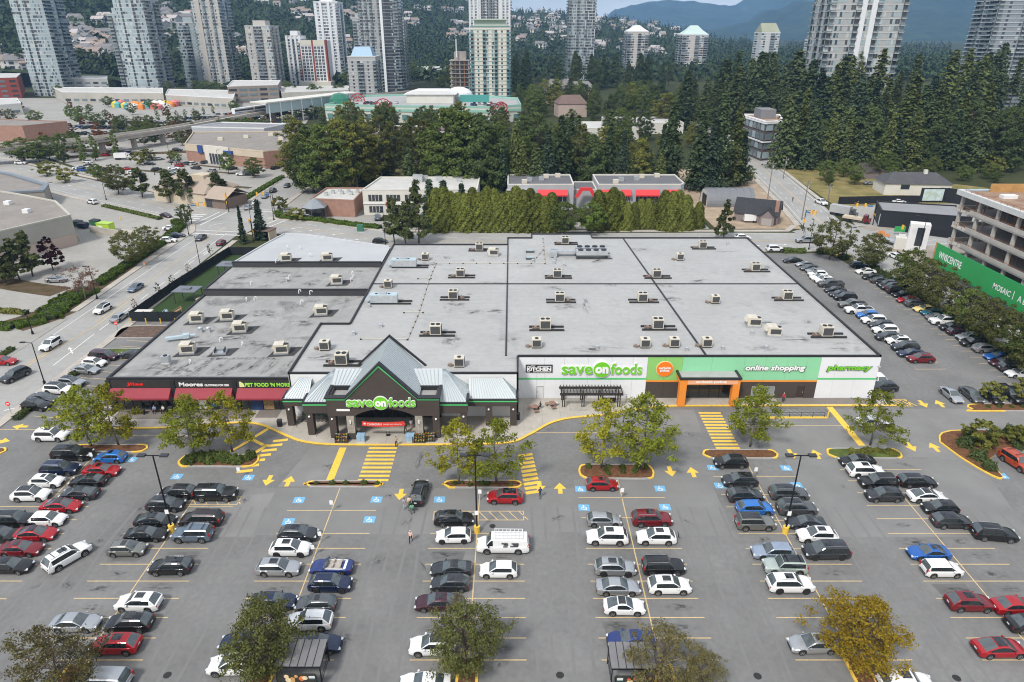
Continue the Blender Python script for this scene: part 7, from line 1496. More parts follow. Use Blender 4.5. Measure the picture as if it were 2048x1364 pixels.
def hoarding(label,pts,h,z0=0.0,m=None,n=14,name='hoarding',cat='fence'):
 t=thing(name,label,cat,(pts[0][0],pts[0][1],0));o0=Vector(pts[0]);tot=0;m=m or mat('black_hoarding',(.012,.014,.018),.7,0,.1,.5)
 for a,b_ in zip(pts[:-1],pts[1:]):
  a=Vector(a)-o0;b_=Vector(b_)-o0;L=(b_-a).length;k=max(1,int(L/2.9));d=(b_-a)/k;rz=math.atan2(d.y,d.x)
  for i in range(k):
   p=a+d*(i+.5);bb=MB();bb.obox((0,0,z0+h/2),(d.length-.03,.06,h));W('panel',bb,m,t,(p.x,p.y,0),(0,0,rz))
   q=a+d*i;bb=MB();bb.box(-.05,.05,-.09,.09,0,z0+h+.1);W('post',bb,BLACK,t,(q.x,q.y,0),(0,0,rz))
 return t
hoarding('black hoarding with a row of small lights behind the pavilion',[(113,235),(130,236.5),(142,237)],2.6)
hd=hoarding('black and picture-printed hoarding behind the pavilion drive',[(142.6,238),(152,238),(158,232),(166,228)],5.0)
for k,(a,e) in enumerate(((143.5,150.5),)):
 bb=MB().box(a-142.6,e-142.6,-.2,-.1,.6,4.6);W('printed_picture',bb,mat('billboard_sky',(.55,.66,.72),.6,0,.5,.5,rgb2=(.35,.42,.30)),hd)
hoarding('black fence below the pavilion along the crossroads',[(116,200),(126,193),(134,189)],2.2)
# concrete frame under construction with its green banner
cb=thing('concrete_frame_building','five-storey concrete frame under construction at the right','construction site',(107,163,0))
CC=mat('fresh_concrete',(.44,.41,.37),.9,0,.1,.3,second=(2,.06))
for k in range(5):
 z=4.0*(k+1)-.6
 W('floor_slab',MB().box(0 if k else .3,46,-85,0,z,z+.35),CC,cb)
 if k<4:W('spandrel_wall',MB().box(-.12,.14,-85,-5.4,z+.36,z+1.3),CC,cb);W('spandrel_wall',MB().box(.15,46,-.15,.12,z+.36,z+1.2),CC,cb)
 z0=0 if k==0 else 4.0*k-.25
 for j in range(13):W('pillar',MB().box(.35,.95,-1.2-6.6*j,-.5-6.6*j,z0+.01,z-.005),CC,cb)
 for j in range(5):W('pillar',MB().box(7+7*j,7.6+7*j,-.9,-.3,z0+.01,z-.005),CC,cb)
 W('back_wall',MB().box(9,9.2,-85,-2,z0+.01,z-.005),mat('dark_interior',(.10,.09,.085),.9,0,.3,.3),cb)
 if 2<=k:
  pr=MB();rd=random.Random(k)
  for j in range(70):y=-1-84*rd.random();x=rd.uniform(1.2,5);pr.cyl((x,y,z0+.02),(x,y,z-.01),.06,.06,4)
  o=W('shoring_props',pr,RUSTF,cb);o['kind']='stuff'
 gr_=MB()
 for j in range(40):gr_.box(-.06,.02,-2-2.1*j,-1.94-2.1*j,z+.36,z+1.6)
 gr_.box(-.05,.0,-85,-1,z+1.55,z+1.62);o=W('guard_rail',gr_,RUSTF,cb)
W('roof_formwork',MB().box(.5,46,-85,-.5,19.76,20.1),mat('formwork_ply',(.20,.11,.07),.9,0,.5,.25,rgb2=(.36,.26,.18)),cb)
W('edge_beam',MB().box(-.5,.5,-85,.5,19.2,20.4),mat('pale_edge',(.56,.56,.54),.8,0,.06,.4),cb);W('edge_beam',MB().box(.5,46,-.5,.5,19.2,20.4),mat('blue_tarp',(.35,.45,.52),.8,0,.1,.4),cb)
W('plywood_upstand',MB().box(6,46,-1.5,-1.2,20.1,22),mat('plywood',(.45,.25,.09),.8,0,.2,.4),cb)
for k in range(8):ob('material_stack',MB().obox((6+4.6*k%30,-8-6.5*k,20.5),(3.2,1.6,.8),.4*k).mesh('material_stack',[[WHITE,RUSTF,TAN][k%3]]),cb)
bn2=thing('site_banner','long green printed banner on scaffolding beside the right street','banner',(103.6,161,0))
GREENB=mat('banner_green',(.035,.33,.09),.6,0,.03,.3);GREENB2=mat('banner_green_emblem',(.16,.45,.20),.6,0,0)
N=12
for k in range(N):W('banner_panel',MB().box(-.06,.06,-5.2*(k+1)+.01,-5.2*k-.01,2.6,7.9),GREENB,bn2)
W('wood_end',MB().box(-.1,.1,.02,.5,2.4,8.0),mat('orange_ply',(.50,.26,.10),.8,0,.2,1),bn2)
for k in range(22):
 y=-2.9*k;W('scaffold_post',MB().cyl((-.5,y,0),(-.5,y,2.6),.06,.06,6).cyl((.7,y,0),(.7,y,2.6),.06,.06,6),SILV,bn2)
 W('scaffold_brace',MB().cyl((-.5,y,.3),(-.5,y-2.9,2.3),.04,.04,5),SILV,bn2)
W('walkway_deck',MB().box(-.9,1.2,-63,0,2.3,2.5),DKGREY,bn2);W('barrier_boards',MB().box(-.7,-.6,-63,0,.2,1.1),mat('grey_board',(.33,.33,.35),.8,0,.1,.4),bn2)
def btext(body,w_,y,z,h):o=sign_text('banner_letters',body,w_,(-.09,y,z),SIGNW,bn2,rot=(PI/2,0,-PI/2),extrude=.01,offset=.015,height=h);return o
btext('WNSCENTRE',9.0,-6.2,5.5,1.7);btext('MOSAIC',5.6,-25.2,5.0,1.25);btext('A Better Home',10.4,-35.4,5.0,1.35)
W('divider_bar',MB().box(-.1,-.065,-28.9,-28.75,4.2,6.0),SIGNW,bn2)
hoarding('black site fence on the street side under the green banner',[(102.4,175),(102.4,150),(102.4,100)],1.6)
# ---- left district
t,c=lowrise('electronics_store','tan and brick big-box store with blue signs and grey gravel roof',[(-150,322),(-107,301),(-93,311),(-95,366),(-163,362)],7.2,BRICK,GRAVEL,TAN,'shop building',.5)
dv=(Vector((-107,301))-Vector((-150,322)));dl=dv.length;dv/=dl;rz=math.atan2(dv.y,dv.x);ang=Vector((-150,322))
def on_face(s,o=.25):p=ang+dv*s+Vector((dv.y,-dv.x))*o;return p
def fbox(name,s0,s1,z0,z1,th,m):p=on_face((s0+s1)/2,th/2);pw(t,c,name,MB().obox((p.x,p.y,(z0+z1)/2),(s1-s0,th,z1-z0),rz),m)
fbox('upper_band',.1,dl-.1,4.6,7.1,.2,TAN);fbox('entrance_surround',13,28,0,7.9,.9,mat('pale_stone',(.6,.57,.5),.8,0,.05));fbox('glass_entrance',16,24,0,4.6,1.1,GT[2]);fbox('blue_sign',8.5,11.5,4.2,7.6,.7,mat('sign_blue',(.03,.07,.24),.5,0,0));fbox('blue_sign',25,30,4.8,6.4,1.2,mat('sign_blue',(.03,.07,.24)))
for k in range(4):fbox('mullion',17.5+1.9*k,17.7+1.9*k,0,4.6,1.2,WHITE)
for k in range(5):x=-140+9.5*k;y=335+(k*7.7)%22;pw(t,c,'roof_unit',MB().box(x,x+2.4,y,y+2,7.1,8.5),CREAM)
t,c=lowrise('grey_store','grey-blue flat building behind the electronics store',[(-168,372),(-128,366),(-122,385),(-160,392)],8.5,GRW,mat('grey_flat_roof',(.25,.25,.255)),WHITE,'shop building',.5)
# restaurant: tan gable roofs
TANR=mat('tan_metal_roof',(.36,.29,.23),.7,0,.06,.3)
t=house('tan-roofed restaurant with porch and chimney block behind four pines',-112,243,24,16,4.6,3.6,TAN,TANR,R(-24),'restaurant',4,cat='restaurant');W('chimney_block',MB().box(0,6,-1.5,3.5,4,9),TAN,t)
t2=MB();t2.q([(12,-9,3.4),(22,-9,3.4),(22,-3,6.4),(12,-3,6.4)]);t2.q([(22,3,3.4),(12,3,3.4),(12,-3,6.4),(22,-3,6.4)]);W('side_roof',t2,TANR,t);W('side_wall',MB().box(12,21,-8,2,0,3.5),mat('brown_siding',(.20,.15,.12),.8,0,.1,.5),t);W('entrance',MB().box(12.5,15,-8.1,-8,.2,2.6),GT[2],t)
# beige store and blue-grey store at the left edge
t,c=lowrise('beige_store','beige rendered store with brown gravel roof at the left edge',[(-122.5,187),(-137,204),(-154,213.5),(-220,245),(-240,150),(-139,153)],8.0,mat('beige_wall_dim',(.36,.345,.30),.85,0,.08,.2),GRAVEL,BEIGE,'shop building',.4,.5)
pw(t,c,'lower_cladding',MB().obox((-130.6,170.0,1.5),(37,.12,3.0),math.atan2(34,16.5)),mat('pinkish_base',(.44,.35,.30),.85,0,.05,.2));
for x,y in((-150,200),(-138,190),(-165,200)):pw(t,c,'roof_unit',MB().box(x,x+1.6,y,y+1.6,7.9,9),WHITE)
t,c=lowrise('blue_roof_store','low building with blue-grey metal eaves at the left edge',[(-159,232),(-163.6,242),(-190,262),(-240,290),(-255,250),(-176,227)],5.0,mat('taupe_wall',(.30,.27,.24),.85,0,.05,.2),GRAVEL,mat('blue_grey_metal',(.22,.25,.28),.5,.3,.05),'shop building',.6,1.4)
lb=thing('loading_ramp_wall','concrete loading ramp wall beside the beige store','wall',(-118,196,0));W('ramp_wall',MB().obox((0,0,.9),(18,.4,1.8),R(-24)),CONC,lb);W('ramp_floor',MB().obox((1.5,3,.1),(17,5,.2),R(-24)),CONC,lb)
for i,(px,py,col) in enumerate(((157,452,'dumpster_green'),(192,450,'dumpster_green'),(168,456,'dumpster_blue'))):
 g=G(px,py);d=thing('dumpster',['green waste container at the loading ramp end','green waste container behind the lime booth','dark blue waste container between two green ones'][i],'dumpster',(g.x,g.y,0),R(-20));mm=mat(col,(.03,.13,.06) if 'green' in col else(.02,.03,.07),.7,0,.1,1);W('bin',MB().box(-1.5,1.5,-.9,.9,.2,1.5),mm,d);W('lid',MB().obox((0,0,1.6),(3,1.9,.08),0,0,R(6)),BLACK,d)
g=G(214,463);d=thing('donation_booth','lime green collection booth near the loading ramp','booth',(g.x,g.y,0),R(-14));W('booth_box',MB().box(-2.2,2.2,-1.2,1.2,0,2.6),PAINT['lime'],d);W('booth_panel',MB().box(-1.6,-.2,-1.24,-1.2,.6,2.0),SIGNW,d);W('booth_roof',MB().box(-2.3,2.3,-1.3,1.3,2.6,2.75),mat('lime_roof',(.40,.58,.10),.6,0,0),d)
t,c=lowrise('brick_hall','low brown brick hall at the far left edge',[(-330,385),(-262,380),(-250,400),(-330,420)],8,BRICK,GRAVEL,BRICK,'shop building',.4)
DIMW=mat('dim_cream_wall',(.42,.40,.35),.85,0,.1,.1)
for lab,q,h,m in(('long cream shopping centre wing below the left towers',[(G(130,205).x,G(130,205).y),(G(330,207).x,G(330,207).y),(G(330,196).x,G(330,196).y),(G(110,194).x,G(110,194).y)],8,DIMW),('cream shopping centre block left of the parking ramp',[(G(335,210).x,G(335,210).y),(G(470,218).x,G(470,218).y),(G(475,200).x,G(475,200).y),(G(340,197).x,G(340,197).y)],7.5,DIMW),('brown banded parking deck under the fourth tower',[(G(460,207).x,G(460,207).y),(G(560,203).x,G(560,203).y),(G(565,192).x,G(565,192).y),(G(470,192).x,G(470,192).y)],13,mat('brown_band',(.28,.23,.19),.85,0,.1,.1)),('white shopping centre block left of the blue-roofed flats',[(G(565,203).x,G(565,203).y),(G(700,198).x,G(700,198).y),(G(700,188).x,G(700,188).y),(G(560,190).x,G(560,190).y)],7,DIMW),('red and white apartment house at the far left',[(G(-40,200).x,G(-40,200).y),(G(45,196).x,G(45,196).y),(G(52,186).x,G(52,186).y),(G(-40,186).x,G(-40,186).y)],17,REDP),('grey office slab between the two curved glass towers',[(G(140,189).x,G(140,189).y),(G(222,189).x,G(222,189).y),(G(222,183).x,G(222,183).y),(G(140,183).x,G(140,183).y)],14,CONCG),('low pale market hall with glass roof at the left',[(G(-30,235).x,G(-30,235).y),(G(48,228).x,G(48,228).y),(G(40,216).x,G(40,216).y),(G(-30,218).x,G(-30,218).y)],7,PALEW),('white low hall behind the trees right of the black tower',[(G(832,158).x,G(832,158).y),(G(905,156).x,G(905,156).y),(G(900,149).x,G(900,149).y),(G(836,150).x,G(836,150).y)],10,WHT)):
 t,c=lowrise('shopping_centre' if 'shopping' in lab else 'large_building',lab,q,h,m,mat('pale_gravel_roof',(.5,.49,.46)),WHITE,'building',.5)
 a,e=Vector(q[0]),Vector(q[1]);L=(e-a).length;rz=math.atan2((e-a).y,(e-a).x)
 for k in range(int(L/7)):
  for fl in range(max(1,int(h/4.2))):
   p=a.lerp(e,(k+.5)/int(L/7));pw(t,c,'window',MB().obox((p.x,p.y-.05,2.2+4.0*fl),(4.6 if 'brown' not in lab else 6,.3,1.7),rz),GT[1] if k%3 else GT[2])
# colourful fair stalls in the far lot
random.seed(9)
for k in range(22):
 px=232+5.6*k+random.uniform(-2,2);g=G(px,random.uniform(212,219));cl=random.choice([('orange',(.75,.25,.05)),('yellow',(.75,.55,.06)),('white',(.75,.73,.7)),('pink',(.65,.2,.2)),('teal',(.1,.4,.4))]);d=thing('fair_tent',f"{cl[0]} fair tent in the far left parking lot",'tent',(g.x,g.y,0),0,'fair tents in the far lot');b=MB();w_=random.uniform(2.5,5);hh=random.uniform(2.2,3.5)
 for i in range(4):a0=PI/4+PI/2*i;a1=a0+PI/2;b.q([(w_*math.cos(a0),w_*math.sin(a0),hh),(w_*math.cos(a1),w_*math.sin(a1),hh),(0,0,hh+1.8)])
 W('tent_roof',b,mat('tent_'+cl[0],cl[1],.7,0,0),d);W('tent_walls',MB().box(-w_*.66,w_*.66,-w_*.66,w_*.66,0,hh),mat('tent_'+cl[0],cl[1]),d)
# turquoise mall with roof parking
TQ=mat('turquoise_trim',(.28,.50,.42),.7,0,.05,.2);MALLW=mat('mall_cream',(.58,.58,.50),.8,0,.05,.2)
mp=[(-123,472),(-60,462),(-14,458),(6,470),(4,520),(-60,560),(-110,540)]
t,c=lowrise('turquoise_mall','low mall with turquoise bands, roof parking and red arches',mp,9.5,MALLW,mat('roof_deck',(.36,.36,.35),.9,0,.08,.1),TQ,'shopping centre',1.3,.5)
for a,e in zip(mp[:3],mp[1:4]):
 a=Vector(a);e=Vector(e);L=(e-a).length;rz=math.atan2((e-a).y,(e-a).x)
 m_=a.lerp(e,.5);pw(t,c,'turquoise_band',MB().obox((m_.x,m_.y-.25,7.6),(L,.3,1.6),rz),TQ)
 for k in range(int(L/6)):p=a.lerp(e,(k+.5)/int(L/6));pw(t,c,'window',MB().obox((p.x,p.y-.2,3.4),(3.6,.3,3.2),rz),TEALG)
pw(t,c,'roof_hall',MB().box(-72,-40,492,510,9.4,15),PALEW);b=MB();poly_y(b,[(-74,15),(-38,15),(-44,17.5),(-66,17.5)],491,511);pw(t,c,'hall_roof',b,WHITE);pw(t,c,'teal_wall',MB().box(-36,-16,500,503,9.4,14),mat('teal_wall',(.07,.30,.27),.7,0,.05));b=MB();b.ball((-38,520,12),10,16,0,.6);pw(t,c,'white_dome',b,WHITE)
b=MB();b.ball((-118,494,9),8,12,0,.9);pw(t,c,'green_glass_dome',b,mat('green_glass',(.03,.16,.10),.2,0,0))
REDA=mat('red_lattice',(.42,.035,.03),.6,0,0)
for x,y,r in((-83,464.5,5.2),(-7,456.5,4.0),(-108,505,5)):
 b=MB();N=12
 for rr_ in(r,r*.6):
  b.tube([(x+rr_*math.cos(PI*k/N),y-.6,9.5+rr_*math.sin(PI*k/N)) for k in range(N+1)],.35,5)
 for k in range(1,N,2):b.cyl((x,y-.6,9.5),(x+r*math.cos(PI*k/N),y-.6,9.5+r*math.sin(PI*k/N)),.2,.2,4)
 b.box(x-r,x-r+.9,y-1.0,y-.3,0,9.5).box(x+r-.9,x+r,y-1.0,y-.3,0,9.5);pw(t,c,'red_arch',b,REDA)
# glass corner building on the right road
t,c=lowrise('corner_office','four-storey dark brick and glass corner building beside the firs',[(114.5,321),(124,325),(131,350),(112,352)],17,mat('dark_brick',(.11,.085,.08),.85,0,.1,.5),mat('brown_roof_deck',(.33,.22,.15),.9,0,.1,.2),WHITE,'office building',.5,.8)
for(a,e) in(((114.5,321),(124,325)),((112,352),(114.5,321))):
 a=Vector(a);e=Vector(e);L=(e-a).length;d=(e-a)/L;nr=Vector((d.y,-d.x));rz=math.atan2(d.y,d.x);k=int(L/4)
 for fl in range(4):
  for j in range(k):
   p=a+d*(L*(j+.5)/k)+nr*.12;pw(t,c,'window',MB().obox((p.x,p.y,2.4+4.1*fl),(L/k*.72,.3,2.8),rz),GT[1] if(j+fl)%3 else GT[0])
  m_=a.lerp(e,.5)+nr*.3
  if fl in(1,3):pw(t,c,'white_band',MB().obox((m_.x,m_.y,4.25+4.1*fl),(L+.4,.6,.5),rz),WHITE)
pw(t,c,'roof_plant_room',MB().box(117,124,336,346,17,21),mat('grey_plant',(.2,.2,.21),.7,0,.05))
# brown-roofed housing behind the mall
for i,(px,py) in enumerate(((1140,232),(1125,205),(1150,196),(1120,190))):
 g=G(px,py);house(['brown-roofed pinkish terrace behind the leafy belt','grey-roofed housing block behind the avenue, left','grey-roofed housing block behind the avenue, right','grey-roofed housing block farthest on the avenue'][i],g.x,g.y,[20,30,30,26][i],[16,20,20,18][i],9,5,mat('pink_render',(.46,.36,.31),.85,0,.05),mat('brown_shingle2',(.16,.11,.09),.85,0,.1,.3) if i==0 else mat('grey_shingle2',(.19,.18,.175),.85,0,.1,.3),R(8),'terrace',4)
for i,(px,py,w_) in enumerate(((1215,280,34),(1290,268,44))):
 g=G(px,py);lowrise('flat_roofed_hall',['pale flat roof glimpsed between the firs behind the red-awning block','grey flat roof glimpsed right of the firs'][i],[(g.x-w_/2,g.y),(g.x+w_/2,g.y),(g.x+w_/2,g.y+30),(g.x-w_/2,g.y+30)],6,PALEW,mat('pale_gravel_roof',(.5,.49,.46)),None,'building',.3)
g=G(800,290);lowrise('brown_hall','low brown and white hall glimpsed through the thin trees',[(g.x-22,g.y),(g.x+40,g.y),(g.x+40,g.y+26),(g.x-22,g.y+26)],6,mat('brown_wall',(.24,.17,.14),.85,0,.1,.3),mat('brown_shingle2',(.16,.11,.09)),WHITE,'building',.8)
# elevated railway
GW=[G(-120,300,7),G(0,296,7),G(200,277,7),G(350,256,7),G(480,232,7),G(640,203,7),G(760,190,7),G(860,180,7)]
gw=thing('elevated_railway','pale concrete elevated railway curving across the left district','railway',(GW[3].x,GW[3].y,0));go=Vector((GW[3].x,GW[3].y,0))
P2=smooth_path([(p.x,p.y) for p in GW],5);b=MB();kerb(b,P2,3.8,-3.8,5.6,7.0);o=b.build('deck',CONC,gw);o.location=-go
for s in(3.8,-4.2):b=MB();kerb(b,P2,s+.4,s,6.9,8.0);o=b.build('parapet',CONC,gw);o.location=-go
for k in range(2,len(P2)-1,2):o=MB().box(-1,1,-1,1,0,5.6).build('pier',CONC,gw);o.location=Vector((P2[k].x,P2[k].y,0))-go
tp_=[p for p in P2 if-185<p.x<-160]
g=G(487,227,7);trn=thing('train','white and blue train on the elevated railway','train',(g.x,g.y,7.05),R(66))
for k in range(2):
 cb_=MB().box(-8.2+17*k,8.2+17*k,-1.3,1.3,.5,3.6);W('carriage',cb_,WHITE,trn);W('window_band',MB().box(-7.9+17*k,7.9+17*k,-1.33,1.33,1.7,2.8),GT[2],trn);W('blue_stripe',MB().box(-8.1+17*k,8.1+17*k,-1.32,1.32,.7,1.1),PAINT['bright blue'],trn)
sta=thing('railway_station','long white roof of the elevated railway station','station',(G(620,214,7).x,G(620,214,7).y,0),R(62))
W('platform_roof',MB().box(-45,45,-7,7,13,13.8),PALEW,sta);W('glazed_side',MB().box(-45,45,-6.5,-6.2,7.2,12.9),GT[0],sta)
for k in range(10):W('roof_post',MB().box(-43+9.5*k,-42.4+9.5*k,-6.9,-6.3,0,13),WHITE,sta)

# ================================================================== HILLSIDE: woods as one mass, houses one by one
def on_hill(px,py):
 u=(px-1024)/FPX;v=(682-py)/FPX;dy=CP+v*SP;dz=-SP+v*CP
 y=780.0
 while y<3200:
  t=y/dy;z=CAM_H+dz*t;x=u*t
  if z<hill_z(x,y):return Vector((x,y,hill_z(x,y)))
  y+=12
 return None
random.seed(12)
PATCHES=[(0,110,60,45,18),(60,150,70,30,16),(165,98,55,30,44),(165,62,70,22,16),(345,100,40,50,12),(330,35,60,25,12),(485,110,20,30,5),(655,32,70,12,22),(790,45,40,12,10),(870,22,60,5,8),(930,65,30,16,14),(590,5,90,10,8),(700,95,20,12,5),(1075,38,60,22,36),(1080,85,50,14,8),(1220,45,50,18,22),(1300,60,60,18,24),(1230,95,45,10,10),(1330,42,40,8,8),(1440,68,60,8,14),(1330,108,60,8,10),(1100,62,60,10,10)]
HW=[mat('house_wall_white',(.78,.76,.72),.85,0,0),mat('house_wall_cream',(.70,.64,.56),.85,0,0),mat('house_wall_grey',(.38,.38,.38),.85,0,0)];HR=[mat('house_roof_grey',(.20,.19,.19),.9,0,0),mat('house_roof_brown',(.30,.23,.19),.9,0,0),mat('house_roof_pale',(.44,.40,.38),.9,0,0)]
hw_me=MB().box(-6,6,-5,5,-4,6).q([(-6,5,6),(-6,-5,6),(-6,0,9)]).q([(6,-5,6),(6,5,6),(6,0,9)]);hw_m=hw_me.mesh('house_wall',[HW[0]])
hr_m=MB().q([(-6.6,-5.8,5.6),(6.6,-5.8,5.6),(6.6,0,9.2),(-6.6,0,9.2)]).q([(6.6,5.8,5.6),(-6.6,5.8,5.6),(-6.6,0,9.2),(6.6,0,9.2)]).mesh('house_roof',[HR[0]]);hwin=MB().box(-4.4,-1.6,-5.12,-5.0,2.6,4.6).box(1.4,4.6,-5.12,-5.0,2.6,4.6).box(-4.4,-1.6,-5.12,-5.0,-.6,1.4).box(1.2,4.8,-5.12,-5.0,-1.6,1.0).mesh('house_windows',[GT[2]])
HOUSES=[]
for(cx_,cy_,rx,ry,n) in PATCHES:
 for _ in range(n):
  px=cx_+random.uniform(-1,1)*rx;py=cy_+random.uniform(-1,1)*ry;p=on_hill(px,py)
  if p is None:continue
  HOUSES.append(p);w_,r_=random.choice(HW),random.choice(HR);side='left of the curved glass towers' if px<90 else 'between the left towers' if px<520 else 'above the hotel and apartment towers' if px<760 else 'in the wooded middle' if px<1000 else 'on the right-hand estate'
  t=thing('hillside_house',f"{w_.name.split('_')[-1]} gabled house with {r_.name.split('_')[-1]} roof on the hillside {side}",'house',p,random.uniform(-.7,.7),'houses on the hillside');s=random.uniform(1.05,1.6);t.scale=(s,s,s*.9)
  o=ob('wall',hw_m,t);o.material_slots[0].link='OBJECT';o.material_slots[0].material=w_;o=ob('roof',hr_m,t);o.material_slots[0].link='OBJECT';o.material_slots[0].material=r_;ob('windows',hwin,t)
PN=[];NN=[];SZ=[]
HA=np.array([(p.x,p.y) for p in HOUSES])
def add_tree(p,h,r,con):
 k=9 if con else 8
 for i in range(k):
  f=(i+random.random())/k
  if con:rr_=r*(1-f)**.8;a=random.uniform(0,2*PI);PN.append((p.x+rr_*math.cos(a),p.y+rr_*math.sin(a),p.z+h*(.08+.9*f)));NN.append((math.cos(a),math.sin(a),.7));SZ.append(h*.30*(1.15-f*.75))
  else:a=random.uniform(0,2*PI);q=random.uniform(-.6,1);rr_=r*math.sqrt(max(0,1-q*q));PN.append((p.x+rr_*math.cos(a),p.y+rr_*math.sin(a),p.z+h*(.5+.45*q)));NN.append((math.cos(a),math.sin(a),q+.4));SZ.append(h*.42)
cnt=0
for _ in range(17000):
 px=random.uniform(-420,1900);py=random.uniform(-160,186) if px<800 else random.uniform(-20,165);p=on_hill(px,py)
 if p is None:continue
 d=math.hypot(p.x,p.y)
 if len(HA) and np.min(np.abs(HA[:,0]-p.x)+np.abs(HA[:,1]-p.y))<21 and random.random()<.85:continue
 con=mnoise.noise((p.x/300,p.y/300,1.7))>-.12 or d>1900;h=random.uniform(14,24) if con else random.uniform(9,15);add_tree(p,h,h*(.24 if con else .45),con);cnt+=1
PN=np.array(PN);NN=np.array(NN);SZ=np.array(SZ)[:,None]
_u=rng.uniform
wm_=leaf_mesh('hillside_wood',PN,NN,SZ,leafmat('hillside_leaf',(.038,.055,.028),.75,.05),1.25,.5)
o=ob('hillside_wood',wm_);tag(o,'dense mixed wood covering the hillside behind the towers','wood',None,'stuff')
# distant parking lots: small cars with no separate parts
tiny={}
def tiny_car(col):
 if col not in tiny:
  b=MB();b.box(-2.25,2.25,-.9,.9,.25,.85,0);b.prism([(-1.7,-.78),(.9,-.78),(.9,.78),(-1.7,.78)],.85,1.3,1);b.box(-1.5,.5,-.72,.72,1.3,1.44,0)
  for x in(-1.35,1.35):b.box(x-.33,x+.33,-.93,.93,0,.6,2)
  tiny[col]=b.mesh('distant_car',[PAINT[col],CGLASS,TYRE])
 return tiny[col]
random.seed(31);cols=['white','white','silver','black','dark grey','grey','red','blue','dark blue','silver']
k=0
for r in range(11):
 y=388+12.5*r+(7.2 if r%2 else 0)
 for i in range(34):
  x=-312+3.0*i+r*7+(40 if r>6 else 0)
  if random.random()<.72 and k<280 and x<-172-(y-388)*-.1 and(x,y) and not(y<430 and x>-215):
   c_=random.choice(cols);o=ob('distant_car',tiny_car(c_),None,(x,y+random.uniform(-.4,.4),.0),(0,0,R(random.choice((68,248))+random.uniform(-3,3))));tag(o,f"tiny {c_} car in the far left shopping centre lot",'car','cars in the far left lot');k+=1
for i in range(46):
 x=random.uniform(-105,-78) if i<14 else random.uniform(-36,-2);y=random.choice((478,484,490)) if i<14 else random.choice((470,477,484));c_=random.choice(cols);o=ob('distant_car',tiny_car(c_),None,(x,y,9.5),(0,0,R(90)));tag(o,f"tiny {c_} car on the turquoise mall roof",'car','cars on the mall roof')
for i in range(34):
 g=G(random.uniform(150,560),random.uniform(304,350));c_=random.choice(cols)
 if-142<g.x<-96 and g.y<258:continue
 o=ob('distant_car',tiny_car(c_),None,(g.x,g.y,.0),(0,0,R(random.choice((-24,66,156))+random.uniform(-4,4))));tag(o,f"small {c_} car in the lots around the restaurant",'car','cars around the restaurant')
for i in range(16):
 g=G(random.choice([random.uniform(1325,1390),random.uniform(1150,1320)]),random.uniform(240,268));c_=random.choice(cols);o=ob('distant_car',tiny_car(c_),None,(g.x,g.y,.03),(0,0,R(random.choice((0,90)))));tag(o,f"tiny {c_} car on the road and lots behind the firs",'car','cars behind the firs')
# haze: even, pale air over everything
hz=MB();hz.box(-14000,14000,-300,13500,-60,2500)
hm=bpy.data.materials.new('haze');hm.use_nodes=True;hnt=hm.node_tree;hnt.nodes.clear();ho_=hnt.nodes.new('ShaderNodeOutputMaterial');hv=hnt.nodes.new('ShaderNodeVolumePrincipled');hv.inputs['Color'].default_value=(.34,.60,1,1);hv.inputs['Density'].default_value=8e-5;hv.inputs['Anisotropy'].default_value=0;hnt.links.new(hv.outputs[0],ho_.inputs['Volume'])
o=hz.build('haze',hm);tag(o,'thin blue haze in the air over the valley','haze',None,'stuff')
# ================================================================== ROOF EQUIPMENT
FANB=mat('fan_dark',(.03,.03,.032),.5,.3,0);COIL=mat('condenser_coil',(.085,.085,.085),.6,.4,.25,6);DUSTY=mat('weathered_pad',(.05,.05,.05),.95,0,.2,.6);PIPE=mat('copper_brown_pipe',(.26,.19,.15),.7,.2,.2,2)
def rt(name,label,px,py,z,rz=0,group='condensers on the roof',cat='air conditioner',s=1.0):
 g=G(px,py,z);t=thing(name,label,cat,(g.x,g.y,z+.002),rz,group);t.scale=(s,s,s);return t
_c={}
def me(key,fn,mats):
 if key not in _c:b=MB();fn(b);_c[key]=b.mesh(key,mats if isinstance(mats,list) else[mats])
 return _c[key]
def condenser(label,px,py,z,sleepers=True,flip=1,s=1.0,twin=True):
 t=rt('condenser_unit',label,px,py+8,z,0,s=s)
 ob('casing',me('casing',lambda b:b.box(-.85,.85,-.75,.75,.28,1.75),CREAM),t)
 ob('coil_grille',me('coil',lambda b:b.box(-.72,.72,-.79,-.755,.42,1.6),COIL),t);ob('coil_grille',me('coil2',lambda b:b.box(.855,.885,-.62,.62,.42,1.6),COIL),t)
 for x in((-.4,.4) if twin else(0,)):ob('fan',me('fan',lambda b:b.cyl((0,0,0),(0,0,.1),.33,.33,14),FANB),t,(x,-.1,1.751))
 ob('flag_rod',me('rod',lambda b:b.cyl((-.7,.6,1.75),(-.7,.6,2.5),.02,.02,4),SILV),t)
 pm=me('pipes',lambda b:b.box(-2.0,-.9,-.1,.15,.15,.3).box(-1.7,-1.3,-.35,.35,.1,.45).cyl((-1.9,.1,.0),(-1.9,.1,.6),.05,.05,5),PIPE);o=ob('pipework',pm,t);o.scale=(flip,1,1)
 if sleepers:
  for y in(-.72,.62):ob('sleeper',me('sleeper',lambda b:b.box(-2.7,2.7,-.16,.16,.0,.26),mat('rubber_sleeper',(.03,.03,.03),.9,0,.1)),t,(.25,y,0))
 else:ob('stand',me('stand',lambda b:b.box(-.8,.8,-.65,.65,0,.27),DUSTY),t)
 return t
def where_roof(px,py,cols,rows):
 return cols,rows
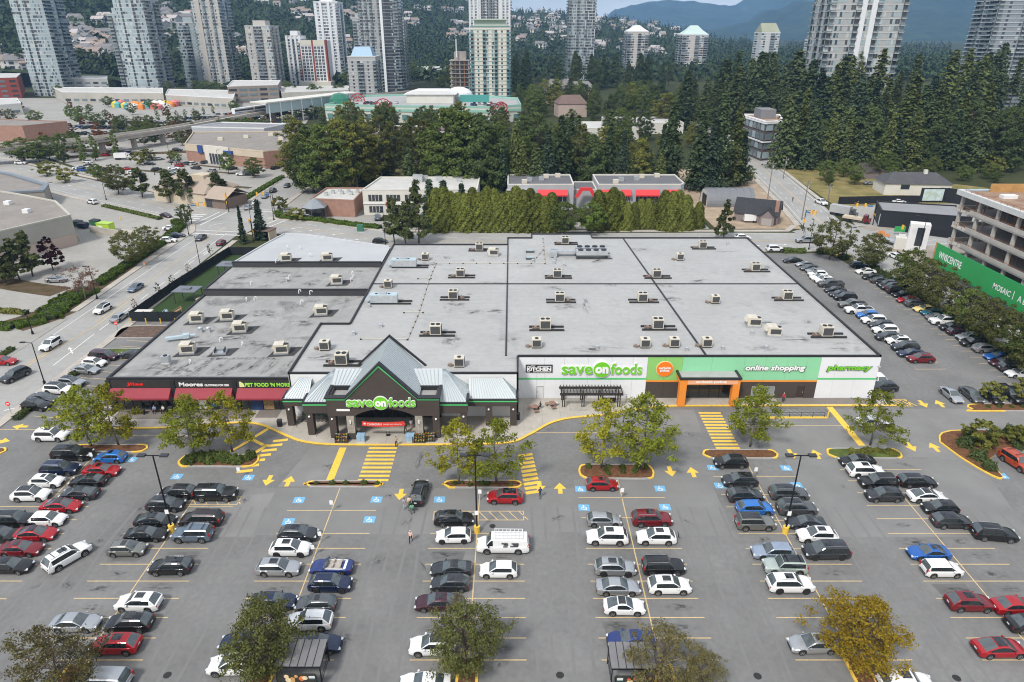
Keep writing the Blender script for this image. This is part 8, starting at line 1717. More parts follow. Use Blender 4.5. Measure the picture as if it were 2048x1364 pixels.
S1=[(921,546,1),(907,590,-1),(1114,547,1),(1119,595,-1),(1090,650,1),(872,661,1),(959,493,1),(1130,480,1),(1404,489,1),(1312,547,1),(1509,534,1),(1284,595,-1),(1572,591,1),(1314,649,1),(1650,664,1),(685,720,1)]
def roofpos(px,py):
 fld=('front' if py>583 else 'rear')+' '+('left' if px<1017 else 'middle' if px<1017+250+(py-478)*.5 else 'right')+' roof field'
 return fld
used_l={}
def uniq(base):
 used_l[base]=used_l.get(base,0)+1;return base if used_l[base]==1 else base+f", {ORD[used_l[base]-1]} from the back"
for(px,py,f) in sorted(S1,key=lambda q:q[1]):condenser(uniq(f"cream condenser on black sleepers in the {roofpos(px, py)}"),px,py,ZR,True,f,1.12 if py>600 else 1.05)
for(px,py) in sorted([(777,567),(851,512),(1073,686),(919,724),(1359,512),(1289,686),(1347,685),(1412,685),(1429,598),(651,691)],key=lambda q:q[1]):condenser(uniq(f"small cream condenser without sleepers in the {roofpos(px, py)}"),px,py,ZR,False,1,.92,False)
def packaged(label,px,py,z,pad=True,rz=0,s=1.0):
 t=rt('packaged_roof_unit',label,px,py+8,z,rz,'packaged units on the roofs',s=s)
 if pad:ob('dark_pad',me('pad',lambda b:b.q([(-1.9,-1.4,.03),(1.9,-1.4,.03),(2.8,1.6,.03),(-1.0,1.6,.03)]),DUSTY),t)
 ob('curb',me('curb',lambda b:b.box(-1.05,1.05,-.85,.85,0.02,.3),SILV),t);ob('casing',me('pcase',lambda b:b.box(-.95,.45,-.8,.8,.3,1.55).box(.45,1.0,-.8,.8,.3,1.35),CREAM),t)
 b=_c.get('phood')
 if not b:m_=MB();m_.q([(-.95,-.7,1.5),(-.95,.7,1.5),(-1.3,.7,.9),(-1.3,-.7,.9)]);m_.q([(-.95,-.7,.9),(-.95,-.7,1.5),(-1.3,-.7,.9)]);m_.q([(-.95,.7,1.5),(-.95,.7,.9),(-1.3,.7,.9)]);_c['phood']=m_.mesh('phood',[CREAM])
 ob('intake_hood',_c['phood'],t);ob('coil_grille',me('pcoil',lambda b:b.box(-.6,.9,-.84,-.8,.5,1.25),COIL),t);ob('fan',me('fan2',lambda b:b.cyl((0,0,0),(0,0,.08),.36,.36,14),FANB),t,(.72,0,1.351));return t
for(px,py,z,pad,lab) in((1505,643,ZR,False,'weathered packaged unit, left of a pair in the front right field'),(1545,662,ZR,False,'weathered packaged unit, right of a pair in the front right field'),(987,503,ZR,False,'low cream packaged unit at the rear edge of the left field'),(395,635,Z1,True,'small cream unit on a dark pad, leftmost on the front shop roof'),(456,630,Z1,True,'cream unit on a stained pad at the back of the front shop roof'),(481,654,Z1,True,'largest cream unit in the middle of the front shop roof'),(377,697,Z1,True,'cream unit with long hood near the left front of the shop roof'),(564,697,Z1,True,'cream unit on a dark pad at the right front of the shop roof'),(643,620,Z1,True,'cream unit in the right rear corner of the front shop roof'),(674,559,Z2,True,'twin cream unit at the right end of the middle shop roof'),(573,514,Z3,True,'cream unit on the left of the rear shop roof'),(655,513,Z3,True,'cream unit on the right of the rear shop roof')):
 packaged(lab,px,py,z,pad,R(8 if pad else-4),1.15)
t=rt('packaged_roof_unit','bare metal fan curb on a dark pad on the front shop roof',441,706,Z1,R(8),'packaged units on the roofs');ob('dark_pad',_c['pad'],t);ob('curb',_c['curb'],t);ob('fan_frame',me('frm',lambda b:b.box(-.8,-.72,-.7,.7,.3,.9).box(.72,.8,-.7,.7,.3,.9).box(-.8,.8,-.05,.05,.5,.6),DKGREY),t)
t=rt('packaged_roof_unit','shiny metal exhaust unit at the front left of the shop roof',334,728,Z1,0,'packaged units on the roofs');ob('cabinet',me('cab',lambda b:b.box(-.6,.6,-.5,.5,.3,1.5),SILV),t);ob('curb',_c['curb'],t,None,None,(.7,.7,1));ob('fan',_c['fan'],t,(0,0,1.5))
for px,py,lab in((402,664,'small silver vent, left of a pair on the shop roof'),(418,664,'small silver vent, right of a pair on the shop roof')):
 t=rt('roof_vent',lab,px,py,Z1,0,'vents on the shop roof','vent');ob('duct',me('vduct',lambda b:b.box(-.35,.35,-.35,.35,0,.7),SILV),t);ob('hood',me('vhood',lambda b:b.ball((0,0,.8),.45,10,0,.6),SILV),t)
t=rt('metal_ductwork','pale blue metal ductwork on the front shop roof',360,680,Z1,R(20),'ductwork','duct');LB=mat('pale_blue_metal',(.50,.60,.64),.45,.3,.06,1);ob('duct_run',me('druns',lambda b:b.box(-2.2,.6,-.35,.35,.35,.8).box(.6,1.6,-.5,.5,.3,1.0),LB),t);ob('duct_leg',me('dleg',lambda b:b.box(-2.0,-1.8,-.1,.1,0,.4).box(1.0,1.2,-.1,.1,0,.3).box(1.6,2.6,-.25,.25,.5,.75),LB),t)
def air_handler(label,px,py,z,L):
 t=rt('air_handler',label,px,py+8,z,0,'long silver air handlers','air handler')
 W('cabinet',MB().box(-L/2,L/2,-.8,.8,.35,1.9),LB,t)
 for k in range(4):x=-L/2+L*(k+.5)/4;W('access_panel',MB().box(x-L/9,x+L/9,-.84,-.8,.5,1.7),SILV,t)
 b=MB();b.q([(-L/2,-.75,1.85),(-L/2,.75,1.85),(-L/2-1,.75,.8),(-L/2-1,-.75,.8)]);b.q([(-L/2,-.75,.8),(-L/2,-.75,1.85),(-L/2-1,-.75,.8)]);W('intake_hood',b,LB,t)
 for y in(-.7,.7):W('sleeper',MB().box(-L/2,L/2+2.6,y-.15,y+.15,0,.3),mat('rubber_sleeper',(.03,.03,.03)),t)
 W('roof_hatch',MB().box(-.9,.5,-.5,.5,1.91,2.15),SILV,t)
 for x in(-1.4,-.6,1):b=MB();b.cyl((x,0,1.9),(x,0,1.96),.25,.25,12);W('fan',b,FANB,t)
air_handler('long pale blue air handler at the rear left of the store roof',809,526,ZR,5.4);air_handler('long pale blue air handler at the left of the black roof ridge',769,598,ZR,5.2)
t=rt('chiller','large silver chiller with two rows of fans at the rear middle of the roof',1182,512,ZR,0,'chillers','chiller')
for y in(-1.6,1.1):
 W('fan_deck',MB().box(-3.6,3.6,y-.9,y+.9,.9,1.9),SILV,t)
 for k in range(4):b=MB();b.cyl((-2.6+1.75*k,y,1.9),(-2.6+1.75*k,y,2.1),.62,.62,16);W('fan',b,FANB,t)
W('frame',MB().box(-3.6,-3.3,-2.4,1.9,0,.9).box(3.3,3.6,-2.4,1.9,0,.9).box(-3.6,4.6,-2.5,-2.2,0,.2).box(-3.6,4.6,1.8,2.1,0,.2),DKGREY,t);W('duct',MB().box(-8,-3.6,-.6,.5,.8,1.3).box(-9.4,-8,-1.4,-.2,.2,1.5).box(-9.2,-7.8,.6,1.8,.2,1.4),SILV,t)
for px,py,lab in((1060,504,'grey skylight box, farther of two behind the ridge'),(1060,518,'grey skylight box, nearer of two behind the ridge')):
 t=rt('skylight',lab,px,py,ZR,0,'skylights','skylight');W('frame',MB().box(-.95,.95,-.6,.6,0,.35),DKGREY,t);W('glazing',MB().box(-.85,.85,-.5,.5,.35,.5),mat('skylight_dome',(.35,.42,.43),.2,0,0),t)
for i,(px,py) in enumerate(((738,610),(1194,694),(761,650),(944,518),(1373,697),(1445,695),(1532,694),(1504,664),(1455,485),(1110,517),(708,665),(762,650),(1066,520),(1108,523),(1128,528),(868,524))):
 t=rt('roof_vent',f"small round-capped metal vent in the {roofpos(px, py)}" if i not in(1,4,5,6) else f"lone white-capped vent near the front edge, {['','first','','','second','third','fourth'][i]} from the left",px,py+4,ZR,0,'vents on the store roof','vent');ob('duct',_c['vduct'],t,None,None,(.7,.7,.7));ob('hood',_c['vhood'],t,None,None,(.8,.8,.7))
for i,(px,py,z) in enumerate(((502,567,Z2),(573,559,Z2),(578,554,Z2),(600,494,Z3),(573,494,Z3),(619,510,Z3),(552,522,Z3),(704,545,Z2),(706,553,Z2),(702,560,Z2),(620,585,Z2),(598,583,Z2),(493,598,Z1),(509,598,Z1),(602,604,Z1),(440,680,Z1),(484,688,Z1),(380,724,Z1))):
 t=rt('gooseneck_vent',f"white gooseneck pipe vent on the {'front' if z == Z1 else 'middle' if z == Z2 else 'rear'} shop roof",px,py+4,z,R(random.uniform(-60,60)),'gooseneck vents on the shop roofs','vent');ob('pipe',me('goose',lambda b:b.tube([(0,0,0),(0,0,.6),(.12,0,.8),(.35,0,.85),(.5,0,.72),(.52,0,.5)],.09,7),WHITE),t)
# gas line on small blocks across the roof
gp=thing('gas_pipe','yellowed gas pipe on small black blocks across the store roof','pipe',(0,98,ZR));go_=Vector((0,98,ZR))
def run(pts,sp_=1.6):
 W3=[G(x,y,ZR) for x,y in pts];b=MB();b.tube([(p.x,p.y,ZR+.22) for p in W3],.05,6);o=W('pipe_run',b,mat('gas_pipe_yellow',(.52,.48,.36),.6,.1,.1,2),gp);o.location=-go_
 for a,c in zip(W3[:-1],W3[1:]):
  n_=max(1,int((c-a).length/sp_/1.6))
  for k in range(n_+1):p=a.lerp(c,k/n_);ob('support_block',me('sblk',lambda b:b.box(-.14,.14,-.18,.18,0,.16),mat('rubber_sleeper',(.03,.03,.03))),gp,(p.x-go_.x,p.y-go_.y,0))
run([(815,680),(835,633),(846,600),(858,560),(872,528),(980,527),(1090,528)]);run([(815,680),(722,679)],3);run([(846,626),(808,626)]);run([(862,558),(836,558)]);run([(1090,528),(1086,478)],2);run([(1066,524),(1086,500)])
# ================================================================== LAMPS, SIGNS, STREET FURNITURE
BLKP=mat('black_pole',(.015,.015,.017),.45,.3,0)
def lot_lamp(label,x,y,h):
 t=thing('lot_lamp_post',label,'lamp post',(x,y,0),0,'parking lot lamp posts');b=MB();b.cyl((0,0,0),(0,0,.95),.36,.36,16);W('yellow_base',b,YEL,t)
 b=MB();b.cyl((0,0,.95),(0,0,h),.11,.08,8);W('pole',b,BLKP,t);W('arm',MB().box(-1.4,1.4,-.05,.05,h-.1,h),BLKP,t)
 for s in(-1,1):W('lamp_head',MB().box(s*1.3-.45,s*1.3+.45,-.28,.28,h-.12,h+.08),mat('lamp_head',(.05,.05,.055),.5,.2,0),t)
 if x>-10 or True:W('notice_sign',MB().box(-.22,.22,-.16,-.13,2.7,3.3),SIGNW,t)
lot_lamp('tall black double lamp post on a yellow base, left',-40.95,65.4,10.9);lot_lamp('tall black double lamp post on a yellow base, middle by the white van',-4.2,65.2,11.1);lot_lamp('tall black double lamp post on a yellow base, right',32.8,65.1,11.1)
def street_lamp(label,x,y,h,rz=PI,arm=1.4):
 t=thing('street_lamp',label,'street lamp',(x,y,0),rz,'street lamps');b=MB();b.cyl((0,0,0),(0,0,.6),.22,.22,8);b.cyl((0,0,.6),(0,0,h),.10,.07,8);W('pole',b,BLKP,t);W('arm',MB().tube([(0,0,h-.1),(arm,0,h+.05)],.05,6),BLKP,t);W('lamp_head',MB().box(arm-.1,arm+.7,-.2,.2,h-.03,h+.1),BLKP,t)
for lab,px,py,tp,rz,arm in(('black street lamp on the left shrub bed',195,598,533,PI,.6),('black street lamp at the lower left beside the shops lot',90,768,685,PI,1.2),('black street lamp outside the daycare fence',402,537,472,PI,.6),('black street lamp on the west road south side',213,400,362,0,.8),('black street lamp on the west road, far left',105,398,365,0,.8),('black street lamp at the crossroads west corner',378,470,413,0,1.2),('black street lamp by the spruces',508,478,420,0,1.0),('black street lamp behind the rear shop roof',772,500,425,PI,.3),('black street lamp below the brick building',548,440,385,PI,.6),('black street lamp at the top entrance of the right lot',1617,500,440,PI/2,.5),('dark street lamp beside the right street trees',1690,520,455,0,.5),('street lamp on the east side of the right street near the blue truck',1835,510,432,PI,2.2),('black street lamp in the restaurant lot',310,350,300,PI,.5),('black street lamp in front of the electronics store',343,330,285,PI,.5),('black street lamp beside the electronics store entrance',440,340,300,0,.5),('thin street lamp at the left lot corner',66,668,632,PI,.4)):
 g=G(px,py);street_lamp(lab,g.x,g.y,max(3,AT(px,tp,g.y).z),rz,arm)
def util_pole(label,px,py,tp):
 g=G(px,py);h=AT(px,tp,g.y).z;t=thing('utility_pole',label,'utility pole',(g.x,g.y,0),0,'utility poles of the right road');WOODP=mat('weathered_pole',(.20,.17,.145),.9,0,.15,1);b=MB();b.cyl((0,0,0),(0,0,h),.18,.12,7);W('pole',b,WOODP,t);W('crossarm',MB().box(-1.2,1.2,-.06,.06,h-1,h-.84),WOODP,t)
 for x in(-1,0,1):W('insulator',MB().box(x-.06,x+.06,-.05,.05,h-.83,h-.6),WHITE,t)
 b=MB();b.cyl((.35,0,h-2.4),(.35,0,h-1.5),.22,.22,10);W('transformer',b,SILV,t);return g,h
up=[util_pole(*a) for a in(('utility pole nearest the crossroads on the right road',1603,440,360),('utility pole second along the right road',1535,398,322),('utility pole third along the right road',1655,402,368),('thin utility pole by the dry lawn',1566,358,315))]
def signal(label,px,py,arm,rz,h=6.4):
 g=G(px,py);t=thing('traffic_signal',label,'traffic signal',(g.x,g.y,0),rz,'traffic signals');b=MB();b.cyl((0,0,0),(0,0,h),.14,.10,8);W('pole',b,BLKP,t);W('mast_arm',MB().tube([(0,0,h-.3),(arm*.5,0,h+.1),(arm,0,h+.1)],.07,6),BLKP,t);YB=mat('signal_yellow',(.80,.42,.02),.5,0,0)
 for x in(arm-.3,arm*.55):W('signal_head',MB().box(x-.25,x+.25,-.25,.25,h-.95,h+.2),YB,t)
 W('signal_head',MB().box(-.3,.2,-.3,-.12,2.6,3.6),YB,t);W('street_name_sign',MB().box(arm*.3-.8,arm*.3+.8,-.05,.05,h-.8,h-.4),mat('sign_street_blue',(.04,.16,.36),.5,0,0),t)
signal('traffic signal with yellow heads at the crossroads, north-west',458,424,5,R(-70));signal('traffic signal with yellow heads at the crossroads, south-west',384,448,5,R(10));signal('traffic signal with yellow heads at the crossroads, north-east',549,422,5,R(200));signal('traffic signal with yellow heads at the right crossroads, far corner',1745,450,6,R(170));signal('traffic signal with yellow heads at the right crossroads, near corner',1838,498,6,R(175));signal('traffic signal with yellow heads at the corner by the dirt track',1605,462,3,R(-40));signal('short traffic signal near the spruces',508,486,2,R(120))
def post_sign(name,label,px,py,h,panel,pm,cat='sign',rz=0,group='signs'):
 g=G(px,py);t=thing(name,label,cat,(g.x,g.y,0),rz,group);b=MB();b.cyl((0,0,0),(0,0,h),.04,.04,6);W('post',b,SILV,t);panel(t,h,pm)
def disc(t,h,pm):b=MB();b.cyl((0,-.06,h-.35),(0,-.03,h-.35),.38,.38,20);W('sign_face',b,pm,t);W('white_bar',MB().box(-.25,.25,-.075,-.06,h-.41,h-.29),SIGNW,t)
def board(t,h,pm):W('sign_face',MB().box(-.22,.22,-.06,-.03,h-.65,h-.05),pm,t)
NRED=mat('sign_red',(.75,.03,.02))
post_sign('no_entry_sign','round red no entry sign at the lower left drive',24,830,2.4,disc,NRED);post_sign('no_entry_sign','round red sign beside the shops lot entrance',237,665,2.4,disc,NRED);post_sign('orange_work_sign','orange diamond work sign on the right street',1833,512,1.4,board,mat('sign_orange',(.86,.20,.01)))
for i,(px,py) in enumerate(((665,1022),(642,1085),(628,1112),(1243,997),(1509,955),(960,1000),(480,955),(187,925))):post_sign('stall_sign',f"small white accessible-stall sign post, {['left row of the entrance island', 'left shelter row, middle', 'left shelter row, lower', 'in the right shelter row', 'in the right lamp row', 'under the island by the middle lamp', 'below the shrubby island', 'beside the large black SUV at left'][i]}",px,py,1.7,board,SIGNW)
for i in range(6):
 g=Vector((-77.4,93.5+4.2*i,0));t=thing('white_post',f"white plastic marker post, {ORD[i]} from the drive, along the low hedge",'post',g,0,'white posts by the low hedge');b=MB();b.cyl((0,0,0),(0,0,1.3),.07,.07,8);W('post_tube',b,SIGNW,t);W('reflector_band',MB().cyl((0,0,1.05),(0,0,1.15),.075,.075,8),NRED,t)
def bollard(label,x,y,group):t=thing('bollard',label,'bollard',(x,y,0),0,group);b=MB();b.cyl((0,0,0),(0,0,1.15),.11,.11,10);W('tube',b,YEL,t);b=MB();b.ball((0,0,1.15),.11,8,0,.5);W('cap',b,YEL,t)
for i in range(4):bollard(f"yellow bollard, {ORD[i]} from the left in front of the daycare fence",-78.2+3.0*i,129.3,'daycare bollards')
for i,(px,py) in enumerate(((155,483),(160,481),(190,460),(196,474),(242,440))):g=G(px,py);bollard(f"yellow bollard near the beige store, {['at its corner', 'just right of its corner', 'by the booth', 'on the ramp edge', 'on the planted verge'][i]}",g.x,g.y,'bollards by the beige store')
for i,x in enumerate((49.2,)):bollard('thick yellow bollard at the pickup ramp railing end',x,91.9,'ramp bollards')
rl=thing('ramp_railing','low dark railing beside the pickup ramp','railing',(44,91.8,0));W('top_rail',MB().tube([(-4.5,0,1.0),(4.6,0,1.0)],.04,6),DKGREY,rl);W('mid_rail',MB().tube([(-4.5,0,.55),(4.6,0,.55)],.03,6),DKGREY,rl);W('kerb_edge',MB().box(-5,5,-.18,.18,0,.16),YEL,rl)
for k in range(6):W('rail_post',MB().box(-4.5+1.82*k-.03,-4.47+1.82*k,-.03,.03,.16,1.0),DKGREY,rl)
# shopping-cart shelters with food pictures
def shelter(label,x0,x1,y0,y1,side):
 t=thing('cart_shelter',label,'cart shelter',((x0+x1)/2,(y0+y1)/2,0),0,'cart shelters');a=(x1-x0)/2;b_=(y1-y0)/2;RG=mat('shelter_roof',(.20,.195,.20),.55,.2,.08,.8);n=6
 for k in range(n):
  xa=-a+2*a*k/n;m=MB();m.q([(xa+.02,-b_,2.45),(xa+2*a/n-.02,-b_,2.45),(xa+2*a/n-.02,b_,2.75),(xa+.02,b_,2.75)]);m.q([(xa+.02,-b_,2.40),(xa+.02,b_,2.70),(xa+2*a/n-.02,b_,2.70),(xa+2*a/n-.02,-b_,2.40)]);W('roof_sheet',m,RG,t)
  if k:m=MB();m.obox((xa,0,2.62),(.05,2*b_*1.0,.06),0,0,math.atan2(.3,2*b_));W('roof_seam',m,BLACK,t)
 W('roof_edge',MB().box(-a,a,-b_-.06,-b_,2.3,2.46).box(-a-.06,-a,-b_,b_,2.38,2.5).box(a,a+.06,-b_,b_,2.38,2.5),BLACK,t)
 for x in(-a+.1,a-.1):
  for y in(-b_+.1,b_-.1):W('post',MB().box(x-.05,x+.05,y-.05,y+.05,0,2.42+(.3 if y>0 else 0)),BLACK,t)
 yb=-b_+.3
 W('picture_board',MB().box(-a+.35,a-.35,yb-.9,yb-.8,1.02,2.18),mat('poster_dark',(.035,.035,.03),.5,0,.2,3),t);W('green_body',MB().box(-a+.25,a-.25,yb-.85,yb-.6,.1,1.0),mat('corral_green',(.01,.07,.05),.5,0,.05),t);W('board_frame',MB().box(-a+.28,-a+.35,yb-.92,yb-.78,.1,2.05).box(a-.35,a-.28,yb-.92,yb-.78,.1,2.05),BLACK,t)
 rd=random.Random(int(x0*10));FR=[mat('food_red',(.60,.05,.03),.5,0,.3,5,rgb2=(.70,.30,.08)),mat('food_bread',(.58,.32,.12),.6,0,.3,5),mat('food_cream',(.72,.58,.36),.6,0,.2,5)]
 for k in range(9):
  x=rd.uniform(-a+.6,a-1.2) if side<0 else rd.uniform(-a+1.1,a-.6);z=rd.uniform(1.35,1.95);r=rd.uniform(.16,.28);m=MB();m.cyl((x,yb-.905-.002*k,z),(x,yb-.899,z),r,r,16);o=W('printed_food',m,FR[k%3] if side<0 else FR[0 if k%3 else 2],t);
 sx=a-.95 if side<0 else-a+.45
 for k in range(3):W('printed_caption',MB().box(sx,sx+.55,yb-.93,yb-.92,1.62+.14*k,1.7+.14*k),SIGNW if k else mat('caption_teal',(.25,.40,.40),.6,0,0),t)
 W('side_rail',MB().tube([(-a+.1,-b_,.9),(-a+.1,b_,.9)],.03).tube([(a-.1,-b_,.9),(a-.1,b_,.9)],.03).tube([(-a+.1,-b_,.45),(-a+.1,b_,.45)],.03).tube([(a-.1,-b_,.45),(a-.1,b_,.45)],.03),BLACK,t)
shelter('left cart shelter with a bread picture board',-21.6,-17.4,44.1,46.9,-1);shelter('right cart shelter with an apple picture board',9.0,13.1,43.9,46.6,1)
def cart(label,x,y,rz,z=.15,fill=None):
 t=thing('shopping_cart',label,'shopping cart',(x,y,z),rz,'shopping carts');m=MB()
 for zz in(.5,.66,.82,.98):m.tube([(-.42,-.26,zz),(.42,-.2,zz),(.42,.2,zz),(-.42,.26,zz),(-.42,-.26,zz)],.012,4)
 for k in range(7):x_=-.42+.14*k;w_=.26-.06*k/6;m.tube([(x_,-w_,.98),(x_,-w_,.5),(x_,w_,.5),(x_,w_,.98)],.01,4)
 W('basket',m,mat('cart_wire',(.10,.11,.11),.5,.4,0),t);W('handle',MB().tube([(-.5,-.26,1.02),(-.5,.26,1.02)],.025),mat('cart_green',(.03,.30,.12),.5,0,0),t);W('chassis',MB().tube([(-.4,-.25,.15),(.4,-.2,.15),(.4,.2,.15),(-.4,.25,.15)],.02).tube([(-.4,-.25,.15),(-.42,-.26,.5)],.02).tube([(-.4,.25,.15),(-.42,.26,.5)],.02),DKGREY,t)
 for x_,y_ in((-.38,-.24),(-.38,.24),(.38,-.18),(.38,.18)):m=MB();m.cyl((x_,y_-.02,.06),(x_,y_+.02,.06),.06,.06,8);W('caster',m,BLACK,t)
 if fill:W('groceries',MB().obox((0,-.05,.72),(.5,.3,.3),.3).obox((.15,.1,.9),(.25,.2,.25),.8),fill,t)
for k in range(16):cart(f"nested shopping cart, {ORD[k % 8]} of the {'front' if k < 8 else 'back'} line under the left wing",-32.6+.62*(k%8),90.6+.9*(k//8),0)
cart('lone shopping cart by the left portico column',-28.9,87.5,R(70));cart('full shopping cart pushed by three shoppers',-12.55,69.0,R(-60),0.0,mat('green_bags',(.15,.38,.22),.7,0,.3,4))
# people
SKIN=mat('skin',(.48,.30,.21),.6,0,0);SKIN2=mat('skin_dark',(.25,.14,.09),.6,0,0);HAIRD=mat('hair_dark',(.02,.015,.012),.6,0,0);HAIRG=mat('hair_grey',(.55,.52,.48),.6,0,0);SHOE=mat('shoe',(.03,.03,.03),.6,0,0)
def cloth(n,rgb):return mat('cloth_'+n,rgb,.85,0,.1,6)
def person(label,x,y,rz,top,legs,hair=HAIRD,skin=SKIN,pose='walk',z=0.0,sleeve=1,h=1.72,hat=None):
 """body grown as one skin from a posed skeleton; faces +y locally"""
 s=.16 if pose=='walk' else .02;sit=pose=='sit';Z=-.42 if sit else 0
 J={'pel':(0,0,.95+Z),'sp':(0,.01,1.15+Z),'ch':(0,.0,1.36+Z),'nk':(0,.01,1.49+Z),'hd':(0,.03,1.56+Z)}
 B=[('pel','sp',0),('sp','ch',0),('ch','nk',0),('nk','hd',2)];Rr={'pel':.145,'sp':.135,'ch':.15,'nk':.06,'hd':.055}
 for sd,n in((-1,'l'),(1,'r')):
  f=sd*s;J['sh'+n]=(sd*.18,0,1.42+Z);e=(sd*.25,-f*.5-.02,1.14+Z);w_=(sd*.26,-f*.5+.14,.92+Z)
  if pose in('push','sit'):e=(sd*.24,.1,1.16+Z);w_=(sd*.2,.34,1.1+Z)
  if pose=='carry' and sd>0:e=(sd*.25,.02,1.14+Z);w_=(sd*.15,.24,1.12+Z)
  J['el'+n]=e;J['wr'+n]=w_;d=Vector(w_)-Vector(e);d.normalize();J['ha'+n]=tuple(Vector(w_)+d*.09)
  J['hp'+n]=(sd*.095,0,.90+Z)
  if sit:J['kn'+n]=(sd*.13,.42,.52);J['an'+n]=(sd*.13,.40,.09);J['to'+n]=(sd*.14,.58,.05)
  else:J['kn'+n]=(sd*.11,f*.9+.03,.49);J['an'+n]=(sd*.11,f*1.7-(.06 if f<0 else 0),.09+(.05 if f<0 else 0));J['to'+n]=(sd*.12,f*1.7+.15,.045)
  Rr.update({'sh'+n:.075,'el'+n:.048,'wr'+n:.032,'ha'+n:.034,'hp'+n:.10,'kn'+n:.065,'an'+n:.045,'to'+n:.04})
  B+=[('ch','sh'+n,0),('sh'+n,'el'+n,0),('el'+n,'wr'+n,0 if sleeve==2 else 2),('wr'+n,'ha'+n,2),('pel','hp'+n,1),('hp'+n,'kn'+n,1),('kn'+n,'an'+n,1),('an'+n,'to'+n,3)]
 names=list(J);idx={k:i for i,k in enumerate(names)};m=bpy.data.meshes.new('sk');m.from_pydata([J[k] for k in names],[(idx[a],idx[b]) for a,b,_ in B],[])
 o=bpy.data.objects.new('sk',m);md=o.modifiers.new('s','SKIN')
 sv=m.skin_vertices[0].data if m.skin_vertices else None
 if sv is None:
  bm=bmesh.new();bm.from_mesh(m);bm.verts.layers.skin.verify();bm.to_mesh(m);bm.free();sv=m.skin_vertices[0].data
 for k in names:rr_=Rr[k];sv[idx[k]].radius=(rr_*(1.15 if k in('ch','pel','sp') else 1),rr_*(.8 if k in('ch','sp','pel') else 1));sv[idx[k]].use_root=k=='pel'
 su=o.modifiers.new('u','SUBSURF');su.levels=1;su.render_levels=1
 me_=bake(o)
 segs=[(Vector(J[a]),Vector(J[b]),mm) for a,b,mm in B];mi=[]
 for p in me_.polygons:
  c_=p.center;best=(9,0)
  for a,b,mm in segs:
   ab=b-a;t_=max(0,min(1,(c_-a).dot(ab)/ab.length_squared));dd=(a+ab*t_-c_).length
   if dd<best[0]:best=(dd,mm)
  mi.append(best[1])
 # add head, hair, hands as further faces of the same body mesh
 bm=MB();bm.v=[tuple(v.co) for v in me_.vertices];bm.f=[tuple(p.vertices) for p in me_.polygons];bm.m=mi
 hz_=1.64+Z;bm.ball((0,.03,hz_),.088,12,2,1.28);bm.obox((0,.125,hz_-.01),(.022,.03,.04),0,2);bm.obox((0,.108,hz_-.055),(.05,.012,.012),0,5)
 for sd in(-1,1):bm.obox((sd*.034,.105,hz_+.012),(.02,.012,.012),0,4);bm.obox((sd*.09,.03,hz_),(.014,.035,.05),0,2)
 for sd,n in((-1,'l'),(1,'r')):
  h0=Vector(J['ha'+n]);d=(h0-Vector(J['wr'+n])).normalized();sdv=Vector((0,1,0))-d*d.y;sdv=sdv.normalized() if sdv.length>.1 else Vector((1,0,0))
  for k,ln in enumerate((.065,.075,.07,.055)):q=h0+sdv*(.024-.016*k);mid=q+d*ln*.55;bm.cyl(q,mid,.009,.0085,5,2);bm.cyl(mid,mid+d*ln*.5+Vector((-sd*.012,0,0)),.0085,.006,5,2)
  q=h0-d*.05+sdv*.03;bm.cyl(q,q+sdv*.03+d*.03,.011,.009,5,2)
 bodyme=bm.mesh('body',[top,legs,skin,SHOE,HAIRD,mat('lips',(.35,.12,.10),.6,0,0)],True)
 t=thing('person',label,'person',(x,y,z),rz,'people');sc_=h/1.75;t.scale=(sc_,)*3;ob('body',bodyme,t)
 hm_=MB();hm_.ball((0,.015,hz_+.02),.1,12,0,1.18);hm_.v=[(v[0],min(v[1],.075-max(0,(hz_+.06-v[2]))*.9),max(v[2],hz_-.05)) for v in hm_.v];ob('hair' if not hat else 'cap',hm_.mesh('hair',[hat or hair],True),t);return t
def pz(px,py,z=0):return G(px,py,z)
g=pz(822,1084);person('pedestrian in a pale pink top and black trousers walking alone in the lane',g.x,g.y,R(175),cloth('pale_pink',(.72,.52,.46)),cloth('black',(.015,.015,.016)),HAIRG,sleeve=1)
person('shopper in a grey top left of the full cart',-13.5,69.6,R(200),cloth('grey',(.35,.34,.36)),cloth('pale_grey',(.5,.5,.52)),HAIRD,SKIN2,'push');person('shopper in a cream top behind the full cart',-12.95,69.9,R(200),cloth('cream',(.70,.52,.40)),cloth('green_grey',(.10,.14,.11)),HAIRD,SKIN,'push');person('shopper in black holding a bag beside the black SUV',-12.2,70.1,R(160),cloth('black',(.015,.015,.016)),cloth('black',(.015,.015,.016)),HAIRD,SKIN,'carry')
g=pz(1080,996);person('pedestrian in dark blue walking between two painted arrows',g.x,g.y,R(20),cloth('dark_blue',(.03,.05,.14)),cloth('jeans',(.06,.08,.13)),HAIRD)
g=pz(793,893);person('shopper with a tan top stepping onto the crosswalk',g.x,g.y,R(185),cloth('tan',(.42,.33,.24)),cloth('black',(.015,.015,.016)),HAIRD,SKIN,'carry',.02)
g=pz(1565,806);person('worker in a red top and white cap by the store wall',g.x,g.y,R(150),cloth('red',(.45,.04,.05)),cloth('dark',(.03,.03,.035)),HAIRD,SKIN2,'stand',.15,hat=SIGNW)
person('shopper in a white top standing inside the arch',-15.2,88.4,R(20),cloth('white',(.68,.68,.66)),cloth('khaki',(.35,.28,.20)),HAIRD,SKIN,'stand',.15);person('shopper in dark clothes leaving the arch',-15.9,87.2,R(170),cloth('dark',(.03,.03,.035)),cloth('black',(.015,.015,.016)),HAIRD,SKIN,'walk',.15)
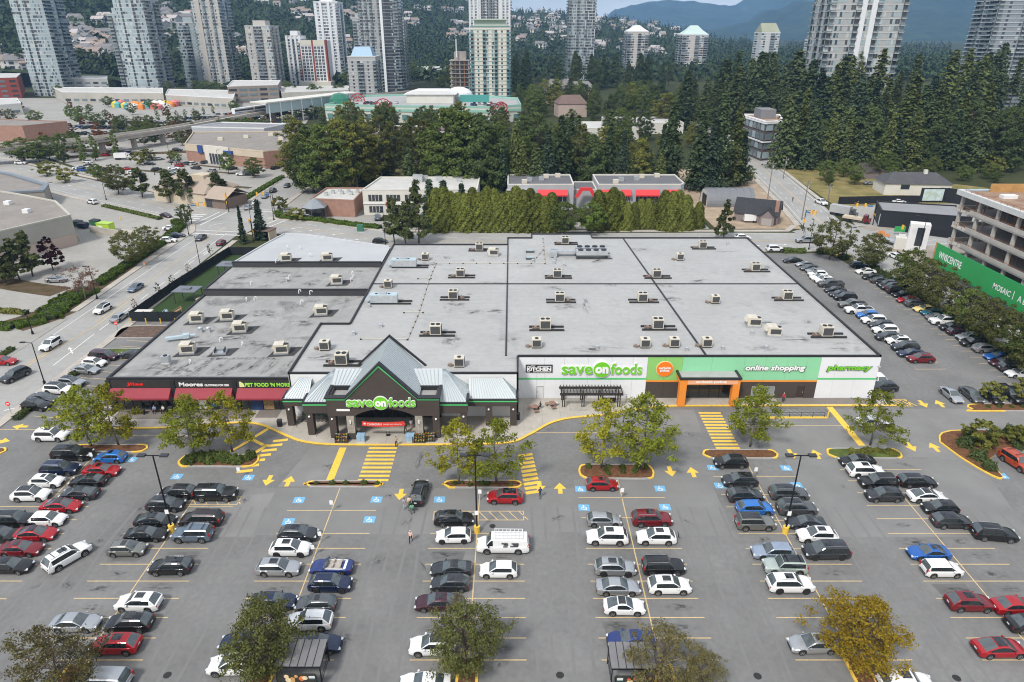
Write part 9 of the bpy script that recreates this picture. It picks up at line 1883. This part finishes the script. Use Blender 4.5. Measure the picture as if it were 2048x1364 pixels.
g=pz(291,537);person('pedestrian in orange on the footway by the long hedge',g.x,g.y,R(170),cloth('orange',(.60,.22,.10)),cloth('beige',(.5,.4,.32)),HAIRD,SKIN,'walk',.14)
g=pz(1608,468);person('pedestrian in dark clothes at the corner of the dirt track',g.x,g.y,R(90),cloth('dark',(.03,.03,.035)),cloth('black',(.015,.015,.016)),HAIRD,SKIN,'walk',.14)
g=pz(1613,404);person('pedestrian in black on the right road footway',g.x-5,g.y,R(180),cloth('black',(.015,.015,.016)),cloth('black',(.015,.015,.016)),HAIRD,SKIN,'walk',.14)
# cafe tables
def table_set(label,x,y):
 t=thing('picnic_table',label,'table',(x,y,.15),R(15),'round outdoor tables');TM=mat('terracotta_top',(.28,.16,.12),.7,0,.1,2);b=MB();b.cyl((0,0,.70),(0,0,.76),.6,.6,20);W('table_top',b,TM,t);b=MB();b.cyl((0,0,0),(0,0,.7),.08,.08,8);W('pedestal',b,DKGREY,t)
 for k in range(3):
  a=2*PI*k/3+.5;b=MB();b.obox((.95*math.cos(a),.95*math.sin(a),.43),(.36,.8,.06),a);W('seat',b,TM if k else PALEW,t);b=MB();b.tube([(0,0,.2),(.95*math.cos(a),.95*math.sin(a),.4)],.04);W('seat_arm',b,DKGREY,t)
table_set('round terracotta table with a seated person beside the wing',3.6,93.9);table_set('smaller round terracotta table nearer the pergola',6.4,95.0)
person('seated person in black at the round table',4.55,94.4,R(115),cloth('black',(.015,.015,.016)),cloth('dark',(.03,.03,.035)),HAIRD,SKIN2,'sit',.15,2)
def bike(label,x,y,rz,z=0.0):
 t=thing('bicycle',label,'bicycle',(x,y,z),rz,'bicycles')
 for xx in(-.52,.52):
  m=MB();N=18;m.tube([(xx+.34*math.cos(2*PI*k/N),0,.35+.34*math.sin(2*PI*k/N)) for k in range(N+1)],.02,5)
  for k in range(6):m.cyl((xx,0,.35),(xx+.33*math.cos(PI*k/3),0,.35+.33*math.sin(PI*k/3)),.005,.005,3)
  W('wheel',m,TYRE,t)
 W('frame',MB().tube([(-.52,0,.35),(-.05,0,.33),(.42,0,.85),(-.2,0,.85),(-.05,0,.33)],.02).tube([(-.2,0,.85),(-.52,0,.35)],.016).tube([(.52,0,.35),(.40,0,.98)],.018),mat('bike_frame',(.05,.05,.06),.4,.3,0),t);W('saddle',MB().box(-.34,-.1,-.06,.06,.93,.98).box(-.22,-.19,-.015,.015,.84,.94),BLACK,t);W('handlebar',MB().tube([(.38,-.26,1.0),(.38,.26,1.0)],.015),BLACK,t)
bike('bicycle parked between the left shop cars',-74.0,105.3,R(-10));bike('bicycle leaning by the store wall right of the pergola',18.5,96.9,R(80),.15)
rk=thing('bike_rack','low metal bike rack on the forecourt left of the pergola','bike rack',(10.2,93.6,.15));W('rack_rail',MB().tube([(-1.5,0,.05),(1.5,.3,.05)],.03),SILV,rk)
for k in range(4):W('rack_hoop',MB().tube([(-1.2+.8*k,.1,.05),(-1.2+.8*k,.1,.6),(-1+.8*k,.2,.6),(-1+.8*k,.2,.05)],.02),SILV,rk)
# goods outside the entrance
def pallet(label,x,y,m,h=1.0):
 t=thing('goods_pallet',label,'pallet',(x,y,.15),0,'goods outside the entrance');W('pallet_base',MB().box(-.6,.6,-.5,.5,0,.14),TAN,t)
 for k in range(4):
  for j in range(2):W('water_pack',MB().box(-.58+.59*j,-.01+.59*j,-.48,.48,.15+.24*k,.37+.24*k),m,t)
WB=mat('water_pack_blue',(.14,.34,.55),.4,0,.3,6,rgb2=(.45,.55,.62));pallet('stack of blue water packs left of the entrance',-22.1,85.1,WB);pallet('stack of blue water packs right of the entrance',-14.9,85.1,WB)
def flowers(label,x,y,seed):
 rd=random.Random(seed);t=thing('flower_stand',label,'flower stand',(x,y,.15),0,'goods outside the entrance')
 for k in range(3):W('shelf',MB().box(-.9,.9,-.5+.35*k,-.2+.35*k,.15+.3*k,.2+.3*k),DKGREY,t)
 W('rack_side',MB().box(-.92,-.88,-.5,.6,0,1.0).box(.88,.92,-.5,.6,0,1.0),DKGREY,t)
 for k in range(15):
  px_=-.75+.375*(k%5);r=k//5;o=ob('potted_flower',SH['y'] if k%2 else SH['o'],t,(px_,-.35+.35*r,.3+.3*r),(0,0,rd.random()*6),(.28,)*3)
  b=MB();b.cyl((px_,-.35+.35*r,.2+.3*r),(px_,-.35+.35*r,.34+.3*r),.1,.13,8);W('pot',b,BRICK,t)
  b=MB()
  for q in range(5):b.ball((px_+rd.uniform(-.12,.12),-.38+.35*r+rd.uniform(-.12,.05),.48+.3*r+rd.uniform(-.05,.05)),.045,6)
  ob('blossoms',b.mesh('blossoms',[mat(*rd.choice([('bloom_yellow',(.75,.55,.05)),('bloom_red',(.6,.06,.05)),('bloom_orange',(.75,.28,.04)),('bloom_white',(.7,.7,.66))]),.7,0,0)]),t)
flowers('tiered stand of potted flowers left of the entrance',-24.9,84.9,1);flowers('tiered stand of potted flowers right of the entrance',-12.2,85.2,2);flowers('darker tiered flower stand right of the blue water stack',-13.6,84.9,3)
bd=thing('sandwich_board','small notice board standing in the entrance arch','sign board',(-18.4,86.6,.15));W('notice_panel',MB().box(-.3,.3,-.02,.02,.75,1.25),PALEW,bd);W('stand_leg',MB().box(-.28,-.22,-.02,.02,0,.75).box(.22,.28,-.02,.02,0,.75).box(-.3,.3,-.25,.25,0,.04),BLACK,bd)
for i,(x,y,lab) in enumerate(((-35.3,89.2,'black litter bin at the left wing column'),(.9,91.2,'black litter bin under the right wing'),(-53.6,93.0,'black litter bin under the maroon awning'))):t=thing('litter_bin',lab,'litter bin',(x,y,.15),0,'litter bins');b=MB();b.box(-.3,.3,-.3,.3,0,.95);W('bin_body',b,BLACK,t);W('bin_lid',MB().box(-.33,.33,-.33,.33,.95,1.1),DKGREY,t)
person('seated person in a blue top under the maroon awning',-56.2,93.2,R(190),cloth('light_blue',(.25,.32,.55)),cloth('dark',(.03,.03,.035)),HAIRD,SKIN,'sit',.15);person('seated person in a white top under the maroon awning',-54.8,93.2,R(170),cloth('white',(.68,.68,.66)),cloth('black',(.015,.015,.016)),HAIRD,SKIN,'sit',.15)
bn=thing('bench','dark bench under the maroon awning','bench',(-55.5,93.35,.15));MB().box(-1.3,1.3,-.22,.22,.4,.46).build('seat',TIMB,bn)
for x in(-1.1,1.1):MB().box(x-.04,x+.04,-.2,.2,0,.4).build('leg',TIMB,bn)
ct2=thing('cafe_table','dark low table under the maroon awning','table',(-58.4,92.7,.15));W('table_top',MB().box(-.9,.9,-.4,.4,.68,.74),DKGREY,ct2);[W('leg',MB().box(x,x+.08,-.3,.3,0,.68),DKGREY,ct2) for x in(-.8,.72)]
# ================================================================== DAYCARE YARD
TURF=mat('artificial_turf',(.026,.055,.011),.95,0,.15,1.5);sheet('daycare_turf',[(-78.6,131),(-63.1,131),(-62.8,146),(-61,160),(-60,176),(-75.5,176)],.012,TURF)
BF=mat('black_mesh_fence',(.012,.016,.02),.8,0,.1,1);hoarding('black screened fence around the daycare yard',[(-64.2,130.4),(-78.9,130.4),(-78.2,150),(-75.8,176.4),(-60.6,176.6)],2.2,0,BF,name='screened_fence')
def canopy(label,x,y):
 t=thing('shade_canopy',label,'canopy',(x,y,0),R(-3),'shade canopies');CM=mat('canopy_grey',(.16,.17,.20),.6,0,.05,.5)
 W('canopy_roof',MB().box(-2.6,2.6,-2,2,2.8,2.95),CM,t);W('roof_vent',MB().box(-.9,.9,-.6,.6,2.95,3.25),CM,t)
 for a in(-2.3,2.3):
  for b_ in(-1.7,1.7):W('post',MB().box(a-.07,a+.07,b_-.07,b_+.07,0,2.8),DKGREY,t)
canopy('grey shade canopy near the front of the daycare yard',-71.8,142.0);canopy('grey shade canopy near the back of the daycare yard',-69.2,160)
dm=thing('climbing_dome','pale green climbing dome in the daycare yard','climbing frame',(-65.2,143.5,0));m=MB();N=10
for k in range(N):
 a=2*PI*k/N;m.tube([(1.9*math.cos(a),1.9*math.sin(a),0),(1.6*math.cos(a+.3),1.6*math.sin(a+.3),.9),(.9*math.cos(a),.9*math.sin(a),1.5),(0,0,1.75)],.06,5);m.tube([(1.6*math.cos(a+.3),1.6*math.sin(a+.3),.9),(1.6*math.cos(a+.3+2*PI/N),1.6*math.sin(a+.3+2*PI/N),.9)],.06,5)
W('dome_bars',m,mat('dome_green',(.50,.62,.42),.6,0,0),dm)
pt_=thing('play_tunnel','cream wooden play tunnel in the daycare yard','play tunnel',(-69.2,141.4,0),R(20));m=MB();N=12
for k in range(N):
 a0,a1=PI*k/N,PI*(k+1)/N;m.q([(1.1*math.cos(a0),-.6,1.1*math.sin(a0)),(1.1*math.cos(a0),.6,1.1*math.sin(a0)),(1.1*math.cos(a1),.6,1.1*math.sin(a1)),(1.1*math.cos(a1),-.6,1.1*math.sin(a1))]);m.q([(.6*math.cos(a0),-.6,.6*math.sin(a0)),(1.1*math.cos(a0),-.6,1.1*math.sin(a0)),(1.1*math.cos(a1),-.6,1.1*math.sin(a1)),(.6*math.cos(a1),-.6,.6*math.sin(a1))])
W('tunnel_shell',m,mat('cream_ply',(.58,.48,.32),.7,0,.1),pt_)
for i,(x,y,rgb,lab) in enumerate(((-67.4,138.6,(.45,.16,.05),'orange wooden ramp toy in the daycare yard'),(-71.6,135.2,(.36,.20,.12),'brown play bridge in the daycare yard'),(-73.6,133.2,(.42,.52,.62),'pale blue slide toy in the daycare yard'),(-69.6,153.6,(.60,.20,.24),'pink play stool in the daycare yard'),(-67.2,149,(.42,.28,.20),'small wooden stepping toy in the daycare yard'),(-64.4,163.2,(.70,.62,.42),'cream crawling arch in the daycare yard'),(-65.4,160.4,(.55,.5,.42),'cream play cabinet in the daycare yard'))):
 t=thing('play_equipment',lab,'toy',(x,y,.02),R(30*i),'daycare toys');mm=mat('toy_%d'%i,rgb,.7,0,.1);b=MB();b.q([(-1,-.4,0),(1,-.4,.8),(1,.4,.8),(-1,.4,0)]);b.box(.9,1.1,-.45,.45,0,1.0);W('ramp',b,mm,t);W('rail',MB().tube([(-.9,-.42,.3),(1,-.42,1.2),(1,.42,1.2),(-.9,.42,.3)],.04),mm,t)
bx2=thing('storage_box','pale grey storage box at the daycare fence corner','storage box',(-76.6,131.8,0));W('box_body',MB().box(-1.6,1.6,-.7,.7,0,1.7),CONC,bx2);W('box_lid',MB().box(-1.7,1.7,-.8,.8,1.7,1.85),PALEW,bx2)
en=thing('bin_enclosure','beige bin enclosure with blue bin beside the spruces','enclosure',(-71.5,192.5,0),R(-12));W('side_wall',MB().box(-2.6,-2.3,-2,2,0,2.6),TAN,en);W('side_wall',MB().box(2.3,2.6,-2,2,0,2.6),TAN,en);W('roof',MB().box(-2.8,2.8,-2.2,2.2,2.6,2.8),mat('brown_shingle2',(.16,.11,.09)),en);W('bin',MB().box(-1,1.2,-.8,.8,0,1.3),PAINT['navy'],en)
ub=thing('utility_box','green utility cabinet in front of the brick building hedge','cabinet',(G(721,462).x,G(721,462).y,0));W('cabinet_body',MB().box(-.9,.9,-.6,.6,0,1.8),mat('cabinet_green',(.05,.17,.11),.6,0,0),ub);W('cabinet_top',MB().box(-.95,.95,-.65,.65,1.8,1.9),mat('cabinet_green',(.05,.17,.11)),ub)
# ================================================================== TRUCKS
def truck(label,x,y,rz,cabm,bedm,L,boxh,name='flatbed_truck',cat='truck'):
 t=thing(name,label,cat,(x,y,.03),rz,'trucks');c0=L/2-2.0
 b=MB();b.box(c0,c0+1.1,-1.1,1.1,.6,2.6).box(c0+1.1,c0+2.0,-.95,.95,.6,1.6);W('cab',b,cabm,t);W('windshield',MB().obox((c0+1.08,0,2.1),(.08,1.9,.8),0,0,0,R(8)),CGLASS,t);W('cargo_bed',MB().box(-L/2,c0-.2,-1.2,1.2,.9,.9+boxh),bedm,t);W('chassis',MB().box(-L/2,L/2-.3,-.5,.5,.45,.9),BLACK,t)
 for s in(-1,1):W('side_window',MB().box(c0+.25,c0+.9,s*1.11-.01,s*1.11+.01,1.7,2.35),CGLASS,t);W('headlight',MB().box(c0+1.98,c0+2.03,s*.7-.15,s*.7+.15,1.0,1.25),LAMPW,t)
 for xx in(-L/2+.8,-L/2+1.8,c0+1.2):
  for s in(-1.0,1.0):b=MB();b.cyl((xx,s-.14,.48),(xx,s+.14,.48),.48,.48,14);W('wheel',b,TYRE,t)
g=G(1786,490);truck('blue flatbed truck loaded with orange gear on the right street',g.x,g.y,R(-62),PAINT['sky blue'],SILV,8,.4);
g=G(1712,444);truck('dark red flatbed truck at the right crossroads',g.x,g.y,R(-40),PAINT['dark red'],TAN,8,.7)
g=G(1686,432);truck('grey box truck behind the dark red flatbed',g.x,g.y,R(-45),PAINT['grey'],mat('grey_box',(.38,.38,.38),.6,0,.05),8.5,2.4,'box_truck')
g=G(248,319);truck('white camper truck in the restaurant lot',g.x,g.y,R(10),PAINT['white'],PAINT['white'],7.5,2.1,'box_truck')
for i,(px,py,rgb) in enumerate(((1762,470,(.65,.22,.05)),(1772,476,(.62,.25,.10)),(1757,478,(.5,.2,.06)),(1803,476,(.72,.72,.7)))):
 g=G(px,py);t=thing('work_barrier',['orange work barrier behind the blue truck, left','orange work barrier behind the blue truck, right','orange work barrier nearest the street trees','white work barrier by the site fence'][i],'barrier',(g.x,g.y,0),R(-30),'road work barriers');W('barrier_board',MB().box(-.9,.9,-.05,.05,.4,1.2),mat('barrier_%d'%i,rgb,.6,0,0),t);W('barrier_foot',MB().box(-.8,-.6,-.35,.35,0,.4).box(.6,.8,-.35,.35,0,.4),BLACK,t)
g=G(1797,470);t=thing('site_sign','small bright green sign panel at the site corner','sign',(g.x,g.y,0));W('sign_panel',MB().box(-1.6,1.6,-.05,.05,1.0,2.6),GREENB,t);W('sign_post',MB().box(-1.5,-1.4,-.04,.04,0,1).box(1.4,1.5,-.04,.04,0,1),SILV,t)
g=G(1860,500);t=thing('site_cabin','tall white cabin with a dark window at the construction site corner','site cabin',(110.5,181,0),R(-25));W('cabin_body',MB().box(-2.4,2.4,-1.6,1.6,0,7.5),WHITE,t);W('window',MB().box(-.6,1.2,-1.66,-1.6,1.6,6.6),GT[2],t);W('annex',MB().box(-5.2,-2.41,-1.4,1.2,0,3.2),PALEW,t)
cr2=thing('compressor_trailer','red and white machine parked on the right street behind the trees','machine',(98.5,128,0),R(90));W('machine_body',MB().box(-1.6,1.6,-.8,.8,.5,1.7),WHITE,cr2);W('red_tank',MB().box(.6,1.7,-.85,.85,1.0,2.0),PAINT['orange'],cr2)
for s in(-.9,.9):b=MB();b.cyl((0,s-.1,.4),(0,s+.1,.4),.4,.4,12);W('wheel',b,TYRE,cr2)

bpy.data.scenes.remove(SCRATCH)
